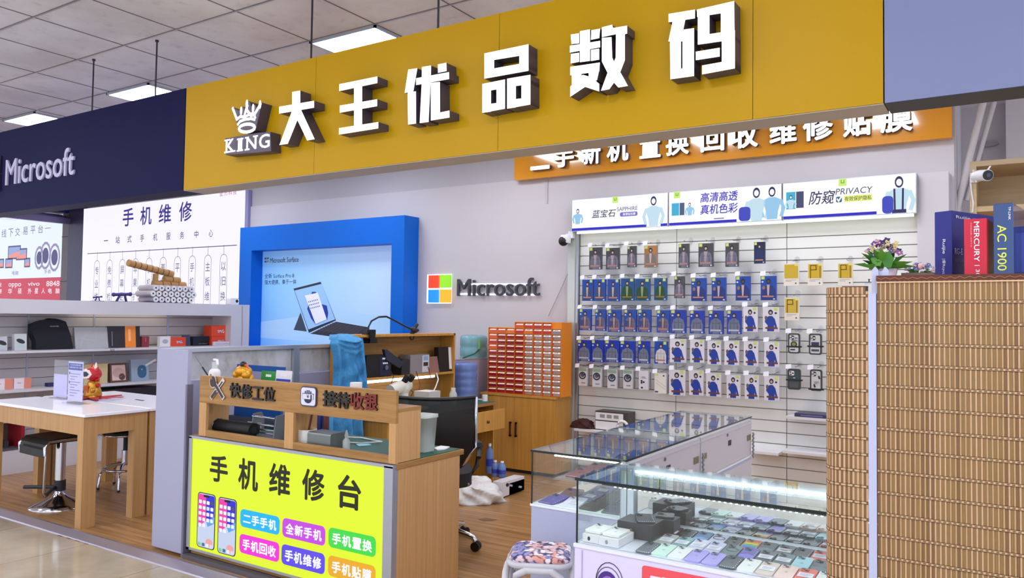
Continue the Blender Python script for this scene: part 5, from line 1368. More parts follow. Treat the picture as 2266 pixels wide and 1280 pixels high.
for i in range(NR_+1):
    tt = i/NR_
    u0, v0, u1, v1 = gprof(tt)
    q0, q1 = P(u0, v0, 'x', GX), P(u1, v1, 'x', GX)
    for k in range(NW+1):
        s_ = k/NW
        amp = .010+.026*tt
        dx = amp*math.sin(s_*17+2*math.sin(tt*3))+.5*amp*math.sin(s_*37+1-tt*4)+.05*math.sin(PI*s_)
        for dd, cc in ((.10, .05), (.17, .03), (.24, .018)):
            dx += cc*math.exp(-((tt-(dd+.07*math.cos((s_-.45)*4.2)-.05))/.018)**2)*math.sin(PI*s_)
        dx *= (.25+.75*math.sin(PI*s_)**.6)
        dx += .012*math.sin(PI*s_)*math.sin(tt*40+s_*9)*math.exp(-((tt-.45)/.2)**2)
        dz = -.02*abs(s_-.5)*2*(1-tt)**6 + (.012*math.sin(s_*11) if i == 0 else 0)
        q = q0.lerp(q1, s_); vs.append((q.x+dx-(.13*math.sin(PI*s_)*(1-tt*12)**1.5 if tt < 1/12 else 0), q.y, q.z+dz))
nr = NR_+1
fs = [(i*(NW+1)+k, (i+1)*(NW+1)+k, (i+1)*(NW+1)+k+1, i*(NW+1)+k+1) for i in range(nr-1) for k in range(NW)]
g.add(vs, fs, m, True)
bk_ = [(x-.06-.02*(j//(NW+1) < 4), y, z) for j, (x, y, z) in enumerate(vs)]
g.add(bk_, [f[::-1] for f in fs], m, True)
L = len(vs)
ring = [k for k in range(NW+1)]+[i*(NW+1)+NW for i in range(1, nr)]+[(nr-1)*(NW+1)+k for k in range(NW-1, -1, -1)]+[i*(NW+1) for i in range(nr-2, 0, -1)]
g.add(vs+bk_, [(ring[i], ring[(i+1) % len(ring)], L+ring[(i+1) % len(ring)], L+ring[i]) for i in range(len(ring))], m, True)
o = solo(g, 'blue_gown', 'blue disposable gown hanging over the end of the hutch', 'gown')

# ------------------------------------------------------------------ office chair
cx, cy = -3.22, 4.10
ch_d = Vector((-.62, .785, 0)); ch_s = Vector((.785, .62, 0))
t = thing('office_chair', 'black mesh office chair with chrome frame and feet behind the repair desk', 'chair', (cx, cy, 0))
def C_(s_, d_, z_): return Vector((cx, cy, 0))+ch_s*s_+ch_d*d_+Vector((0, 0, z_))
m, nt, b = nodes_mat('chair_mesh', 0.5); b.inputs['Base Color'].default_value = rgb((8, 8, 9)); b.inputs['Alpha'].default_value = 0.80
MESH = m
def back_pt(s_, k):
    z_ = .50+.48*k
    wd = .255 if k > .35 else .255-.12*(.35-k)/.35
    return C_(s_*wd, -.20-.04*k-.03*math.sin(PI*k)+.035*(s_*s_), z_+.012*(s_*s_ if k > .9 else 0))
g = G(); NS, NK = 12, 10
vs = [back_pt(-1+2*i/NS, k/NK) for k in range(NK+1) for i in range(NS+1)]
vs2 = [v+ch_d*.012 for v in vs]
fs = [(k*(NS+1)+i, k*(NS+1)+i+1, (k+1)*(NS+1)+i+1, (k+1)*(NS+1)+i) for k in range(NK) for i in range(NS)]
g.add(vs, fs, MESH, True); g.add(vs2, [f[::-1] for f in fs], MESH, True); g.build('backrest', t)
g = G()
for s_ in (-1, 1): g.tube([C_(s_*.19, -.05, .42), C_(s_*.22, -.18, .43)]+[back_pt(s_, k/8)+ch_s*s_*.006 for k in range(9)], .011, CHROME, 10)
g.tube([back_pt(-1+2*i/10, 1) for i in range(11)], .012, BLACK, 8); g.build('back_frame', t)
g = G(); 
pr_ = []
for k in range(24):
    a = 2*PI*k/24; c_, s_ = math.cos(a), math.sin(a)
    pr_.append((.25*abs(c_)**.6*(1 if c_ > 0 else -1), .25*abs(s_)**.6*(1 if s_ > 0 else -1)))
f5 = F((cx, cy, .42), ch_s, ch_d)
g.prism(f5, pr_, 0, .085, M((20, 22, 22), .75, name='seat_fabric')); g.build('seat', t, .025)
for s_ in (-1, 1):
    g = G(); g.tube([C_(s_*.24, .10, .43), C_(s_*.29, .10, .50), C_(s_*.295, .06, .64), C_(s_*.29, -.10, .66), C_(s_*.285, -.17, .60)], .016, BLACK, 8); g.tube([C_(s_*.295, .08, .65), C_(s_*.29, -.12, .665)], .026, BLACK, 8); g.build('armrest', t)
g = G(); g.tube([C_(0, 0, .10), C_(0, 0, .28)], .03, BLACK, 12); g.tube([C_(0, 0, .28), C_(0, 0, .42)], .02, CHROME, 12); g.build('gas_lift', t)
for k in range(5):
    a = math.radians(12)+2*PI*k/5; c_, s_ = math.cos(a), math.sin(a)
    g = G(); g.tube([(cx+.03*c_, cy+.03*s_, .125), (cx+.16*c_, cy+.16*s_, .115), (cx+.29*c_, cy+.29*s_, .085), (cx+.305*c_, cy+.305*s_, .06)], .024, CHROME, 10, r2=.018); o = g.build('leg', t)
    wx, wy = cx+.31*c_, cy+.31*s_
    g = G()
    for d_ in (-.014, .014):
        g.tube([(wx-s_*(d_-.010), wy+c_*(d_-.010), .03), (wx-s_*(d_+.010), wy+c_*(d_+.010), .03)], .03, BLACK, 14)
    g.tube([(wx, wy, .03), (wx, wy, .07)], .01, BLACK, 8); g.build('caster', o)

# ------------------------------------------------------------------ cabinet with orange parts drawers
CY0 = 6.465
CX0, CX1 = -4.49, -3.640
CT_ = .752
t = thing('cabinet', 'honey oak two-door cabinet under the orange drawers', 'cabinet', ((CX0+CX1)/2, 6.66, 0))
g = G(); g.box(CX0, CX1, CY0+.012, 6.775, .03, CT_-.02, WOODY); g.build('body', t)
g = G(); g.box(CX0-.008, CX1+.008, CY0-.01, 6.78, CT_-.02, CT_, WOODY); g.build('top', t)
g = G(); g.box(CX0+.01, CX1-.01, CY0+.02, CY0+.04, 0, .03, DARK); g.build('kickboard', t)
mx_ = (CX0+CX1)/2-.03
for x0_, x1_, hx in ((CX0+.003, mx_-.002, mx_-.035), (mx_+.002, CX1-.003, mx_+.03)):
    g = G(); g.box(x0_, x1_, CY0-.006, CY0+.012, .035, CT_-.025, WOODY); o = g.build('door', t)
    g = G(); zc = P(1146, 951, 'y', CY0).z; g.box(hx-.007, hx+.007, CY0-.03, CY0-.018, zc-.07, zc+.07, M((74, 30, 26), .35, name='dark_handle')); g.box(hx-.007, hx+.007, CY0-.03, CY0-.006, zc-.07, zc-.055, M((74, 30, 26), .35, name='dark_handle')); g.box(hx-.007, hx+.007, CY0-.03, CY0-.006, zc+.055, zc+.07, M((74, 30, 26), .35, name='dark_handle')); g.build('handle', o)
ORC = M((240, 142, 14), .4, name='orange_plastic')
DX0, DX1, DY = -4.432, -3.60, 6.49
cw = (DX1-DX0)/8; rh = .0535
t = thing('drawer_cabinet', 'tall orange cabinet of about a hundred little red and clear parts drawers', 'drawer cabinet', ((DX0+DX1)/2, 6.6, CT_))
g = G()
zt12 = CT_+.006+12*rh
g.box(DX0, DX1, DY+.012, 6.70, CT_, zt12+.004, ORC); g.box(DX0+3*cw, DX1, DY+.012, 6.70, zt12+.004, zt12+rh+.008, ORC)
for c_ in range(9): g.box(DX0+c_*cw-.002, DX0+c_*cw+.002, DY, DY+.012, CT_, zt12+(rh+.004 if 3 <= c_ <= 7 else .004), ORC)
for r_ in range(13): g.box(DX0, DX1, DY, DY+.012, CT_+.003+r_*rh, CT_+.007+r_*rh, ORC)
g.box(DX0+3*cw, DX0+7*cw, DY, DY+.012, zt12+rh+.004, zt12+rh+.008, ORC)
g.build('carcass', t)
REDD = [M(c, .3, name='red_drawer') for c in ((206, 50, 34), (160, 26, 30), (150, 22, 34), (190, 40, 36))]
ORD = [M(c, .3, name='orange_drawer') for c in ((232, 92, 30), (240, 120, 34))]
CLR = [M(c, .25, name='clear_drawer') for c in ((170, 144, 136), (182, 150, 140), (160, 140, 138), (190, 160, 150))]
TAG = M((250, 214, 196), .5, name='drawer_tag'); TAGW = M((252, 246, 240), .5, name='drawer_tag_white')
for r_ in range(13):
    for c_ in range(8):
        if r_ == 12 and not (3 <= c_ <= 6): continue
        x0_, x1_ = DX0+c_*cw+.004, DX0+(c_+1)*cw-.004
        z0_ = CT_+.009+r_*rh; z1_ = z0_+rh-.007
        top = r_ >= 11 or (c_ == 0 and r_ >= 8)
        mm = random.choice(ORD+REDD[:1] if top and c_ < 7 else REDD[1:3] if c_ < 4 else CLR)
        g = G()
        g.box(x0_, x1_, DY+.010, DY+.10, z0_, z1_, mm); g.box(x0_, x1_, DY-.001, DY+.012, z0_, z1_-.018, mm)
        if c_ >= 4 and not top: g.quad(FY(DY-.0015), x0_, x0_+.022, z0_, z1_-.018, 0, M((206, 76, 40), .4, name='drawer_side'))
        o = g.build('drawer', t)
        g = G(); fl = F((0, DY-.004, z1_-.018), (1, 0, 0), (0, .8, 1)); g.fbox(fl, x0_+.012, x1_-.004, 0, .016, -.002, 0, TAGW if c_ >= 4 else TAG)
        if c_ >= 4:
            for k in range(3): g.quad(fl, x0_+.03+.014*k, x0_+.038+.014*k, .004, .012, .0006, M((120, 96, 96), .5, name='tag_print'))
        g.build('tag', o)
# ------------------------------------------------------------------ water bottles
def jug(name, label, cx, cy, z0_, c, r_, hh, trans, group=None):
    t = thing(name, label, 'water bottle', (cx, cy, z0_), group)
    g = G(); m_ = M(c, .12, alpha=trans, name='bottle_plastic')
    pr = [(r_*.9, z0_), (r_, z0_+.02)]
    for k in range(4):
        z_ = z0_+hh*(.12+.2*k); pr += [(r_, z_), (r_*.965, z_+.015), (r_, z_+.03)]
    pr += [(r_, z0_+hh*.93), (r_*.93, z0_+hh*.985), (r_*.6, z0_+hh), (0, z0_+hh)]
    g.lathe(cx, cy, pr, m_, 28); g.build('body', t)
    return t
p = P(1012, 803, 'y', 6.2)
xr = P(1050, 840, 'y', 6.2).x
t = jug('water_jug', 'blue upside-down water jug standing in front of the lavender panel', xr-.125, 6.2, .70, (112, 140, 206), .128, P(1030, 803, 'y', 6.2).z-.70, .85)
g = G(); g.box(xr-.27, xr+.01, 6.07, 6.36, 0, .70, M((214, 212, 220), .4, name='dispenser_white')); solo(g, 'water_dispenser', 'white water dispenser under the blue jug behind the chair', 'water dispenser')
xa, xb = P(1016, 770, 'y', 6.62).x, P(1071, 770, 'y', 6.62).x
zt_ = P(1043, 742, 'y', 6.62).z
t = jug('water_jug', 'greenish blue water jug with a leaf print above the lavender panel', (xa+xb)/2, 6.66, .82, (126, 178, 186), (xb-xa)/2*.9, zt_-.82, .9)
g = G(); GRL = M((30, 106, 62), .4, name='green_print')
jr_ = (xb-xa)/2*.9
def jp(u, v):
    """a point just outside the jug's side where photo pixel (u, v) falls"""
    d = (P(u, v, 'y', 6.5)-CAM).normalized(); o_ = CAM-Vector(((xa+xb)/2, 6.66, 0)); R_ = jr_+.004
    a_ = d.x*d.x+d.y*d.y; b_ = o_.x*d.x+o_.y*d.y; c_ = o_.x*o_.x+o_.y*o_.y-R_*R_
    k_ = (-b_-math.sqrt(max(0, b_*b_-a_*c_)))/a_
    return CAM+d*k_
g.tube([jp(u, v) for u, v in ((1024, 793), (1036, 788), (1050, 783), (1059, 775), (1062, 767))], .006, GRL, 6)
c9 = jp(1061, 762); g.tube([c9+Vector((0, 0, -.05)), c9, c9+Vector((0, 0, .05))], .016, M((120, 178, 120), .4, name='leaf_print'), 8)
g.build('print', t)
g = G(); g.box(xa+.02, xb-.02, 6.58, 6.78, 0, .82, M((190, 188, 196), .5, name='stand_grey')); solo(g, 'jug_stand', 'grey stand carrying the greenish jug behind the lavender panel', 'stand')

# ------------------------------------------------------------------ floor things behind the chair
def blob(name, label, cat, cx, cy, rx, ry, h, m, seed, z0_=0.0, rot=0.0, group=None):
    rnd = random.Random(seed); g = G(); vs = []; NR, NSG = 16, 48
    ph = [rnd.uniform(0, 6) for _ in range(6)]
    for i in range(NR+1):
        e = PI/2*i/NR
        for k in range(NSG):
            a = 2*PI*k/NSG
            wob = 1+.10*math.sin(3*a+ph[0]+i*.3)+.07*math.sin(5*a+ph[1]-i*.5)+.05*math.sin(9*a+ph[2]+i)-.07*abs(math.sin(4*a+ph[4]+i*.45))+rnd.uniform(-.018, .018)
            x, y = rx*math.cos(e)**.6*math.cos(a)*wob if i < NR else 0, ry*math.cos(e)**.6*math.sin(a)*wob if i < NR else 0
            z_ = h*math.sin(e)*(1+.12*math.sin(2*a+ph[3])-.10*abs(math.sin(3*a+i*.5+ph[5])))+rnd.uniform(-.006, .006)*(0 < i < NR)
            vs.append((cx+x*math.cos(rot)-y*math.sin(rot), cy+x*math.sin(rot)+y*math.cos(rot), z0_+max(0, z_)))
    fs = [(i*NSG+k, i*NSG+(k+1) % NSG, (i+1)*NSG+(k+1) % NSG, (i+1)*NSG+k) for i in range(NR) for k in range(NSG)]+[tuple(range(NSG))[::-1]]
    g.add(vs, fs, m, True)
    return solo(g, name, label, cat, group)
p = P(1040, 1112, 'z', 0)
blob('plastic_bag', 'crumpled white plastic bag on the wood floor behind the chair', 'bag', p.x-.03, p.y+.04, .27, .20, .19, M((224, 222, 220), .3, name='white_bag'), 4, rot=.5)
p0 = P(1083, 1100, 'z', 0); p1 = P(1121, 1092, 'z', 0)
t = thing('white_device', 'open white boxed device on the floor under the workbench end', 'box', ((p0.x+p1.x)/2, p0.y+.15, 0))
hh = P(1100, 1062, 'y', p0.y+.05).z
x0_, x1_, y0_ = p0.x+.02, p1.x+.02, p0.y+.02
g = G(); g.box(x0_, x1_, y0_, y0_+.34, 0, .01, M((150, 110, 90), .6, name='card_base')); g.box(x0_, x0_+.10, y0_, y0_+.34, .01, hh*.92, WHITE); g.box(x1_-.03, x1_, y0_+.04, y0_+.34, .01, hh*.8, WHITE); g.box(x0_+.1, x1_-.03, y0_+.1, y0_+.34, .01, hh*.75, BLACK); g.build('body', t)
g = G(); f7 = F((0, y0_-.0, hh*.62), (1, 0, 0), (0, .35, 1)); g.fbox(f7, x0_+.04, x1_+.02, 0, hh*.42, -.01, 0, WHITE); g.disc(f7, x0_+.14, hh*.2, .016, .016, 0, .002, DARK, seg=10); 
g.build('lid', t)
for k in range(3):
    g = G(); g.quad(f7, x0_+.07+.09*k, x0_+.10+.09*k, hh*.14, hh*.26, .001, M((170, 170, 190), .5, name='button_print')); g.build('button', t)
zb_ = hh+.02
for k, (u, lab) in enumerate(((1083, 'tall blue capped water bottle behind the white device'), (1092, 'small blue water bottle at the left of the pair on the white device'), (1104, 'small blue water bottle at the right of the pair on the white device'))):
    q = P(u, 1050, 'y', y0_+.22+.04*k)
    hb = .34 if k == 0 else .20
    zz = .0 if k == 0 else hh*.76
    yy = y0_+(.36 if k == 0 else .26)
    xx = P(u+(0, 4, 7)[k], 1040, 'y', yy).x
    if k == 0: zz = hh*.76
    hb = .26 if k == 0 else .14
    g = G(); g.lathe(xx, yy, [(.03, zz), (.034, zz+.01), (.034, zz+hb*.68), (.028, zz+hb*.8), (.013, zz+hb*.9), (.013, zz+hb), (0, zz+hb)], M((120, 150, 214), .15, alpha=.8, name='water_bottle_film'), 14)
    g.lathe(xx, yy, [(.0345, zz+hb*.25), (.0345, zz+hb*.5)], M((54, 66, 176), .4, name='bottle_label'), 14); g.lathe(xx, yy, [(.0145, zz+hb*.92), (.0145, zz+hb+.002), (0, zz+hb+.003)], PAPER, 10)
    solo(g, 'water_bottle', lab, 'bottle', 'small water bottles')
p = P(1085, 1148, 'z', 0.0015)
flat('floor_mark', 'dark scuff of stray wires on the wood floor before the chair', 'mark', [(1058, 1150), (1075, 1147), (1100, 1151), (1090, 1153), (1070, 1154)], .001, M((128, 96, 66), .6, name='scuff'), .001)

# ------------------------------------------------------------------ glass display counters
CZ, BZ = .900, .657
FX0, FX1, FY0, FY1 = -1.392, 0.25, 2.645, 3.058
BASEW = M((222, 214, 244), .35, name='counter_lavender')
CFR = M((222, 230, 240), .3, .2, name='counter_frame_white')
LEDW = M((236, 250, 255), .5, emit=9.0, name='led_tube')
LEDD = M((240, 252, 255), .5, emit=30.0, name='led_dot')
MIRR = M((222, 224, 224), .03, 1.0, name='mirror')
t = thing('display_counter', 'glass phone display counter across the front with a lavender base', 'display counter', ((FX0+FX1)/2, 2.85, 0))
g = G(); g.box(FX0, FX1, FY0-.012, FY1, 0.0, BZ-.012, BASEW); g.box(FX0-.004, FX1, FY0-.016, FY1, BZ-.012, BZ, M((232, 234, 246), .3, name='deck_rim')); g.build('base', t)
g = G(); g.box(FX0+.03, FX0+.034, FY0-.014, FY0-.0125, 0, BZ-.02, M((180, 170, 210), .4, name='seam')); fr = FY(FY0-.0125)
# moon emblem and the red banner on the base
mc = xz(1352, 1290, FY0); PU = M((74, 40, 130), .4, name='emblem_purple')
g.line(fr, [(mc[0]+.055*math.cos(k*PI/10), mc[1]+.075*math.sin(k*PI/10)) for k in range(21)], .003, .001, M((40, 24, 60), .4, name='emblem_line'))
g.line(fr, [(mc[0]-.004+.049*math.cos(k*PI/10), mc[1]-.004+.062*math.sin(k*PI/10)) for k in range(21)], .0025, .001, M((40, 24, 60), .4, name='emblem_line'))
g.disc(fr, mc[0]-.008, mc[1]-.012, .043, .055, .0012, .0012, PU); g.disc(fr, mc[0]-.005, mc[1]-.004, .028, .03, .0018, .0018, M((150, 110, 206), .4, name='emblem_lilac')); g.disc(fr, mc[0]+.004, mc[1]-.014, .026, .028, .0022, .0022, PU)
g.build('emblem', t)
g = G(); b0 = xz(1424, 1249, FY0); b1 = xz(1800, 1300, FY0)
zt_ = b0[1]
g.rrect(fr, b0[0], b0[0]+.86, zt_-.16, zt_, .012, .001, .001, M((238, 84, 92), .4, name='banner_red'))
for k, ch in enumerate('现机回收'):
    g.text(ch, fr, b0[0]+.03+k*.135, b0[0]+.14+k*.135, zt_-.145, zt_-.028, .002, M((246, 224, 236), .4, name='banner_letters'), .035)
g.build('red_banner', t)
g = G(); g.box(FX0, FX1, FY0, FY0+.006, BZ, CZ-.008, GLASS); g.build('front_pane', t)
g = G(); g.box(FX0, FX0+.006, FY0+.007, FY1-.03, BZ, CZ-.008, GLASS); g.build('side_pane', t)
g = G(); g.box(FX0-.004, FX1, FY0-.004, FY1, CZ-.007, CZ, GLASSTOP); g.build('top_pane', t)
g = G(); g.box(FX0-.005, FX1, FY0-.006, FY0-.0045, CZ-.010, CZ+.0005, GEDGE); g.box(FX0-.0055, FX0-.0045, FY0-.006, FY1, CZ-.009, CZ, GEDGE); g.box(FX0-.001, FX0+.0065, FY0-.0015, FY0-.0005, BZ, CZ-.008, GEDGE); g.build('glass_edges', t)
g = G(); g.box(FX0+.002, FX0+.03, FY1-.03, FY1, BZ, CZ-.008, CFR); g.box(FX0+.034, FX0+.062, FY1-.028, FY1, BZ, CZ-.008, CFR); g.box(FX0+.03, FX1, FY1-.022, FY1, CZ-.042, CZ-.008, CFR); g.box(FX0+.002, FX0+.022, FY0+.01, FY1-.03, CZ-.026, CZ-.008, CFR); g.box(FX0+.03, FX1, FY1-.03, FY1-.005, BZ, BZ+.012, CFR); g.build('back_frame', t)
g = G(); g.box(FX0+.06, FX1, FY1-.006, FY1-.002, BZ+.012, CZ-.042, MIRR); g.build('mirror_doors', t)
g = G(); g.box(FX0+.07, FX1, FY1-.030, FY1-.024, CZ-.034, CZ-.027, LEDW); g.build('led_tube', t)
g = G()
g.box(FX0+.10, FX1, FY0+.008, FY0+.018, CZ-.017, CZ-.009, M((26, 30, 34), .3, name='led_channel'))
for k in range(76): g.box(FX0+.15+.0195*k, FX0+.156+.0195*k, FY0+.010, FY0+.016, CZ-.0195, CZ-.0172, LEDD)
g.build('led_strip', t)
# counter running back towards the wall
RX0, RX1, RY0, RY1 = -1.852, -1.398, 3.078, 5.0
t = thing('display_counter', 'glass phone display counter running back to the slotted wall with locked grey doors', 'display counter', ((RX0+RX1)/2, 4.0, 0))
GREY = M((204, 200, 206), .4, name='grey_door')
g = G(); g.box(RX0, RX1, RY0, RY1, 0, BZ-.01, M((176, 180, 206), .4, name='counter_grey_lavender')); g.box(RX0-.005, RX1+.004, RY0-.004, RY1, BZ-.01, BZ, M((240, 244, 248), .3, name='deck_white')); g.build('base', t)
for y0, y1 in ((RY0, 4.037), (4.045, RY1)):
    g = G(); g.box(RX0-.004, RX1+.004, y0-.003, y1, CZ-.007, CZ, GLASSTOP); g.build('top_pane', t)
    g = G(); g.box(RX0, RX0+.006, y0, y1, BZ, CZ-.008, GLASS); g.build('side_pane', t)
    g = G(); g.box(RX1-.006, RX1+.003, y0+.006, y1-.004, BZ+.006, CZ-.022, GREY); g.box(RX1+.003, RX1+.006, y0+.006, y1-.004, CZ-.046, CZ-.04, M((214, 212, 218), .3, .4, name='door_rail')); o = g.build('door', t)
    yc_ = (y0+y1)/2
    g = G(); g.box(RX1+.003, RX1+.006, yc_+.0, yc_+.05, .775, .805, DARK); g.build('pull', o)
    for q0, q1, q2, q3 in ((y0+.03, y0+.09, .76, .79), (y1-.10, y1-.03, .755, .79)):
        g = G(); g.box(RX1+.003, RX1+.007, q0, q1, q2, q3, M((150, 140, 110), .35, .6, name='hasp_brass')); g.build('hasp', o)
    g = G(); g.disc(FX(RX1+.003), yc_-.02, .84, .008, .008, 0, .006, STEEL, seg=10); g.build('lock', o)
    for z0_, z1_ in ((.34, .63), (.03, .33)):
        g = G(); g.box(RX1, RX1+.005, y0+.006, y1-.004, z0_, z1_, GREY); g.build('drawer', t)
    g = G(); g.box(RX1-.012, RX1-.006, y0+.01, y1-.01, BZ, CZ-.01, PAPER); g.build('inner_back', t)
g = G(); g.box(RX0+.006, RX1-.006, RY0, RY0+.006, BZ, CZ-.008, GLASS); g.build('front_pane', t)
g = G(); g.box(RX0-.005, RX1+.005, RY0-.006, RY0-.0035, CZ-.009, CZ+.0005, GEDGE); g.box(RX1+.0045, RX1+.006, RY0-.004, RY1, CZ-.009, CZ, GEDGE); g.box(RX0-.001, RX0+.006, RY0-.002, RY0-.0005, BZ, CZ-.008, GEDGE); g.box(RX0-.0055, RX0-.0045, RY0, RY1, CZ-.008, CZ, GEDGE); g.build('glass_edges', t)
g = G(); g.box(RX0+.10, RX1-.015, RY0+.02, RY0+4*.4, .775, .781, GLASS); g.build('glass_shelf', t)
g = G(); g.box(RX0+.09, RX1-.03, RY0+.05, RY0+.06, CZ-.026, CZ-.016, M((240, 255, 246), .5, emit=34.0, name='led_tube_bright')); g.build('led_tube', t)
g = G(); g.tube([(RX1+.016+.006*(k % 2), 4.04, .80-.012*k) for k in range(11)], .006, STEEL, 6); solo(g, 'lock_chain', 'short hanging lock chain at the joint of the two grey doors', 'chain', 'lock chains')
g = G(); g.tube([(RX1+.016+.006*(k % 2), RY1-.015, .80-.012*k) for k in range(14)], .006, STEEL, 6); solo(g, 'lock_chain', 'short hanging lock chain at the far end of the grey doors', 'chain', 'lock chains')

# ------------------------------------------------------------------ phones
COLS = {'mint green': (206, 236, 222), 'white': (240, 240, 240), 'purple': (170, 158, 232), 'charcoal': (66, 74, 86), 'beige': (224, 206, 196), 'pink': (246, 212, 204), 'coral red': (244, 98, 84), 'teal grey': (140, 180, 184), 'lilac': (206, 206, 236),
        'pale lilac': (226, 222, 244), 'slate grey': (110, 128, 138), 'violet': (96, 90, 170), 'light blue': (176, 226, 240), 'black': (22, 24, 30), 'blue': (70, 110, 160), 'maroon': (96, 36, 52), 'dark green': (18, 96, 88), 'navy': (36, 44, 84), 'clear': (190, 190, 186), 'gold': (206, 170, 120), 'indigo': (62, 54, 150), 'grey': (92, 98, 108), 'rainbow': (220, 160, 120), 'red': (206, 50, 60)}
LBL = M((242, 242, 248), .4, emit=.0, name='price_label'); LBI = M((150, 130, 190), .5, name='label_ink')
def phone(label, cx, cy, z_, col, w_=.074, l_=.122, rz=0.0, label_on=False, band=False, dots=False, ring=False, tilt=.06, group='phones in the display counters'):
    c_, s_ = math.cos(rz), math.sin(rz)
    f8 = F((cx, cy, z_), (c_, s_, 0), (-s_, c_, tilt))
    t = thing('phone', label, 'phone', (cx, cy, z_), group)
    m_ = M(COLS[col], .22, spec=.5, name='phone_back')
    g = G(); g.rrect(f8, -w_/2, w_/2, -l_/2, l_/2, .011, .001, .009, m_, m_, 3)
    if col == 'rainbow':
        for k, c in enumerate(((226, 60, 50), (240, 150, 40), (240, 224, 60), (80, 190, 90), (50, 120, 220), (120, 70, 180))):
            g.quad(f8, -w_/2+.004, w_/2-.004, -l_/2+.008+.017*(5-k), -l_/2+.025+.017*(5-k), .0094, M(c, .3, name='rainbow_stripe'))
    if band: g.prism(f8, [(-w_/2+.004, -.02), (0, -.008), (w_/2-.004, -.02), (w_/2-.004, -l_/2+.008), (-w_/2+.004, -l_/2+.008)], .0095, .0095, M(tuple(min(255, int(k*1.35+12)) for k in COLS[col]), .2, name='phone_band'))
    if dots:
        for k in range(9): g.box(0, 0, 0, 0, 0, 0, m_) if False else g.disc(f8, -w_/2+.008+.0072*k, -l_/2+.006, .0022, .0022, .0095, .0095, LBL, seg=6)
        for k in range(6): g.disc(f8, w_/2-.005, -l_/2+.012+.016*k, .002, .002, .0095, .0095, LBL, seg=6)
    if ring: g.line(f8, [(.022*math.cos(k*PI/8), .01+.018*math.sin(k*PI/8)) for k in range(17)], .003, .0097, DARK)
    if not label_on and not band: g.disc(f8, 0, -.005, .006, .006, .0094, .0094, M(tuple(int(k*.72) for k in COLS[col]), .3, name='phone_mark'), seg=8)
    g.build('body', t)
    g = G(); dk = M(tuple(int(k*.75) for k in COLS[col]), .25, name='camera_bump') if col not in ('white', 'mint green', 'pale lilac', 'beige', 'pink') else M(tuple(int(k*.9) for k in COLS[col]), .25, name='camera_bump')
    g.rrect(f8, -w_/2+.005, -w_/2+.030, l_/2-.032, l_/2-.006, .006, .009, .0108, dk, dk, 2)
    for a, b_ in ((-w_/2+.012, l_/2-.013), (-w_/2+.022, l_/2-.024)): g.disc(f8, a, b_, .0055, .0055, .0108, .0122, BLACK, seg=10)
    g.build('camera', t)
    if label_on:
        g = G(); g.quad(f8, -.024, .024, -.024, .016, .0102, LBL)
        for k in range(3): g.quad(f8, -.018, .010+.004*k, -.014+.009*k, -.011+.009*k, .0105, LBI)
        g.build('price_label', t)
    return t
xA0, xA8 = P(1434, 1226, 'z', BZ+.008).x, P(1753, 1281, 'z', BZ+.008).x
pit = (xA8-xA0)/8
ROWA = [('mint green', {}), ('white', {}), ('purple', {}), ('purple', {}), ('charcoal', dict(dots=1)), ('white', {}), ('beige', dict(label_on=1)), ('pink', {}), ('coral red', dict(label_on=1)), ('white', {}), ('black', {})]
ROWB = [('clear', dict(label_on=1, dots=1)), ('teal grey', dict(label_on=1)), ('pale lilac', dict(label_on=1)), ('lilac', dict(label_on=1)), ('slate grey', dict(ring=1)), ('violet', dict(band=1, dots=1)), ('grey', dict(label_on=1, dots=1)), ('slate grey', dict(label_on=1)), ('light blue', {}), ('charcoal', dict(band=1, dots=1)), ('black', {})]
ROWC = [('maroon', dict(label_on=1)), ('black', dict(dots=1)), ('blue', dict(band=1)), ('lilac', dict(ring=1)), ('black', dict(dots=1)), ('rainbow', {}), ('charcoal', dict(band=1)), ('grey', dict(label_on=1, ring=1)), ('black', dict(band=1, dots=1)), ('coral red', dict(label_on=1)), ('dark green', {})]
ORDN = ['first', 'second', 'third', 'fourth', 'fifth', 'sixth', 'seventh', 'eighth', 'ninth', 'tenth', 'eleventh', 'twelfth']
def adj(kw):
    return ('with white label ' if kw.get('label_on') else '')+('with paler half ' if kw.get('band') else '')+('in dotted case ' if kw.get('dots') and not kw.get('label_on') else '')+('with ring ' if kw.get('ring') else '')
for nm, row, yy, off, dz in (('front', ROWA, 2.722, .5, .001), ('middle', ROWB, 2.852, .15, .001), ('rear', ROWC, 2.970, -.25, .001)):
    for k, (c_, kw) in enumerate(row):
        x = xA0+pit*(k+off) if nm == 'front' else xA0+pit*(k+off-.35)
        if nm == 'middle': x = xA0+pit*(k-.15)
        if nm == 'rear': x = xA0+pit*(k-.55)
        if x > .2: continue
        phone('%s phone %slying %s in the front counter\'s %s row' % (c_, adj(kw), ORDN[k], nm), x, yy, BZ+dz, c_, w_=pit*.93, l_=.125 if nm != 'rear' else .118, **kw)
phone('black phone in a dotted case left of the rear row, beside the black boxes', xA0-pit*1.5, 2.99, BZ+.001, 'black', w_=pit*.9, l_=.11, dots=True)
phone('clear cased phone leaning at the front beside the white boxes', xA0-pit*.45, 2.715, BZ+.001, 'grey', w_=pit*.9, dots=True)
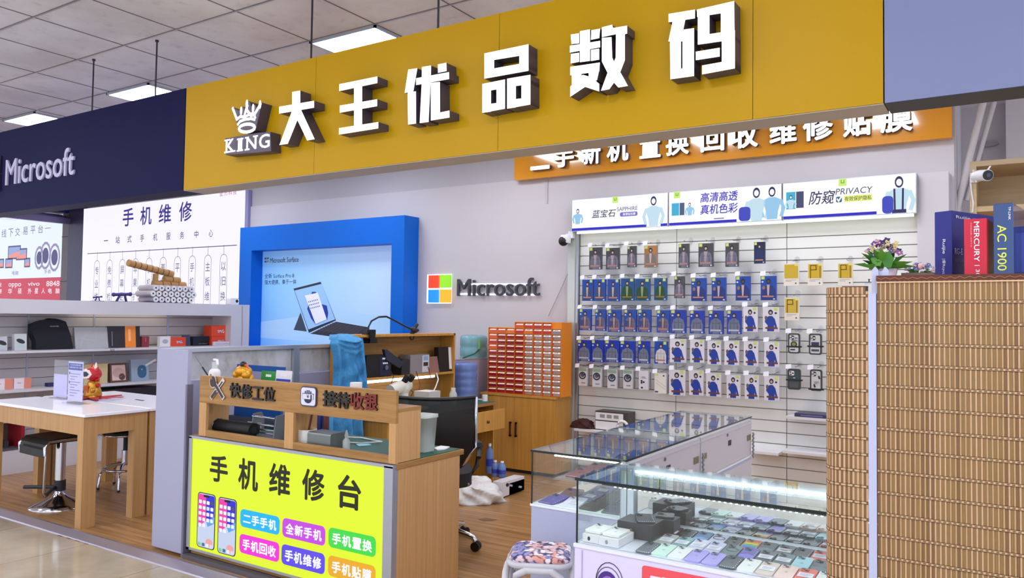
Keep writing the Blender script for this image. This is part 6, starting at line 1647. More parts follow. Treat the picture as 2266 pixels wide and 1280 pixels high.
# white boxes with white phones on top, black boxes with phones
def pbox(name, label, x0, x1, y0, y1, z0_, z1_, m_, mark=None):
    g = G(); g.box(x0, x1, y0, y1, z0_, z1_, m_)
    if mark:
        g.disc(FY(y0-.0006), x0+(x1-x0)*.4, (z0_+z1_)/2, .006, .008, 0, 0, mark, seg=10)
    return solo(g, name, label, 'box', 'phone boxes in the front counter', .0015)
wx = [P(1289, 1195, 'z', BZ).x+.012, P(1368, 1211, 'z', BZ).x]
xm_ = (wx[0]+wx[1])/2
pbox('phone_box', 'white phone box at the front left corner of the counter', wx[0], xm_-.001, 2.668, 2.80, BZ+.001, BZ+.032, PAPER, BLACK)
pbox('phone_box', 'white phone box beside the corner box, next to the phones', xm_+.001, wx[1]+.012, 2.662, 2.80, BZ+.001, BZ+.032, PAPER, M((150, 150, 160), .4, name='grey_mark'))
phone('white phone lying on the white box in the front left corner', (wx[0]+xm_)/2, 2.74, BZ+.0325, 'white', w_=.072, l_=.11, tilt=0)
phone('white phone lying on the white box next to the phone rows', (xm_+wx[1])/2+.004, 2.735, BZ+.0325, 'white', w_=.072, l_=.11, tilt=0)
bxa, bxb = P(1372, 1180, 'z', BZ).x, P(1453, 1182, 'z', BZ).x
BBX = M((34, 36, 40), .35, name='black_gift_box')
pbox('phone_box', 'large black phone box in front, carrying a phone with a dotted case', bxa+.01, bxa+.155, 2.815, 2.935, BZ+.001, BZ+.062, BBX, M((120, 110, 70), .4, name='gold_mark'))
phone('dark phone in a dotted case lying on the front black box', bxa+.10, 2.875, BZ+.0625, 'black', w_=.07, l_=.11, rz=.5, tilt=.05, dots=True)
pbox('phone_box', 'second black phone box near the mirror, carrying a dark phone', bxa+.085, bxa+.19, 2.945, 3.022, BZ+.001, BZ+.058, BBX)
phone('glossy black phone lying on the black box near the mirror', bxa+.14, 2.983, BZ+.0585, 'black', w_=.072, l_=.07, rz=.3, tilt=.0)
# phones in the counter that runs back
BASEC = ['indigo', 'pale lilac', 'black', 'navy', 'maroon', 'violet', 'black', 'dark green', 'pink', 'indigo', 'grey', 'navy', 'purple', 'violet', 'black', 'light blue', 'white', 'navy', 'blue', 'black', 'red', 'indigo', 'grey', 'navy']
rowsn = ['nearest', 'second', 'third', 'fourth', 'fifth', 'sixth']
coln = ['against the side glass', 'second from the side glass', 'third from the side glass', 'against the grey doors']
for k, c_ in enumerate(BASEC):
    i, j = k % 4, k//4
    phone('%s phone on the rear counter deck, %s row, %s' % (c_, rowsn[j], coln[i]), RX0+.062+.104*i+.006*(j % 2), RY0+.10+.152*j, BZ+.0015, c_, w_=.088, l_=.142, rz=(-.12, .1, -.05, .06)[(i+j) % 4], dots=(k % 3 == 0), label_on=(k % 4 == 1), tilt=.10)
SHC = ['maroon', 'black', 'navy', 'maroon', 'black', 'charcoal', 'grey', 'black', 'red', 'black', 'gold', 'black', 'charcoal', 'black', 'navy']
for k, c_ in enumerate(SHC):
    i, j = k % 3, k//3
    phone('%s phone on the rear counter glass shelf, %s row, %s' % (c_, rowsn[j], ('nearest the side glass', 'middle column', 'nearest the grey doors')[i]), RX0+.165+.10*i, RY0+.16+.155*j, .782, c_, w_=.085, l_=.142, dots=(k % 2 == 0), tilt=.12)

# ------------------------------------------------------------------ packages on the slatwall
CARD = {'grey': (74, 72, 80), 'blue': (10, 70, 168), 'navy': (34, 44, 78), 'green': (12, 78, 140), 'white': (228, 224, 232), 'ring': (218, 216, 222), 'royal': (14, 50, 170), 'orange': (150, 122, 96)}
FIGC = {'grey': (112, 112, 134), 'blue': (52, 70, 112), 'navy': (30, 44, 96), 'green': (30, 74, 34), 'white': (28, 62, 160), 'ring': (52, 60, 72), 'royal': (140, 144, 158), 'orange': (120, 112, 108), 'strap': (122, 104, 128), 'suit': (112, 120, 140)}
HOOKY = 6.70
CRYS = M((236, 236, 240), .2, name='clear_hook_plastic')
TAGM = M((240, 240, 246), .5, name='price_tag')
names = {'grey': 'grey card pack', 'blue': 'blue card pack with dark jacket print', 'navy': 'navy card pack', 'green': 'blue card pack with green jacket print', 'white': 'white card pack with blue sweater print', 'ring': 'silver box pack with dark ring print', 'strap': 'blue card pack with strap print', 'suit': 'blue card pack with grey suit print', 'hand': 'blue card pack with raised hand print', 'cable': 'white pack with cable print', 'dots': 'pale box pack with dark dots', 'orange': 'grey and orange card pack', 'wsuit': 'blue card pack with white suit print'}
def hook(x, z_, where, tag=True):
    t = thing('display_hook', 'clear hook%s, %s' % (' with white price tag' if tag else '', where), 'hook', (x, SLY, z_), 'display hooks')
    g = G(); g.tube([(x+.02, SLY, z_+.02), (x+.02, HOOKY-.02, z_+.005), (x+.02, HOOKY-.05, z_+.012)], .003, STEEL, 6); g.build('wire', t)
    g = G(); g.disc(FY(SLY-.004), x+.02, z_+.025, .022, .03, 0, .006, PLASTIC, seg=14); g.build('plate', t)
    if tag:
        g = G(); f9 = F((x-.035, HOOKY-.055, z_+.002), (1, .0, .12), (0, .25, 1)); g.fbox(f9, -.02, .025, -.012, .026, -.0015, 0, TAGM); g.build('price_tag', t)
def package(px, kind, label, where, thick=.022, tag=True):
    u0, v0, u1, v1 = px
    y = HOOKY
    a0, a1, b0, b1 = pxbox('y', y, u0, v0, u1, v1)
    cx = (a0+a1)/2
    hook(cx, b1+.012, where, tag)
    t = thing('accessory_package', label, 'package', (cx, y, b0), 'packages hanging on the slatwall')
    W_, H_ = a1-a0, b1-b0
    base = {'strap': 'blue', 'suit': 'royal', 'hand': 'blue', 'cable': 'white', 'dots': 'white', 'wsuit': 'blue'}.get(kind, kind)
    cm = M(CARD[base], .28, spec=.5, name='pack_card')
    fr = FY(y)
    g = G(); g.fbox(fr, a0, a1, b0, b1, -thick, 0, cm); 
    X = lambda s_: a0+W_*s_
    Z = lambda s_: b0+H_*s_
    if kind in ('ring', 'cable', 'dots'):
        g.quad(fr, a1+.004, a1+.02, b0+.005, b1-.01, -thick, M((120, 120, 126), .4, name='pack_behind'))
    g.build('card', t)
    g = G(); skin = M((46, 40, 46), .5, name='dark_print'); pale = M((196, 176, 170), .5, name='pale_print')
    q = lambda s0, s1, t0, t1, c, mm: g.quad(fr, X(s0), X(s1), Z(t0), Z(t1), c, mm)
    if kind in ('grey', 'blue', 'navy', 'green', 'white', 'strap', 'suit', 'hand', 'orange', 'wsuit'):
        fc = FIGC.get(kind, FIGC['blue'])
        if kind == 'wsuit': fc = (214, 208, 206)
        if kind == 'hand': fc = (36, 50, 120)
        fm = M(fc, .45, name='jacket_print')
        if kind == 'orange': q(.02, .98, .62, .99, .0006, M((176, 124, 66), .4, name='orange_top'))
        hx = .5 if kind not in ('blue', 'green', 'white') else .48
        if kind not in ('hand', 'white'):
            for s_ in (-1, 1): g.line(fr, [(X(hx+s_*.26), Z(.55)), (X(hx+s_*.34), Z(.36)), (X(hx+s_*.33), Z(.10))], W_*.15, .0007, fm)
        g.prism(fr, [(X(hx-.22), Z(.02)), (X(hx-.24), Z(.30)), (X(hx-.31), Z(.57)), (X(hx-.1), Z(.67)), (X(hx+.1), Z(.67)), (X(hx+.31), Z(.57)), (X(hx+.24), Z(.30)), (X(hx+.22), Z(.02))] if kind not in ('hand', 'white') else
                ([(X(.05), Z(.02)), (X(.08), Z(.40)), (X(.30), Z(.60)), (X(.72), Z(.62)), (X(.95), Z(.44)), (X(.95), Z(.02))] if kind == 'hand' else
                 [(X(.26), Z(.02)), (X(.30), Z(.26)), (X(.12), Z(.40)), (X(.16), Z(.56)), (X(.38), Z(.64)), (X(.58), Z(.64)), (X(.74), Z(.52)), (X(.88), Z(.20)), (X(.76), Z(.18)), (X(.70), Z(.30)), (X(.70), Z(.02))]), .0008, .0008, fm)
        if kind in ('blue', 'green', 'hand', 'strap', 'grey', 'orange'): g.prism(fr, [(X(hx-.06), Z(.2)), (X(hx-.10), Z(.64)), (X(hx+.08), Z(.64)), (X(hx+.03), Z(.2))], .0012, .0012, pale if kind != 'green' else M((150, 160, 120), .5, name='olive_shirt'))
        g.disc(fr, X(hx), Z(.79), W_*.15, H_*.11, .001, .001, skin, seg=14); g.disc(fr, X(hx), Z(.775), W_*.08, H_*.055, .0016, .0016, pale if kind not in ('hand',) else M((90, 86, 80), .5, name='olive_print'), seg=10)
        if kind == 'hand': g.disc(fr, X(.2), Z(.52), W_*.10, H_*.08, .0014, .0014, M((150, 110, 90), .5, name='hand_print'), seg=10)
        if kind == 'white': g.disc(fr, X(.2), Z(.56), W_*.09, H_*.09, .0014, .0014, M((110, 90, 96), .5, name='hand_print'), seg=10)
        if kind in ('suit', 'wsuit', 'grey', 'strap'):
            dkl = M(tuple(int(k*.7) for k in fc), .45, name='seam_print')
            g.line(fr, [(X(hx), Z(.64)), (X(hx), Z(.2))], W_*.025, .0022, dkl); g.line(fr, [(X(hx-.22), Z(.46)), (X(hx-.06), Z(.46))], W_*.03, .0022, dkl); g.line(fr, [(X(hx+.06), Z(.46)), (X(hx+.22), Z(.46))], W_*.03, .0022, dkl)
            for s_ in (-1, 1): g.line(fr, [(X(hx+s_*.25), Z(.52)), (X(hx+s_*.23), Z(.24))], W_*.025, .0022, dkl)
        bandc = {'green': (150, 110, 50), 'white': (110, 60, 52), 'suit': (196, 196, 206), 'wsuit': (176, 120, 80)}.get(kind, (190, 130, 110))
        q(.12 if kind != 'white' else .16, .84 if kind != 'white' else .92, .13 if kind != 'white' else .115, .19, .0018, M(bandc, .45, name='pack_band'))
        g.quad(fr, X(.70) if kind in ('blue', 'green', 'white', 'wsuit') else X(.04), X(.92) if kind in ('blue', 'green', 'white', 'wsuit') else X(.26), Z(.86), Z(.985), .0014, M((206, 222, 120), .45, name='lime_badge'))
        if kind == 'white': g.disc(fr, X(.80), Z(.76), W_*.075, H_*.042, .0014, .0014, DARK, seg=12)
        if kind in ('suit', 'strap', 'hand'): g.disc(fr, X(.12), Z(.76), W_*.07, H_*.035, .0014, .0014, M((210, 220, 240), .4, name='badge_white'), seg=10)
        if kind in ('strap',):
            for s_ in (-.12, .10): g.line(fr, [(X(.5+s_), Z(.64)), (X(.5+s_*.8), Z(.22))], W_*.045, .002, skin)
            g.rrect(fr, X(.06), X(.34), Z(.24), Z(.50), W_*.08, .002, .002, M((60, 66, 130), .4, name='helmet_print'))
        g.disc(fr, X(.86), Z(.055), W_*.07, H_*.03, .0016, .0016, M((206, 214, 236), .4, name='badge_white'), seg=10)
    elif kind == 'ring':
        q(.05, .95, .80, .98, .0008, M((150, 176, 150), .4, name='grey_green_top'))
        g.line(fr, [(X(.48+.34*math.cos(k*PI/9)), Z(.56+.17*math.sin(k*PI/9))) for k in range(19)], W_*.14, .001, M(FIGC['ring'], .4, name='ring_print'))
        g.disc(fr, X(.48), Z(.58), W_*.22, H_*.11, .0012, .0012, M((90, 98, 112), .4, name='ring_inner'), seg=14); g.disc(fr, X(.45), Z(.66), W_*.09, H_*.045, .0014, .0014, skin, seg=10); g.disc(fr, X(.66), Z(.60), W_*.09, H_*.045, .0014, .0014, skin, seg=10)
        q(.35, .8, .13, .18, .001, M((120, 116, 124), .4, name='pack_text'))
    elif kind == 'cable':
        q(.05, .95, .02, .97, .0006, M((236, 232, 222), .4, name='ivory_card')); g.line(fr, [(X(.15), Z(.52)), (X(.9), Z(.22))], W_*.03, .001, M((190, 186, 176), .4, name='cable_print')); g.line(fr, [(X(.15), Z(.66)), (X(.95), Z(.34))], W_*.03, .001, M((190, 186, 176), .4, name='cable_print'))
        q(.05, .3, .86, .96, .0012, M((222, 230, 140), .4, name='lime_badge')); g.disc(fr, X(.78), Z(.88), W_*.07, H_*.04, .0012, .0012, DARK, seg=10); q(.05, .32, .05, .12, .0012, M((60, 60, 110), .4, name='navy_print'))
    elif kind == 'dots':
        for a, b_ in ((.3, .46), (.52, .40), (.3, .36), (.34, .1)): g.disc(fr, X(a), Z(b_), W_*.11, H_*.055, .001, .001, skin, seg=10)
        q(.2, .8, .60, .63, .001, M((130, 126, 136), .4, name='pack_text')); q(.3, .7, .66, .69, .001, M((130, 126, 136), .4, name='pack_text'))
    g.build('print', t)
def zc(ox, oy, s): return lambda b: (ox+b[0]/s, oy+b[1]/s, ox+b[2]/s, oy+b[3]/s)
Z1, Z3, Z4, Z5, Z6 = zc(1250, 360, 4.922), zc(1260, 580, 7.53), zc(1540, 580, 7.53), zc(1260, 730, 6.737), zc(1540, 730, 6.737)
R1 = [(Z1, (265, 925, 400, 1165), 'grey'), (Z1, (448, 930, 592, 1162), 'grey'), (Z1, (680, 910, 775, 1140), 'grey'), (Z1, (865, 905, 1003, 1143), 'orange'), (Z1, (1238, 885, 1352, 1145), 'grey'), (Z1, (1455, 880, 1615, 1135), 'grey'), (Z1, (1748, 875, 1890, 1135), 'grey'), (Z1, (2060, 865, 2180, 1100), 'navy')]
R2 = [(Z3, (212, 295, 395, 650), 'blue'), (Z3, (408, 290, 600, 652), 'blue'), (Z3, (635, 290, 830, 655), 'blue'), (Z3, (858, 275, 1080, 645), 'green'), (Z3, (1100, 280, 1340, 645), 'green'), (Z3, (1412, 270, 1620, 640), 'green'), (Z3, (1748, 240, 1915, 605), 'grey'), (Z3, (2030, 270, 2278, 653), 'hand'), (Z4, (262, 262, 500, 652), 'hand'), (Z4, (662, 240, 908, 645), 'hand'), (Z4, (1078, 235, 1340, 640), 'hand')]
R3 = [(Z3, (165, 785, 360, 1140), 'strap'), (Z3, (428, 790, 605, 1150), 'strap'), (Z3, (640, 800, 855, 1170), 'strap'), (Z3, (910, 795, 1112, 1165), 'strap'), (Z3, (1145, 795, 1355, 1170), 'strap'), (Z3, (1455, 805, 1670, 1180), 'strap'), (Z3, (1690, 800, 1940, 1190), 'suit'), (Z3, (2005, 810, 2245, 1195), 'suit'), (Z4, (212, 810, 455, 1205), 'suit'), (Z4, (515, 810, 755, 1205), 'suit'), (Z4, (790, 750, 1025, 1165), 'white'), (Z4, (1115, 755, 1385, 1165), 'white')]
R4 = [(Z5, (122, 155, 318, 470), 'suit'), (Z5, (330, 155, 510, 485), 'suit'), (Z5, (530, 160, 745, 485), 'suit'), (Z5, (755, 170, 975, 490), 'suit'), (Z5, (1020, 170, 1195, 505), 'suit'), (Z5, (1268, 175, 1460, 510), 'wsuit'), (Z5, (1497, 140, 1735, 490), 'white'), (Z5, (1800, 150, 2008, 495), 'white'), (Z6, (172, 165, 370, 520), 'white'), (Z6, (425, 170, 640, 530), 'white'), (Z6, (712, 175, 925, 540), 'white'), (Z6, (1020, 185, 1240, 555), 'white')]
R5 = [(Z5, (135, 565, 262, 835), 'ring'), (Z5, (343, 575, 475, 855), 'ring'), (Z5, (567, 595, 705, 875), 'ring'), (Z5, (803, 600, 940, 880), 'ring'), (Z5, (1035, 615, 1175, 895), 'dots'), (Z5, (1268, 650, 1445, 955), 'cable'), (Z5, (1485, 600, 1725, 980), 'white'), (Z5, (1785, 610, 1995, 980), 'white'), (Z6, (152, 650, 372, 1000), 'white'), (Z6, (458, 675, 660, 1025), 'white'), (Z6, (728, 680, 935, 1040), 'white'), (Z6, (1020, 695, 1240, 1060), 'white')]
RN = ['topmost', 'second', 'third', 'fourth', 'lowest']
for ri, R_ in enumerate((R1, R2, R3, R4, R5)):
    for k, (zf, b_, kind) in enumerate(R_):
        where = '%s from the left in the %s hanging row' % (ORDN[k], RN[ri])
        package(zf(b_), kind, '%s, %s' % (names[kind], where), where, tag=not (ri == 0 and k > 3))
# yellow window packs and phone cases
def ypack(b_, label, where, camera=True):
    u0, v0, u1, v1 = b_
    y = HOOKY; a0, a1, b0, b1 = pxbox('y', y, u0, v0, u1, v1); W_, H_ = a1-a0, b1-b0
    hook((a0+a1)/2, b1+.012, where, False)
    t = thing('case_package', label, 'package', ((a0+a1)/2, y, b0), 'yellow case packs')
    fr = FY(y); g = G(); g.fbox(fr, a0, a1, b0, b1, -.02, 0, M((236, 228, 214), .4, name='ivory_pack'))
    for k in range(2): g.quad(fr, a0+W_*.12, a0+W_*(.82-.3*k), b0+H_*(.25-.06*k), b0+H_*(.265-.06*k), .001, M((150, 140, 130), .5, name='pack_text'))
    g.disc(fr, a0+W_*.8, b0+H_*.11, W_*.06, H_*.03, .001, .001, DARK, seg=8); g.build('card', t)
    g = G(); g.quad(fr, a0+W_*.05, a1-W_*.05, b0+H_*.33, b1-H_*.05, .001, M((204, 172, 30), .2, name='yellow_case'))
    BRN = M((74, 40, 22), .4, name='brown_outline')
    g.quad(fr, a0+W_*.72, a0+W_*.95, b1-H_*.12, b1-H_*.01, .002, M((232, 222, 120), .4, name='lime_badge'))
    if camera:
        X = lambda s_: a0+W_*s_
        Z = lambda s_: b0+H_*s_
        g.line(fr, [(X(.20), Z(.34)), (X(.20), Z(.90)), (X(.56), Z(.90)), (X(.58), Z(.70)), (X(.24), Z(.70))], W_*.05, .0015, BRN); g.line(fr, [(X(.84), Z(.34)), (X(.84), Z(.86))], W_*.04, .0015, BRN)
    g.build('yellow_case', t)
ypack(Z4((1462, 25, 1715, 398)), 'plain yellow window pack, topmost of the column by the white packs', 'above the plain yellow pack', False)
ypack(Z4((1862, 20, 2110, 395)), 'yellow case pack with brown camera outline, middle of the top three', 'above the middle yellow pack')
ypack((1854, 582, 1887, 632), 'yellow case pack with brown outline, nearest the flowers', 'above the yellow pack nearest the flowers')
ypack(Z4((1475, 595, 1720, 975)), 'yellow case pack hanging alone beneath the plain yellow pack', 'above the lone yellow pack')
def ccase(b_, label, where, kind):
    u0, v0, u1, v1 = b_
    y = HOOKY; a0, a1, b0, b1 = pxbox('y', y, u0, v0, u1, v1); W_, H_ = a1-a0, b1-b0
    hook((a0+a1)/2, b1+.012, where, True)
    t = thing('phone_case', label, 'phone case', ((a0+a1)/2, y, b0), 'boxed phone cases')
    fr = FY(y); g = G(); g.rrect(fr, a0, a1, b0, b1, .018, -.02, 0, M((52, 54, 54), .35, name='case_dark')); g.build('case', t)
    X = lambda s_: a0+W_*s_
    Z = lambda s_: b0+H_*s_
    g = G()
    pale = M((206, 208, 206), .4, name='case_panel') if kind != 2 else M((44, 64, 70), .3, name='case_teal')
    g.rrect(fr, X(.12), X(.88), Z(.07), Z(.93), .012, .001, .001, pale)
    g.rrect(fr, X(.14), X(.52), Z(.68), Z(.90), .01, .002, .002, M((36, 36, 40), .3, name='case_camera') if kind != 2 else PAPER); 
    for a, b2 in ((.24, .84), (.42, .79), (.26, .73)): g.disc(fr, X(a), Z(b2), W_*.07, H_*.04, .003, .003, PAPER if kind != 2 else DARK, seg=10)
    if kind == 0: g.text('JRY', fr, X(.58), X(.84), Z(.72), Z(.80), .003, DARK, .04); g.text('CROOK', fr, X(.3), X(.82), Z(.60), Z(.68), .003, DARK, .04); g.disc(fr, X(.5), Z(.46), W_*.28, H_*.14, .002, .002, DARK); g.disc(fr, X(.5), Z(.46), W_*.17, H_*.09, .003, .003, M((130, 140, 60), .4, name='olive_badge')); g.quad(fr, X(.2), X(.6), Z(.16), Z(.22), .003, DARK)
    if kind == 1: g.quad(fr, X(.2), X(.8), Z(.40), Z(.60), .003, M((50, 44, 84), .4, name='case_violet')); g.quad(fr, X(.2), X(.8), Z(.16), Z(.26), .003, M((70, 64, 100), .4, name='case_violet_light'))
    if kind == 2: g.quad(fr, X(.45), X(.6), Z(.55), Z(.585), .003, PAPER); g.quad(fr, X(.14), X(.86), Z(.09), Z(.36), .002, M((74, 78, 80), .3, name='case_grey'))
    if kind == 3:
        for a, b2 in ((.66, .62), (.28, .22)): g.prism(fr, [(X(a), Z(b2+.08)), (X(a+.12), Z(b2+.10)), (X(a+.22), Z(b2-.04)), (X(a+.08), Z(b2-.07))], .003, .003, DARK)
        for k in range(3): g.quad(fr, X(.35), X(.75-.08*k), Z(.42-.05*k), Z(.44-.05*k), .003, M((110, 108, 112), .4, name='pack_text'))
    g.build('back_print', t)
    g = G(); zz = (.30, .36, .42, .04)[kind]; g.fbox(fr, a0-.012, a1+.012, Z(zz), Z(zz+.075), -.024, .004, BLACK); g.build('strap', t)
ccase(Z6((1372, 55, 1550, 355)), 'phone case with an olive round badge, upper of the two at the left', 'above the olive badged case', 0)
ccase(Z6((1683, 60, 1875, 375)), 'phone case with a violet block, upper one beside the blind', 'above the violet block case', 1)
ccase(Z6((1365, 585, 1560, 895)), 'dark teal phone case, lower of the two at the left', 'above the dark teal case', 2)
ccase(Z6((1700, 595, 1880, 915)), 'pale phone case with black slanted blocks, lower one beside the blind', 'above the pale case with slanted blocks', 3)
# shelves at the foot of the slatwall
def wshelf(label, u0, v0, u1, d_, y=SLY, thick=.02):
    a0, a1 = P(u0, v0, 'y', y-d_).x, P(u1, v0, 'y', y-d_).x
    z_ = P((u0+u1)/2, v0, 'y', y-d_).z
    g = G(); g.box(a0, a1, y-d_, y, z_-thick, z_, WHITE); solo(g, 'wall_shelf', label, 'shelf', 'small white shelves on the slatwall'); return z_
zs = wshelf('small white shelf holding the dark cloth and white carton', 1270, 955, 1400, .25)
wshelf('empty white shelf low on the slatwall beside the grey doors', 1640, 1000, 1722, .25)
wshelf('empty white shelf low on the slatwall beside the bamboo blind', 1731, 1004, 1860, .25)
zs2 = wshelf('white shelf carrying the violet tablet box', 1738, 926, 1860, .22)
a0, a1 = P(1758, 920, 'y', SLY-.2).x, P(1850, 920, 'y', SLY-.2).x
g = G(); g.box(a0, a1, SLY-.2, SLY-.02, zs2+.001, zs2+.028, M((58, 48, 84), .4, name='violet_box')); g.quad(FY(SLY-.201), a0+.05, a1-.1, zs2+.008, zs2+.02, 0, M((110, 100, 150), .4, name='violet_line')); solo(g, 'tablet_box', 'flat dark violet box lying on the white wall shelf by the blind', 'box')
a0, a1 = P(1317, 930, 'y', SLY-.2).x, P(1380, 930, 'y', SLY-.2).x
t = thing('carton', 'white printed carton with black edges standing on the small wall shelf', 'box', ((a0+a1)/2, SLY-.1, zs))
zt_ = P(1350, 912, 'y', SLY-.2).z
g = G(); g.box(a0, a1+.04, SLY-.2, SLY-.03, zs+.001, zt_, M((70, 62, 58), .5, name='carton_dark')); g.build('body', t)
g = G(); f1_ = FY(SLY-.2012); H_ = zt_-zs; g.quad(f1_, a0+.004, a1-.004, zs+.01, zs+H_*.48, 0, PAPER); g.quad(f1_, a0+.004, a1-.004, zs+H_*.54, zt_-.012, 0, PAPER)
for k in range(3): g.quad(f1_, a0+.05+.07*k, a0+.10+.07*k, zs+H_*.66, zs+H_*.84, .0006, M((150, 148, 150), .5, name='carton_text'))
g.build('printed_face', t)
p = P(1292, 948, 'y', SLY-.15)
blob('dark_cloth', 'crumpled dark maroon cloth on the small wall shelf', 'cloth', p.x, SLY-.17, .125, .07, .085, M((66, 26, 24), .8, name='maroon_cloth'), 9, zs)
g = G(); p = P(1374, 938, 'y', SLY-.27); g.tube([(p.x+.05*math.cos(k*PI/8), SLY-.235, zs+.055+.05*math.sin(k*PI/8)) for k in range(16)], .014, PAPER, 8, True); solo(g, 'cable_coil', 'white coil of cable leaning on the white carton', 'cable')

# ------------------------------------------------------------------ floral stool
t = thing('floral_stool', 'square plastic stool with a floral cushion in front of the counters', 'stool', (-1.70, 2.93, -.03))
m, nt, b = nodes_mat('floral_fabric', .7)
vo = nt.nodes.new('ShaderNodeTexVoronoi'); vo.inputs['Scale'].default_value = 52
nt.links.new(coords(nt, (1, 1, 1)), vo.inputs['Vector'])
c1 = ramp(nt, vo.outputs['Distance'], [(0, (236, 226, 228)), (.52, (232, 224, 230)), (.68, (130, 116, 150)), (.86, (60, 48, 84))])
v2 = nt.nodes.new('ShaderNodeTexVoronoi'); v2.inputs['Scale'].default_value = 24; nt.links.new(coords(nt, (1, 1, 1), loc=(3, 1, 0)), v2.inputs['Vector'])
sp_ = nt.nodes.new('ShaderNodeSeparateColor'); nt.links.new(v2.outputs['Color'], sp_.inputs[0])
c2 = ramp(nt, sp_.outputs[0], [(0, (232, 150, 120)), (.35, (226, 186, 190)), (.5, (255, 255, 255)), (.72, (255, 255, 255)), (.85, (116, 130, 200)), (1, (96, 76, 150))])
mm = nt.nodes.new('ShaderNodeMix'); mm.data_type = 'RGBA'; mm.blend_type = 'MULTIPLY'; mm.inputs[0].default_value = .85
nt.links.new(c1, mm.inputs[6]); nt.links.new(c2, mm.inputs[7]); nt.links.new(mm.outputs[2], b.inputs['Base Color'])
FLO = m
PLW = M((196, 194, 198), .4, name='stool_plastic')
q0, q1, q2 = P(1131, 1218, 'z', .53), P(1266, 1232, 'z', .53), P(1186, 1184, 'z', .53)
sa = math.atan2(q1.y-q0.y, q1.x-q0.x)
SWD = math.hypot(q1.x-q0.x, q1.y-q0.y)*.96
scx, scy = (q0.x+q1.x)/2-.05*math.sin(sa)*0, (q0.y+q1.y)/2+.0
scx, scy = (P(1131, 1218, 'z', .53)+P(1266, 1220, 'z', .53)).x/2, (P(1197, 1250, 'z', .53).y+P(1197, 1184, 'z', .53).y)/2-.025
t.location = (scx, scy, -.03); t['_w'] = tuple(t.location)
sa = .45
us_, vs_ = Vector((math.cos(sa), math.sin(sa), 0)), Vector((-math.sin(sa), math.cos(sa), 0))
hw = .128
def rsq(h_, r_, z_):
    out = []
    for cx_, cy_, t0 in ((h_-r_, h_-r_, 0), (-h_+r_, h_-r_, 90), (-h_+r_, -h_+r_, 180), (h_-r_, -h_+r_, 270)):
        for k in range(6):
            a = math.radians(t0+18*k); a_, b_ = cx_+r_*math.cos(a), cy_+r_*math.sin(a)
            out.append(Vector((scx, scy, z_))+us_*a_+vs_*b_)
    return out
def loft(g, rings, m_, cap=True):
    n = len(rings[0]); vs = [v for r_ in rings for v in r_]
    g.add(vs, [(i*n+k, i*n+(k+1) % n, (i+1)*n+(k+1) % n, (i+1)*n+k) for i in range(len(rings)-1) for k in range(n)], m_, True)
    if cap: g.add(rings[-1], [tuple(range(n))], m_); g.add(rings[0], [tuple(range(n))[::-1]], m_)
g = G(); loft(g, [rsq(hw, .05, .492), rsq(hw+.006, .05, .50), rsq(hw+.006, .05, .512), rsq(hw-.004, .05, .515)], PLW); g.build('seat_rim', t)
g = G(); loft(g, [rsq(hw-.006, .05, .515), rsq(hw-.002, .05, .524), rsq(hw-.014, .05, .537), rsq(hw-.05, .04, .545)], FLO); g.build('cushion', t)
for i in (-1, 1):
    for j in (-1, 1):
        g = G(); c0 = Vector((scx, scy, 0))
        def LP(a, b_, z_): return c0+us_*a+vs_*b_+Vector((0, 0, z_))
        ee = hw+.004
        g.tube([LP(i*ee, j*.05, .488), LP(i*(ee+.004), j*(.09), .465), LP(i*(ee+.008), j*(ee-.012), .40), LP(i*(ee+.022), j*(ee+.012), .15), LP(i*(ee+.03), j*(ee+.02), -.03)], .015, PLW, 10)
        g.tube([LP(i*.05, j*ee, .488), LP(i*.09, j*(ee+.004), .465), LP(i*(ee-.012), j*(ee+.008), .40), LP(i*(ee+.008), j*(ee+.022), .15), LP(i*(ee+.014), j*(ee+.03), -.03)], .015, PLW, 10)
        g.build('leg', t)
for i in (-1, 1):
    g = G(); g.tube([c0+us_*(i*(hw+.004))+vs_*(-.06)+Vector((0, 0, .487)), c0+us_*(i*(hw+.004))+vs_*.06+Vector((0, 0, .487))], .014, PLW, 8); g.build('arch_rail', t); g = G()
    g.tube([c0+vs_*(i*(hw+.004))+us_*(-.06)+Vector((0, 0, .487)), c0+vs_*(i*(hw+.004))+us_*.06+Vector((0, 0, .487))], .014, PLW, 8); g.build('arch_rail', t)

# ------------------------------------------------------------------ bamboo blinds and what stands on the cabinet behind
BL1, BL2 = M((198, 160, 118), .55, name='bamboo_pale'), M((138, 102, 58), .55, name='bamboo_brown')
BLM = [M((190, 152, 108), .55, name='bamboo_pale_b'), M((206, 166, 128), .55, name='bamboo_pale_c')]
BLD = [M((128, 94, 56), .55, name='bamboo_brown_b'), M((146, 112, 66), .55, name='bamboo_brown_c')]
THR = M((70, 42, 24), .7, name='blind_thread'); BND = M((208, 172, 130), .6, name='blind_band')
BY = 2.56
bx0 = P(1941, 700, 'y', BY).x
bzt = P(2050, 612, 'y', BY).z
t = thing('bamboo_blind', 'large flat bamboo blind covering the tall cabinet at the right edge', 'blind', (.1, BY, 0))
g = G(); x = bx0; k = 0
rnd = random.Random(3)
while x < .45:
    w1, w2 = .0078, .0050
    g.box(x, x+w1-.0005, BY, BY+.004, .03, bzt-.008, rnd.choice(BLD)); g.box(x+w1, x+w1+w2-.0005, BY-.001, BY+.003, .03, bzt-.008, rnd.choice(BLM)); x += w1+w2
g.build('slats', t)
g = G()
zz = P(1941, 668, 'y', BY).z
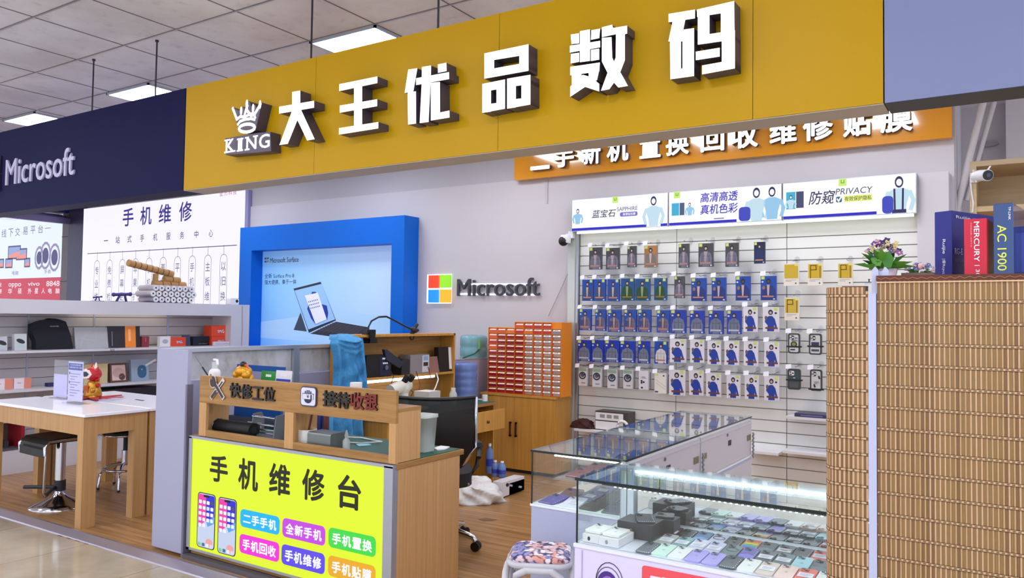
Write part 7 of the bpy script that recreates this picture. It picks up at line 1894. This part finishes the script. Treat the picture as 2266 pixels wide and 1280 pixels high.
while zz > .1:
    g.box(bx0, .45, BY-.0016, BY-.001, zz-.003, zz+.003, BND)
    g.box(bx0, .45, BY-.0022, BY-.001, zz+.0036, zz+.0046, THR); g.box(bx0, .45, BY-.0022, BY-.001, zz-.0046, zz-.0036, THR)
    x = bx0+.004
    while x < .44:
        g.box(x, x+.0068, BY-.0021, BY-.0015, zz-.0018, zz+.0018, BLD[0]); x += .0128
    zz -= .0628
g.build('woven_bands', t)
g = G(); g.box(bx0-.002, .45, BY-.004, BY+.006, bzt-.012, bzt+.004, M((92, 44, 26), .6, name='brown_binding'))
g.line(FY(BY-.0045), [(bx0+.012*k, bzt-.002-.005*(k % 2)) for k in range(66)], .0016, 0, M((170, 110, 60), .6, name='binding_thread'))
g.line(FY(BY-.0045), [(bx0, bzt-.016), (.45, bzt-.015)], .004, .0, M((222, 180, 140), .6, name='hem_thread')); g.build('top_binding', t)
# rolled blind left of the post: bends back around the cabinet corner
t = thing('bamboo_blind', 'narrow bamboo blind curving around the corner beside the white post', 'blind', (-.42, BY, 0))
rx1 = P(1921, 700, 'y', BY).x; rx0 = P(1825, 700, 'y', BY).x
cyl_r = .062
path = []
xx = rx1
while xx > rx0+cyl_r*.55:
    path.append((xx, BY, 0.0)); xx -= .0064
cxr, cyr = xx, BY+cyl_r
a = 0.0
while a < 1.5:
    path.append((cxr-cyl_r*.62*math.sin(a), cyr-cyl_r*math.cos(a), a)); a += .0064/(cyl_r*.8)
zt1 = P(1875, 636, 'y', BY).z
g = G(); gb = G()
zl = []
zz = P(1875, 655, 'y', BY).z
while zz > .1: zl.append(zz); zz -= .0462+.0015*(len(zl) % 3)
for i in range(len(path)-1):
    (x0, y0, _), (x1, y1, _) = path[i], path[i+1]
    d = Vector((x0-x1, y0-y1, 0)); L_ = d.length; d.normalize()
    fq = F((x1, y1, 0), d, (0, 0, 1))
    g.fbox(fq, 0, L_-.0006, .05, zt1, -.004, 0 if i % 2 else .0008, rnd.choice(BLM) if i % 2 == 0 else rnd.choice(BLD))
    for zz in zl:
        gb.fbox(fq, 0, L_, zz-.003, zz+.003, .0008, .0014, BND if i % 3 else BLD[0]); gb.fbox(fq, 0, L_, zz+.0034, zz+.0043, .0008, .002, THR); gb.fbox(fq, 0, L_, zz-.0043, zz-.0034, .0008, .002, THR)
g.build('slats', t); gb.build('woven_bands', t)
g = G()
for xx in (rx1-.006, ): g.box(xx, xx+.006, BY-.003, BY+.002, zt1-.012, zt1, DARK)
g.box(rx0+.05, rx1, BY+.001, BY+.006, zt1-.003, zt1+.003, M((92, 60, 36), .6, name='brown_binding_thin')); g.build('top_binding', t)
# white picket-topped post
pq0, pq1 = P(1921, 700, 'y', BY-.0).x+.001, P(1940, 700, 'y', BY).x-.001
t = thing('picket_post', 'white painted post between the two bamboo blinds', 'post', ((pq0+pq1)/2, BY, 0))
PW = M((190, 194, 222), .4, name='post_white')
g = G(); g.box(pq0, pq1, BY-.004, BY+.02, -.03, P(1930, 650, 'y', BY).z, PW); g.build('post', t)
g = G()
for u, vt in ((1937, 590), (1960, 591)):
    p = P(u, 640, 'y', BY+.012); zt_ = P(u, vt, 'y', BY+.012).z; g.prism(FY(BY+.008), [(p.x-.0095, 1.57), (p.x+.0095, 1.57), (p.x+.0095, zt_-.012), (p.x, zt_), (p.x-.0095, zt_-.012)], -.006, 0, PW)
g.box(P(1928, 600, 'y', BY).x, P(1965, 600, 'y', BY).x, BY+.014, BY+.02, P(1940, 612, 'y', BY).z, P(1940, 600, 'y', BY).z, PW)
g.build('pickets', t)
g = G(); p = P(1924, 622, 'y', BY); g.tube([(p.x, BY-.008, p.z+.004), (p.x, BY-.008, p.z-.004)], .0018, BLACK, 6); g.tube([(p.x-.003, BY-.008, p.z+.004), (p.x+.003, BY-.008, p.z+.004)], .0012, BLACK, 6); g.tube([(p.x-.012, BY-.01, p.z-.008), (p.x+.006, BY-.006, p.z-.008)], .002, PW, 6); g.build('hook', t)
# cabinet body behind the blind
g = G(); ctz = bzt-.004; g.box(bx0+.004, .9, BY+.024, BY+.06, 0, ctz, WOODP); g.box(bx0+.004, .9, BY+.06, FY1+.30, ctz-.02, ctz, WOODP); solo(g, 'tall_cabinet', 'tall cabinet mostly hidden behind the large bamboo blind', 'cabinet')
ctz += .0005
def routerbox(name, label, u0, v0, u1, um, v1, dpt, c, cs, y, deco, cat='box', wid=None, turn=0.0):
    """front face u0..u1, side face to um; standing on the cabinet top"""
    x0, x1 = P(u0, 560, 'y', y).x, P(u1, 560, 'y', y).x
    zt_ = P((u0+u1)/2, v0, 'y', y).z
    if wid: x0 = x1-wid
    t = thing(name, label, cat, (x1, y, ctz), 'router boxes')
    t.rotation_euler = (0, 0, -turn)
    g = G(); g.box(x0, x1, y, y+dpt, ctz, zt_, c); o = g.build('box', t, .0012)
    deco(t, x0, x1, y, zt_)
    return t
def vtext(g, s_, fr0, x, zt_, ln, hgt, mm, bold=0):
    """text running down a spine"""
    f0 = F((x, fr0, zt_), (0, 0, -1), (1, 0, 0)); g.text(s_, f0, 0, ln, 0, hgt, .0012, mm, bold)
WP = M((240, 242, 255), .4, name='white_print'); YP = M((226, 232, 90), .4, name='yellow_print')
def drj(t, x0, x1, y, zt_):
    g = G(); W_ = x1-x0; H_ = zt_-ctz
    vtext(g, 'Ruijie', y, x0+W_*.42, ctz+H_*.60, .046, W_*.22, WP, .015); vtext(g, '|睿Rcycc', y, x0+W_*.42, ctz+H_*.32, .048, W_*.22, WP, 0)
    fx = FX(x1)
    g.build('spine_print', t)
    g = G(); g.text('Ruijie', fx, y+.02, y+.10, zt_-.026, zt_-.014, .0012, WP, .01); g.text('睿Rcycc', fx, y+.11, y+.20, zt_-.026, zt_-.015, .0012, M((150, 160, 220), .4, name='pale_blue_print'), 0); g.text('RG-E', fx, y+.012, y+.055, ctz+.085, ctz+.105, .0012, M((180, 186, 220), .4, name='pale_print_b'), .01); g.text('1300M双频', fx, y+.012, y+.06, ctz+.062, ctz+.074, .0012, M((120, 126, 190), .4, name='dim_print'), 0); g.build('side_print', t)
y_ = 2.72
routerbox('router_box', 'big royal blue router box standing at the left of the boxes on the cabinet', 2062, 467, 2107, 0, 0, .26, M((24, 28, 132), .35, name='royal_blue_card'), None, 2.80, drj, wid=.056, turn=.47)
def dmc(t, x0, x1, y, zt_):
    g = G(); W_ = x1-x0; H_ = zt_-ctz
    vtext(g, 'MERCURY', y, x0+W_*.44, zt_-H_*.05, H_*.68, W_*.24, WP, .02); vtext(g, '| 30', y, x0+W_*.46, zt_-H_*.79, H_*.19, W_*.22, WP, 0); vtext(g, '无线路由器 | 双频千兆', y, x0+W_*.28, zt_-H_*.06, H_*.42, W_*.07, M((240, 170, 190), .4, name='pink_print'), 0); g.build('spine_print', t)
routerbox('router_box', 'red router box with white lettering down its spine', 2133, 484, 2184, 0, 0, .14, M((204, 20, 52), .3, name='red_card'), None, 2.60, dmc, turn=.12)
def dtp(t, x0, x1, y, zt_):
    g = G(); W_ = x1-x0; H_ = zt_-ctz
    vtext(g, 'AC 1900', y, x0+W_*.20, zt_-H_*.29, H_*.62, W_*.46, YP, .012); vtext(g, 'TP-LINK', y, x0+W_*.76, zt_-H_*.05, H_*.18, W_*.12, WP, .015); g.build('spine_print', t)
routerbox('router_box', 'tall dark blue router box with big yellow lettering wrapped in film', 2198, 450, 2243, 0, 0, .24, M((34, 66, 124), .15, coat=.5, name='film_wrapped_blue'), None, 2.60, dtp, turn=.16)
def dnone(t, x0, x1, y, zt_):
    g = G(); g.quad(FY(y-.0012), x0+.004, x0+.02, ctz+.02, zt_-.02, 0, M((60, 74, 170), .4, name='blue_line')); g.build('spine_print', t)
routerbox('router_box', 'blue box cut off by the right edge of the picture', 2256, 500, 2300, 0, 0, .2, M((24, 34, 130), .4, name='blue_card'), None, 2.72, dnone)
# artificial flowers
def flowers(label, u, v_, rr, hz, cols, n, seed, y, fence):
    rnd = random.Random(seed)
    p = P(u, 600, 'y', y); z0_ = 1.60
    zb_ = P(u, v_, 'y', y).z
    t = thing('flower_pot', label, 'artificial flowers', (p.x, y, z0_))
    g = G()
    gl = [M(c, .5, name='leaf_green') for c in ((58, 122, 30), (84, 146, 44), (40, 92, 34))]
    for k in range(26 if fence else 22):
        a = rnd.uniform(0, 2*PI); l_ = rr*rnd.uniform(.6, 1.25); up = rnd.uniform(.1, .9)*hz
        base = Vector((p.x+.012*math.cos(a), y+.012*math.sin(a), zb_-.01)); tip = base+Vector((l_*math.cos(a), l_*math.sin(a)*.8, up)); mid = base.lerp(tip, .55)+Vector((0, 0, .012)); sd = Vector((-math.sin(a), math.cos(a), 0))*(.013 if fence else .007)
        g.add([base, mid-sd, tip, mid+sd], [(0, 1, 2, 3)], rnd.choice(gl))
    if fence:
        for (du, dv, w_, h_, c) in ((-14, -18, .018, .035, 1), (10, -16, .017, .040, 0)):
            q = P(u+du, v_+dv, 'y', y-.035); g.prism(FY(y-.035), [(q.x-w_*.5, q.z-h_*.6), (q.x-w_, q.z), (q.x-w_*.6, q.z+h_*.5), (q.x+w_*.2, q.z+h_*.7), (q.x+w_, q.z+h_*.1), (q.x+w_*.5, q.z-h_*.6)], 0, .001, gl[c])
    g.build('leaves', t)
    g = G()
    for k in range(n):
        a = rnd.uniform(0, 2*PI); r_ = rr*rnd.uniform(.1, 1.0); h_ = hz*rnd.uniform(.55, 1.15)*(1.1-.35*r_/rr)
        c = Vector((p.x+r_*math.cos(a), y+r_*.7*math.sin(a), zb_+h_)); m_ = M(rnd.choice(cols), .6, name='petal'); s_ = rnd.uniform(.006, .011) if fence else rnd.uniform(.004, .007)
        n_ = Vector((rnd.uniform(-.5, .5), rnd.uniform(-1, -.2), rnd.uniform(.1, 1))).normalized(); u_ = n_.cross(Vector((0, 0, 1))).normalized(); w_ = u_.cross(n_)
        for j in range(5):
            b_ = 2*PI*j/5; d1 = u_*math.cos(b_)+w_*math.sin(b_); d2_ = u_*math.cos(b_+.7)+w_*math.sin(b_+.7); d0 = u_*math.cos(b_-.7)+w_*math.sin(b_-.7)
            g.add([c, c+d0*s_*.8+n_*s_*.3, c+d1*s_*1.3+n_*s_*.15, c+d2_*s_*.8+n_*s_*.3], [(0, 1, 2, 3)], m_)
        g.ball(c+n_*s_*.2, s_*.28, M((236, 226, 150), .6, name='flower_centre'), 6)
    g.build('blossoms', t)
    g = G()
    if fence:
        x0_, x1_ = P(1962, 600, 'y', y).x, P(1988, 600, 'y', y).x
        g.lathe(p.x+.012, y, [(.02, z0_+.02), (.028, zb_-.005), (.0, zb_-.006)], M((206, 190, 200), .4, name='pot_pink'), 14)
    else: g.box(p.x-.045, p.x+.045, y-.02, y+.02, bzt, zb_+.002, M((120, 96, 90), .5, name='pot_brown'))
    g.build('pot', t)
flowers('pot of artificial violet and pink flowers beside the white post', 1955, 592, .062, .072, [(84, 50, 130), (58, 30, 96), (150, 90, 150), (206, 150, 170), (96, 66, 150), (222, 206, 150)], 44, 5, 2.64, True)
flowers('low pot of artificial blue and pink flowers next to the blue router box', 2032, 606, .045, .026, [(110, 140, 196), (150, 176, 214), (226, 160, 180), (96, 110, 170), (236, 214, 220)], 46, 8, 2.68, False)

# ------------------------------------------------------------------ neighbour stall behind the boxes: open wood shelf, camera, pipes
WY = 3.45
x0 = P(2146, 420, 'y', WY).x
t = thing('wood_shelf', 'open pale wood wall shelf behind the router boxes', 'shelf unit', (.4, WY+.15, 1.6))
zt_ = P(2150, 358, 'y', WY).z; z2_ = P(2200, 455, 'y', WY).z
g = G(); g.box(x0, x0+.022, WY, WY+.30, 1.2, zt_, WOODP); g.box(x0+.022, 1.4, WY, WY+.30, zt_-.02, zt_, WOODP); g.box(x0+.022, 1.4, WY+.29, WY+.30, 1.2, zt_-.02, WOODP); g.box(x0+.022, 1.4, WY+.005, WY+.29, z2_-.02, z2_, WOODP); g.build('frame', t)
p = P(2176, 392, 'y', WY-.03)
t = thing('security_camera', 'white bullet security camera with two antennas on the wood shelf', 'security camera', (p.x, WY, p.z))
g = G(); g.box(x0+.001, x0+.02, WY-.012, WY, p.z-.015, p.z+.022, CAMW); g.tube([(x0+.01, WY-.012, p.z+.005), (x0+.03, WY-.03, p.z+.005), (p.x-.005, WY-.04, p.z+.0)], .007, CAMW, 10); g.build('bracket', t)
g = G(); g.tube([(p.x-.022, WY-.02, p.z+.006), (p.x-.008, WY-.06, p.z+.002), (p.x+.016, WY-.10, p.z-.006)], .021, CAMW, 18); g.ball((p.x-.018, WY-.025, p.z+.005), .022, CAMW, 12); g.build('body', t)
g = G(); d_ = Vector((.024, -.04, -.008)).normalized(); c0 = Vector((p.x+.016, WY-.10, p.z-.006)); g.tube([c0, c0+d_*.003], .0185, BLACK, 18); g.tube([c0+d_*.003, c0+d_*.005], .008, M((60, 60, 80), .1, name='lens_glass'), 12); g.build('lens', t)
g = G(); g.tube([(p.x-.032, WY-.04, p.z+.028), (p.x-.022, WY-.05, p.z-.022)], .003, CAMW, 8); g.tube([(p.x+.010, WY-.06, p.z+.012), (p.x+.024, WY-.062, p.z+.034)], .003, CAMW, 8); g.build('antenna', t)
g = G(); q = [P(u, v, 'y', WY-.004) for u, v in ((2147, 397), (2150, 425), (2154, 450), (2152, 470))]; g.tube(q, .003, PAPER, 6); solo(g, 'cable', 'white power cable of the bullet camera running down the wood shelf', 'cable')
g = G(); q0, q1 = P(2176, 225, 'y', 6.98), P(2108, 500, 'y', 6.98); g.tube([q0, q1+(q1-q0)*.3], .026, M((196, 192, 192), .5, name='pipe_white'), 10); g.tube([q0+Vector((.07, .05, 0)), q1+Vector((.09, .05, .2))], .02, M((186, 182, 182), .5, name='pipe_grey'), 10); solo(g, 'conduit', 'pale conduit pipes slanting down the recess at the right of the shop', 'pipe')
g = G(); p = P(2189, 318, 'y', 7.7); g.disc(FY(7.72), p.x, p.z, .07, .025, 0, .03, M((150, 146, 146), .4, name='fitting_grey')); g.tube([(p.x-.05, 7.71, p.z), (p.x-.05, 7.71, p.z-.35)], .004, M((170, 166, 166), .4, name='wire_grey'), 6); solo(g, 'ceiling_fitting', 'small grey wall fitting with a hanging wire high in the recess', 'fitting')
g = G(); g.box(P(2226, 300, 'y', 7.7).x, 3, 7.6, 7.75, 2.2, CEIL, M((206, 203, 206), .6, name='white_beam')); struct(g, 'trim_5')
# ------------------------------------------------------------------ hazard tape on the tile floor
g = G(); HY, HBk = M((206, 150, 60), .5, name='tape_yellow'), M((60, 46, 40), .5, name='tape_black')
A_, B_ = P(133, 1184, 'z', -.0295), P(436, 1270, 'z', -.0295)
d_ = (B_-A_); L_ = d_.length; d_.normalize(); n_ = Vector((-d_.y, d_.x, 0))
nseg = 27
for k in range(nseg):
    a0, a1 = L_*k/nseg, L_*(k+1)/nseg; sk = .02
    q = [A_+d_*a0-n_*.022, A_+d_*a1-n_*.022, A_+d_*(a1+sk)+n_*.022, A_+d_*(a0+sk)+n_*.022]
    g.add([v+Vector((0, 0, .0006)) for v in q], [(0, 1, 2, 3)], HY if k % 2 else HBk)
solo(g, 'hazard_tape', 'worn black and yellow hazard tape stuck along the step edge', 'tape')
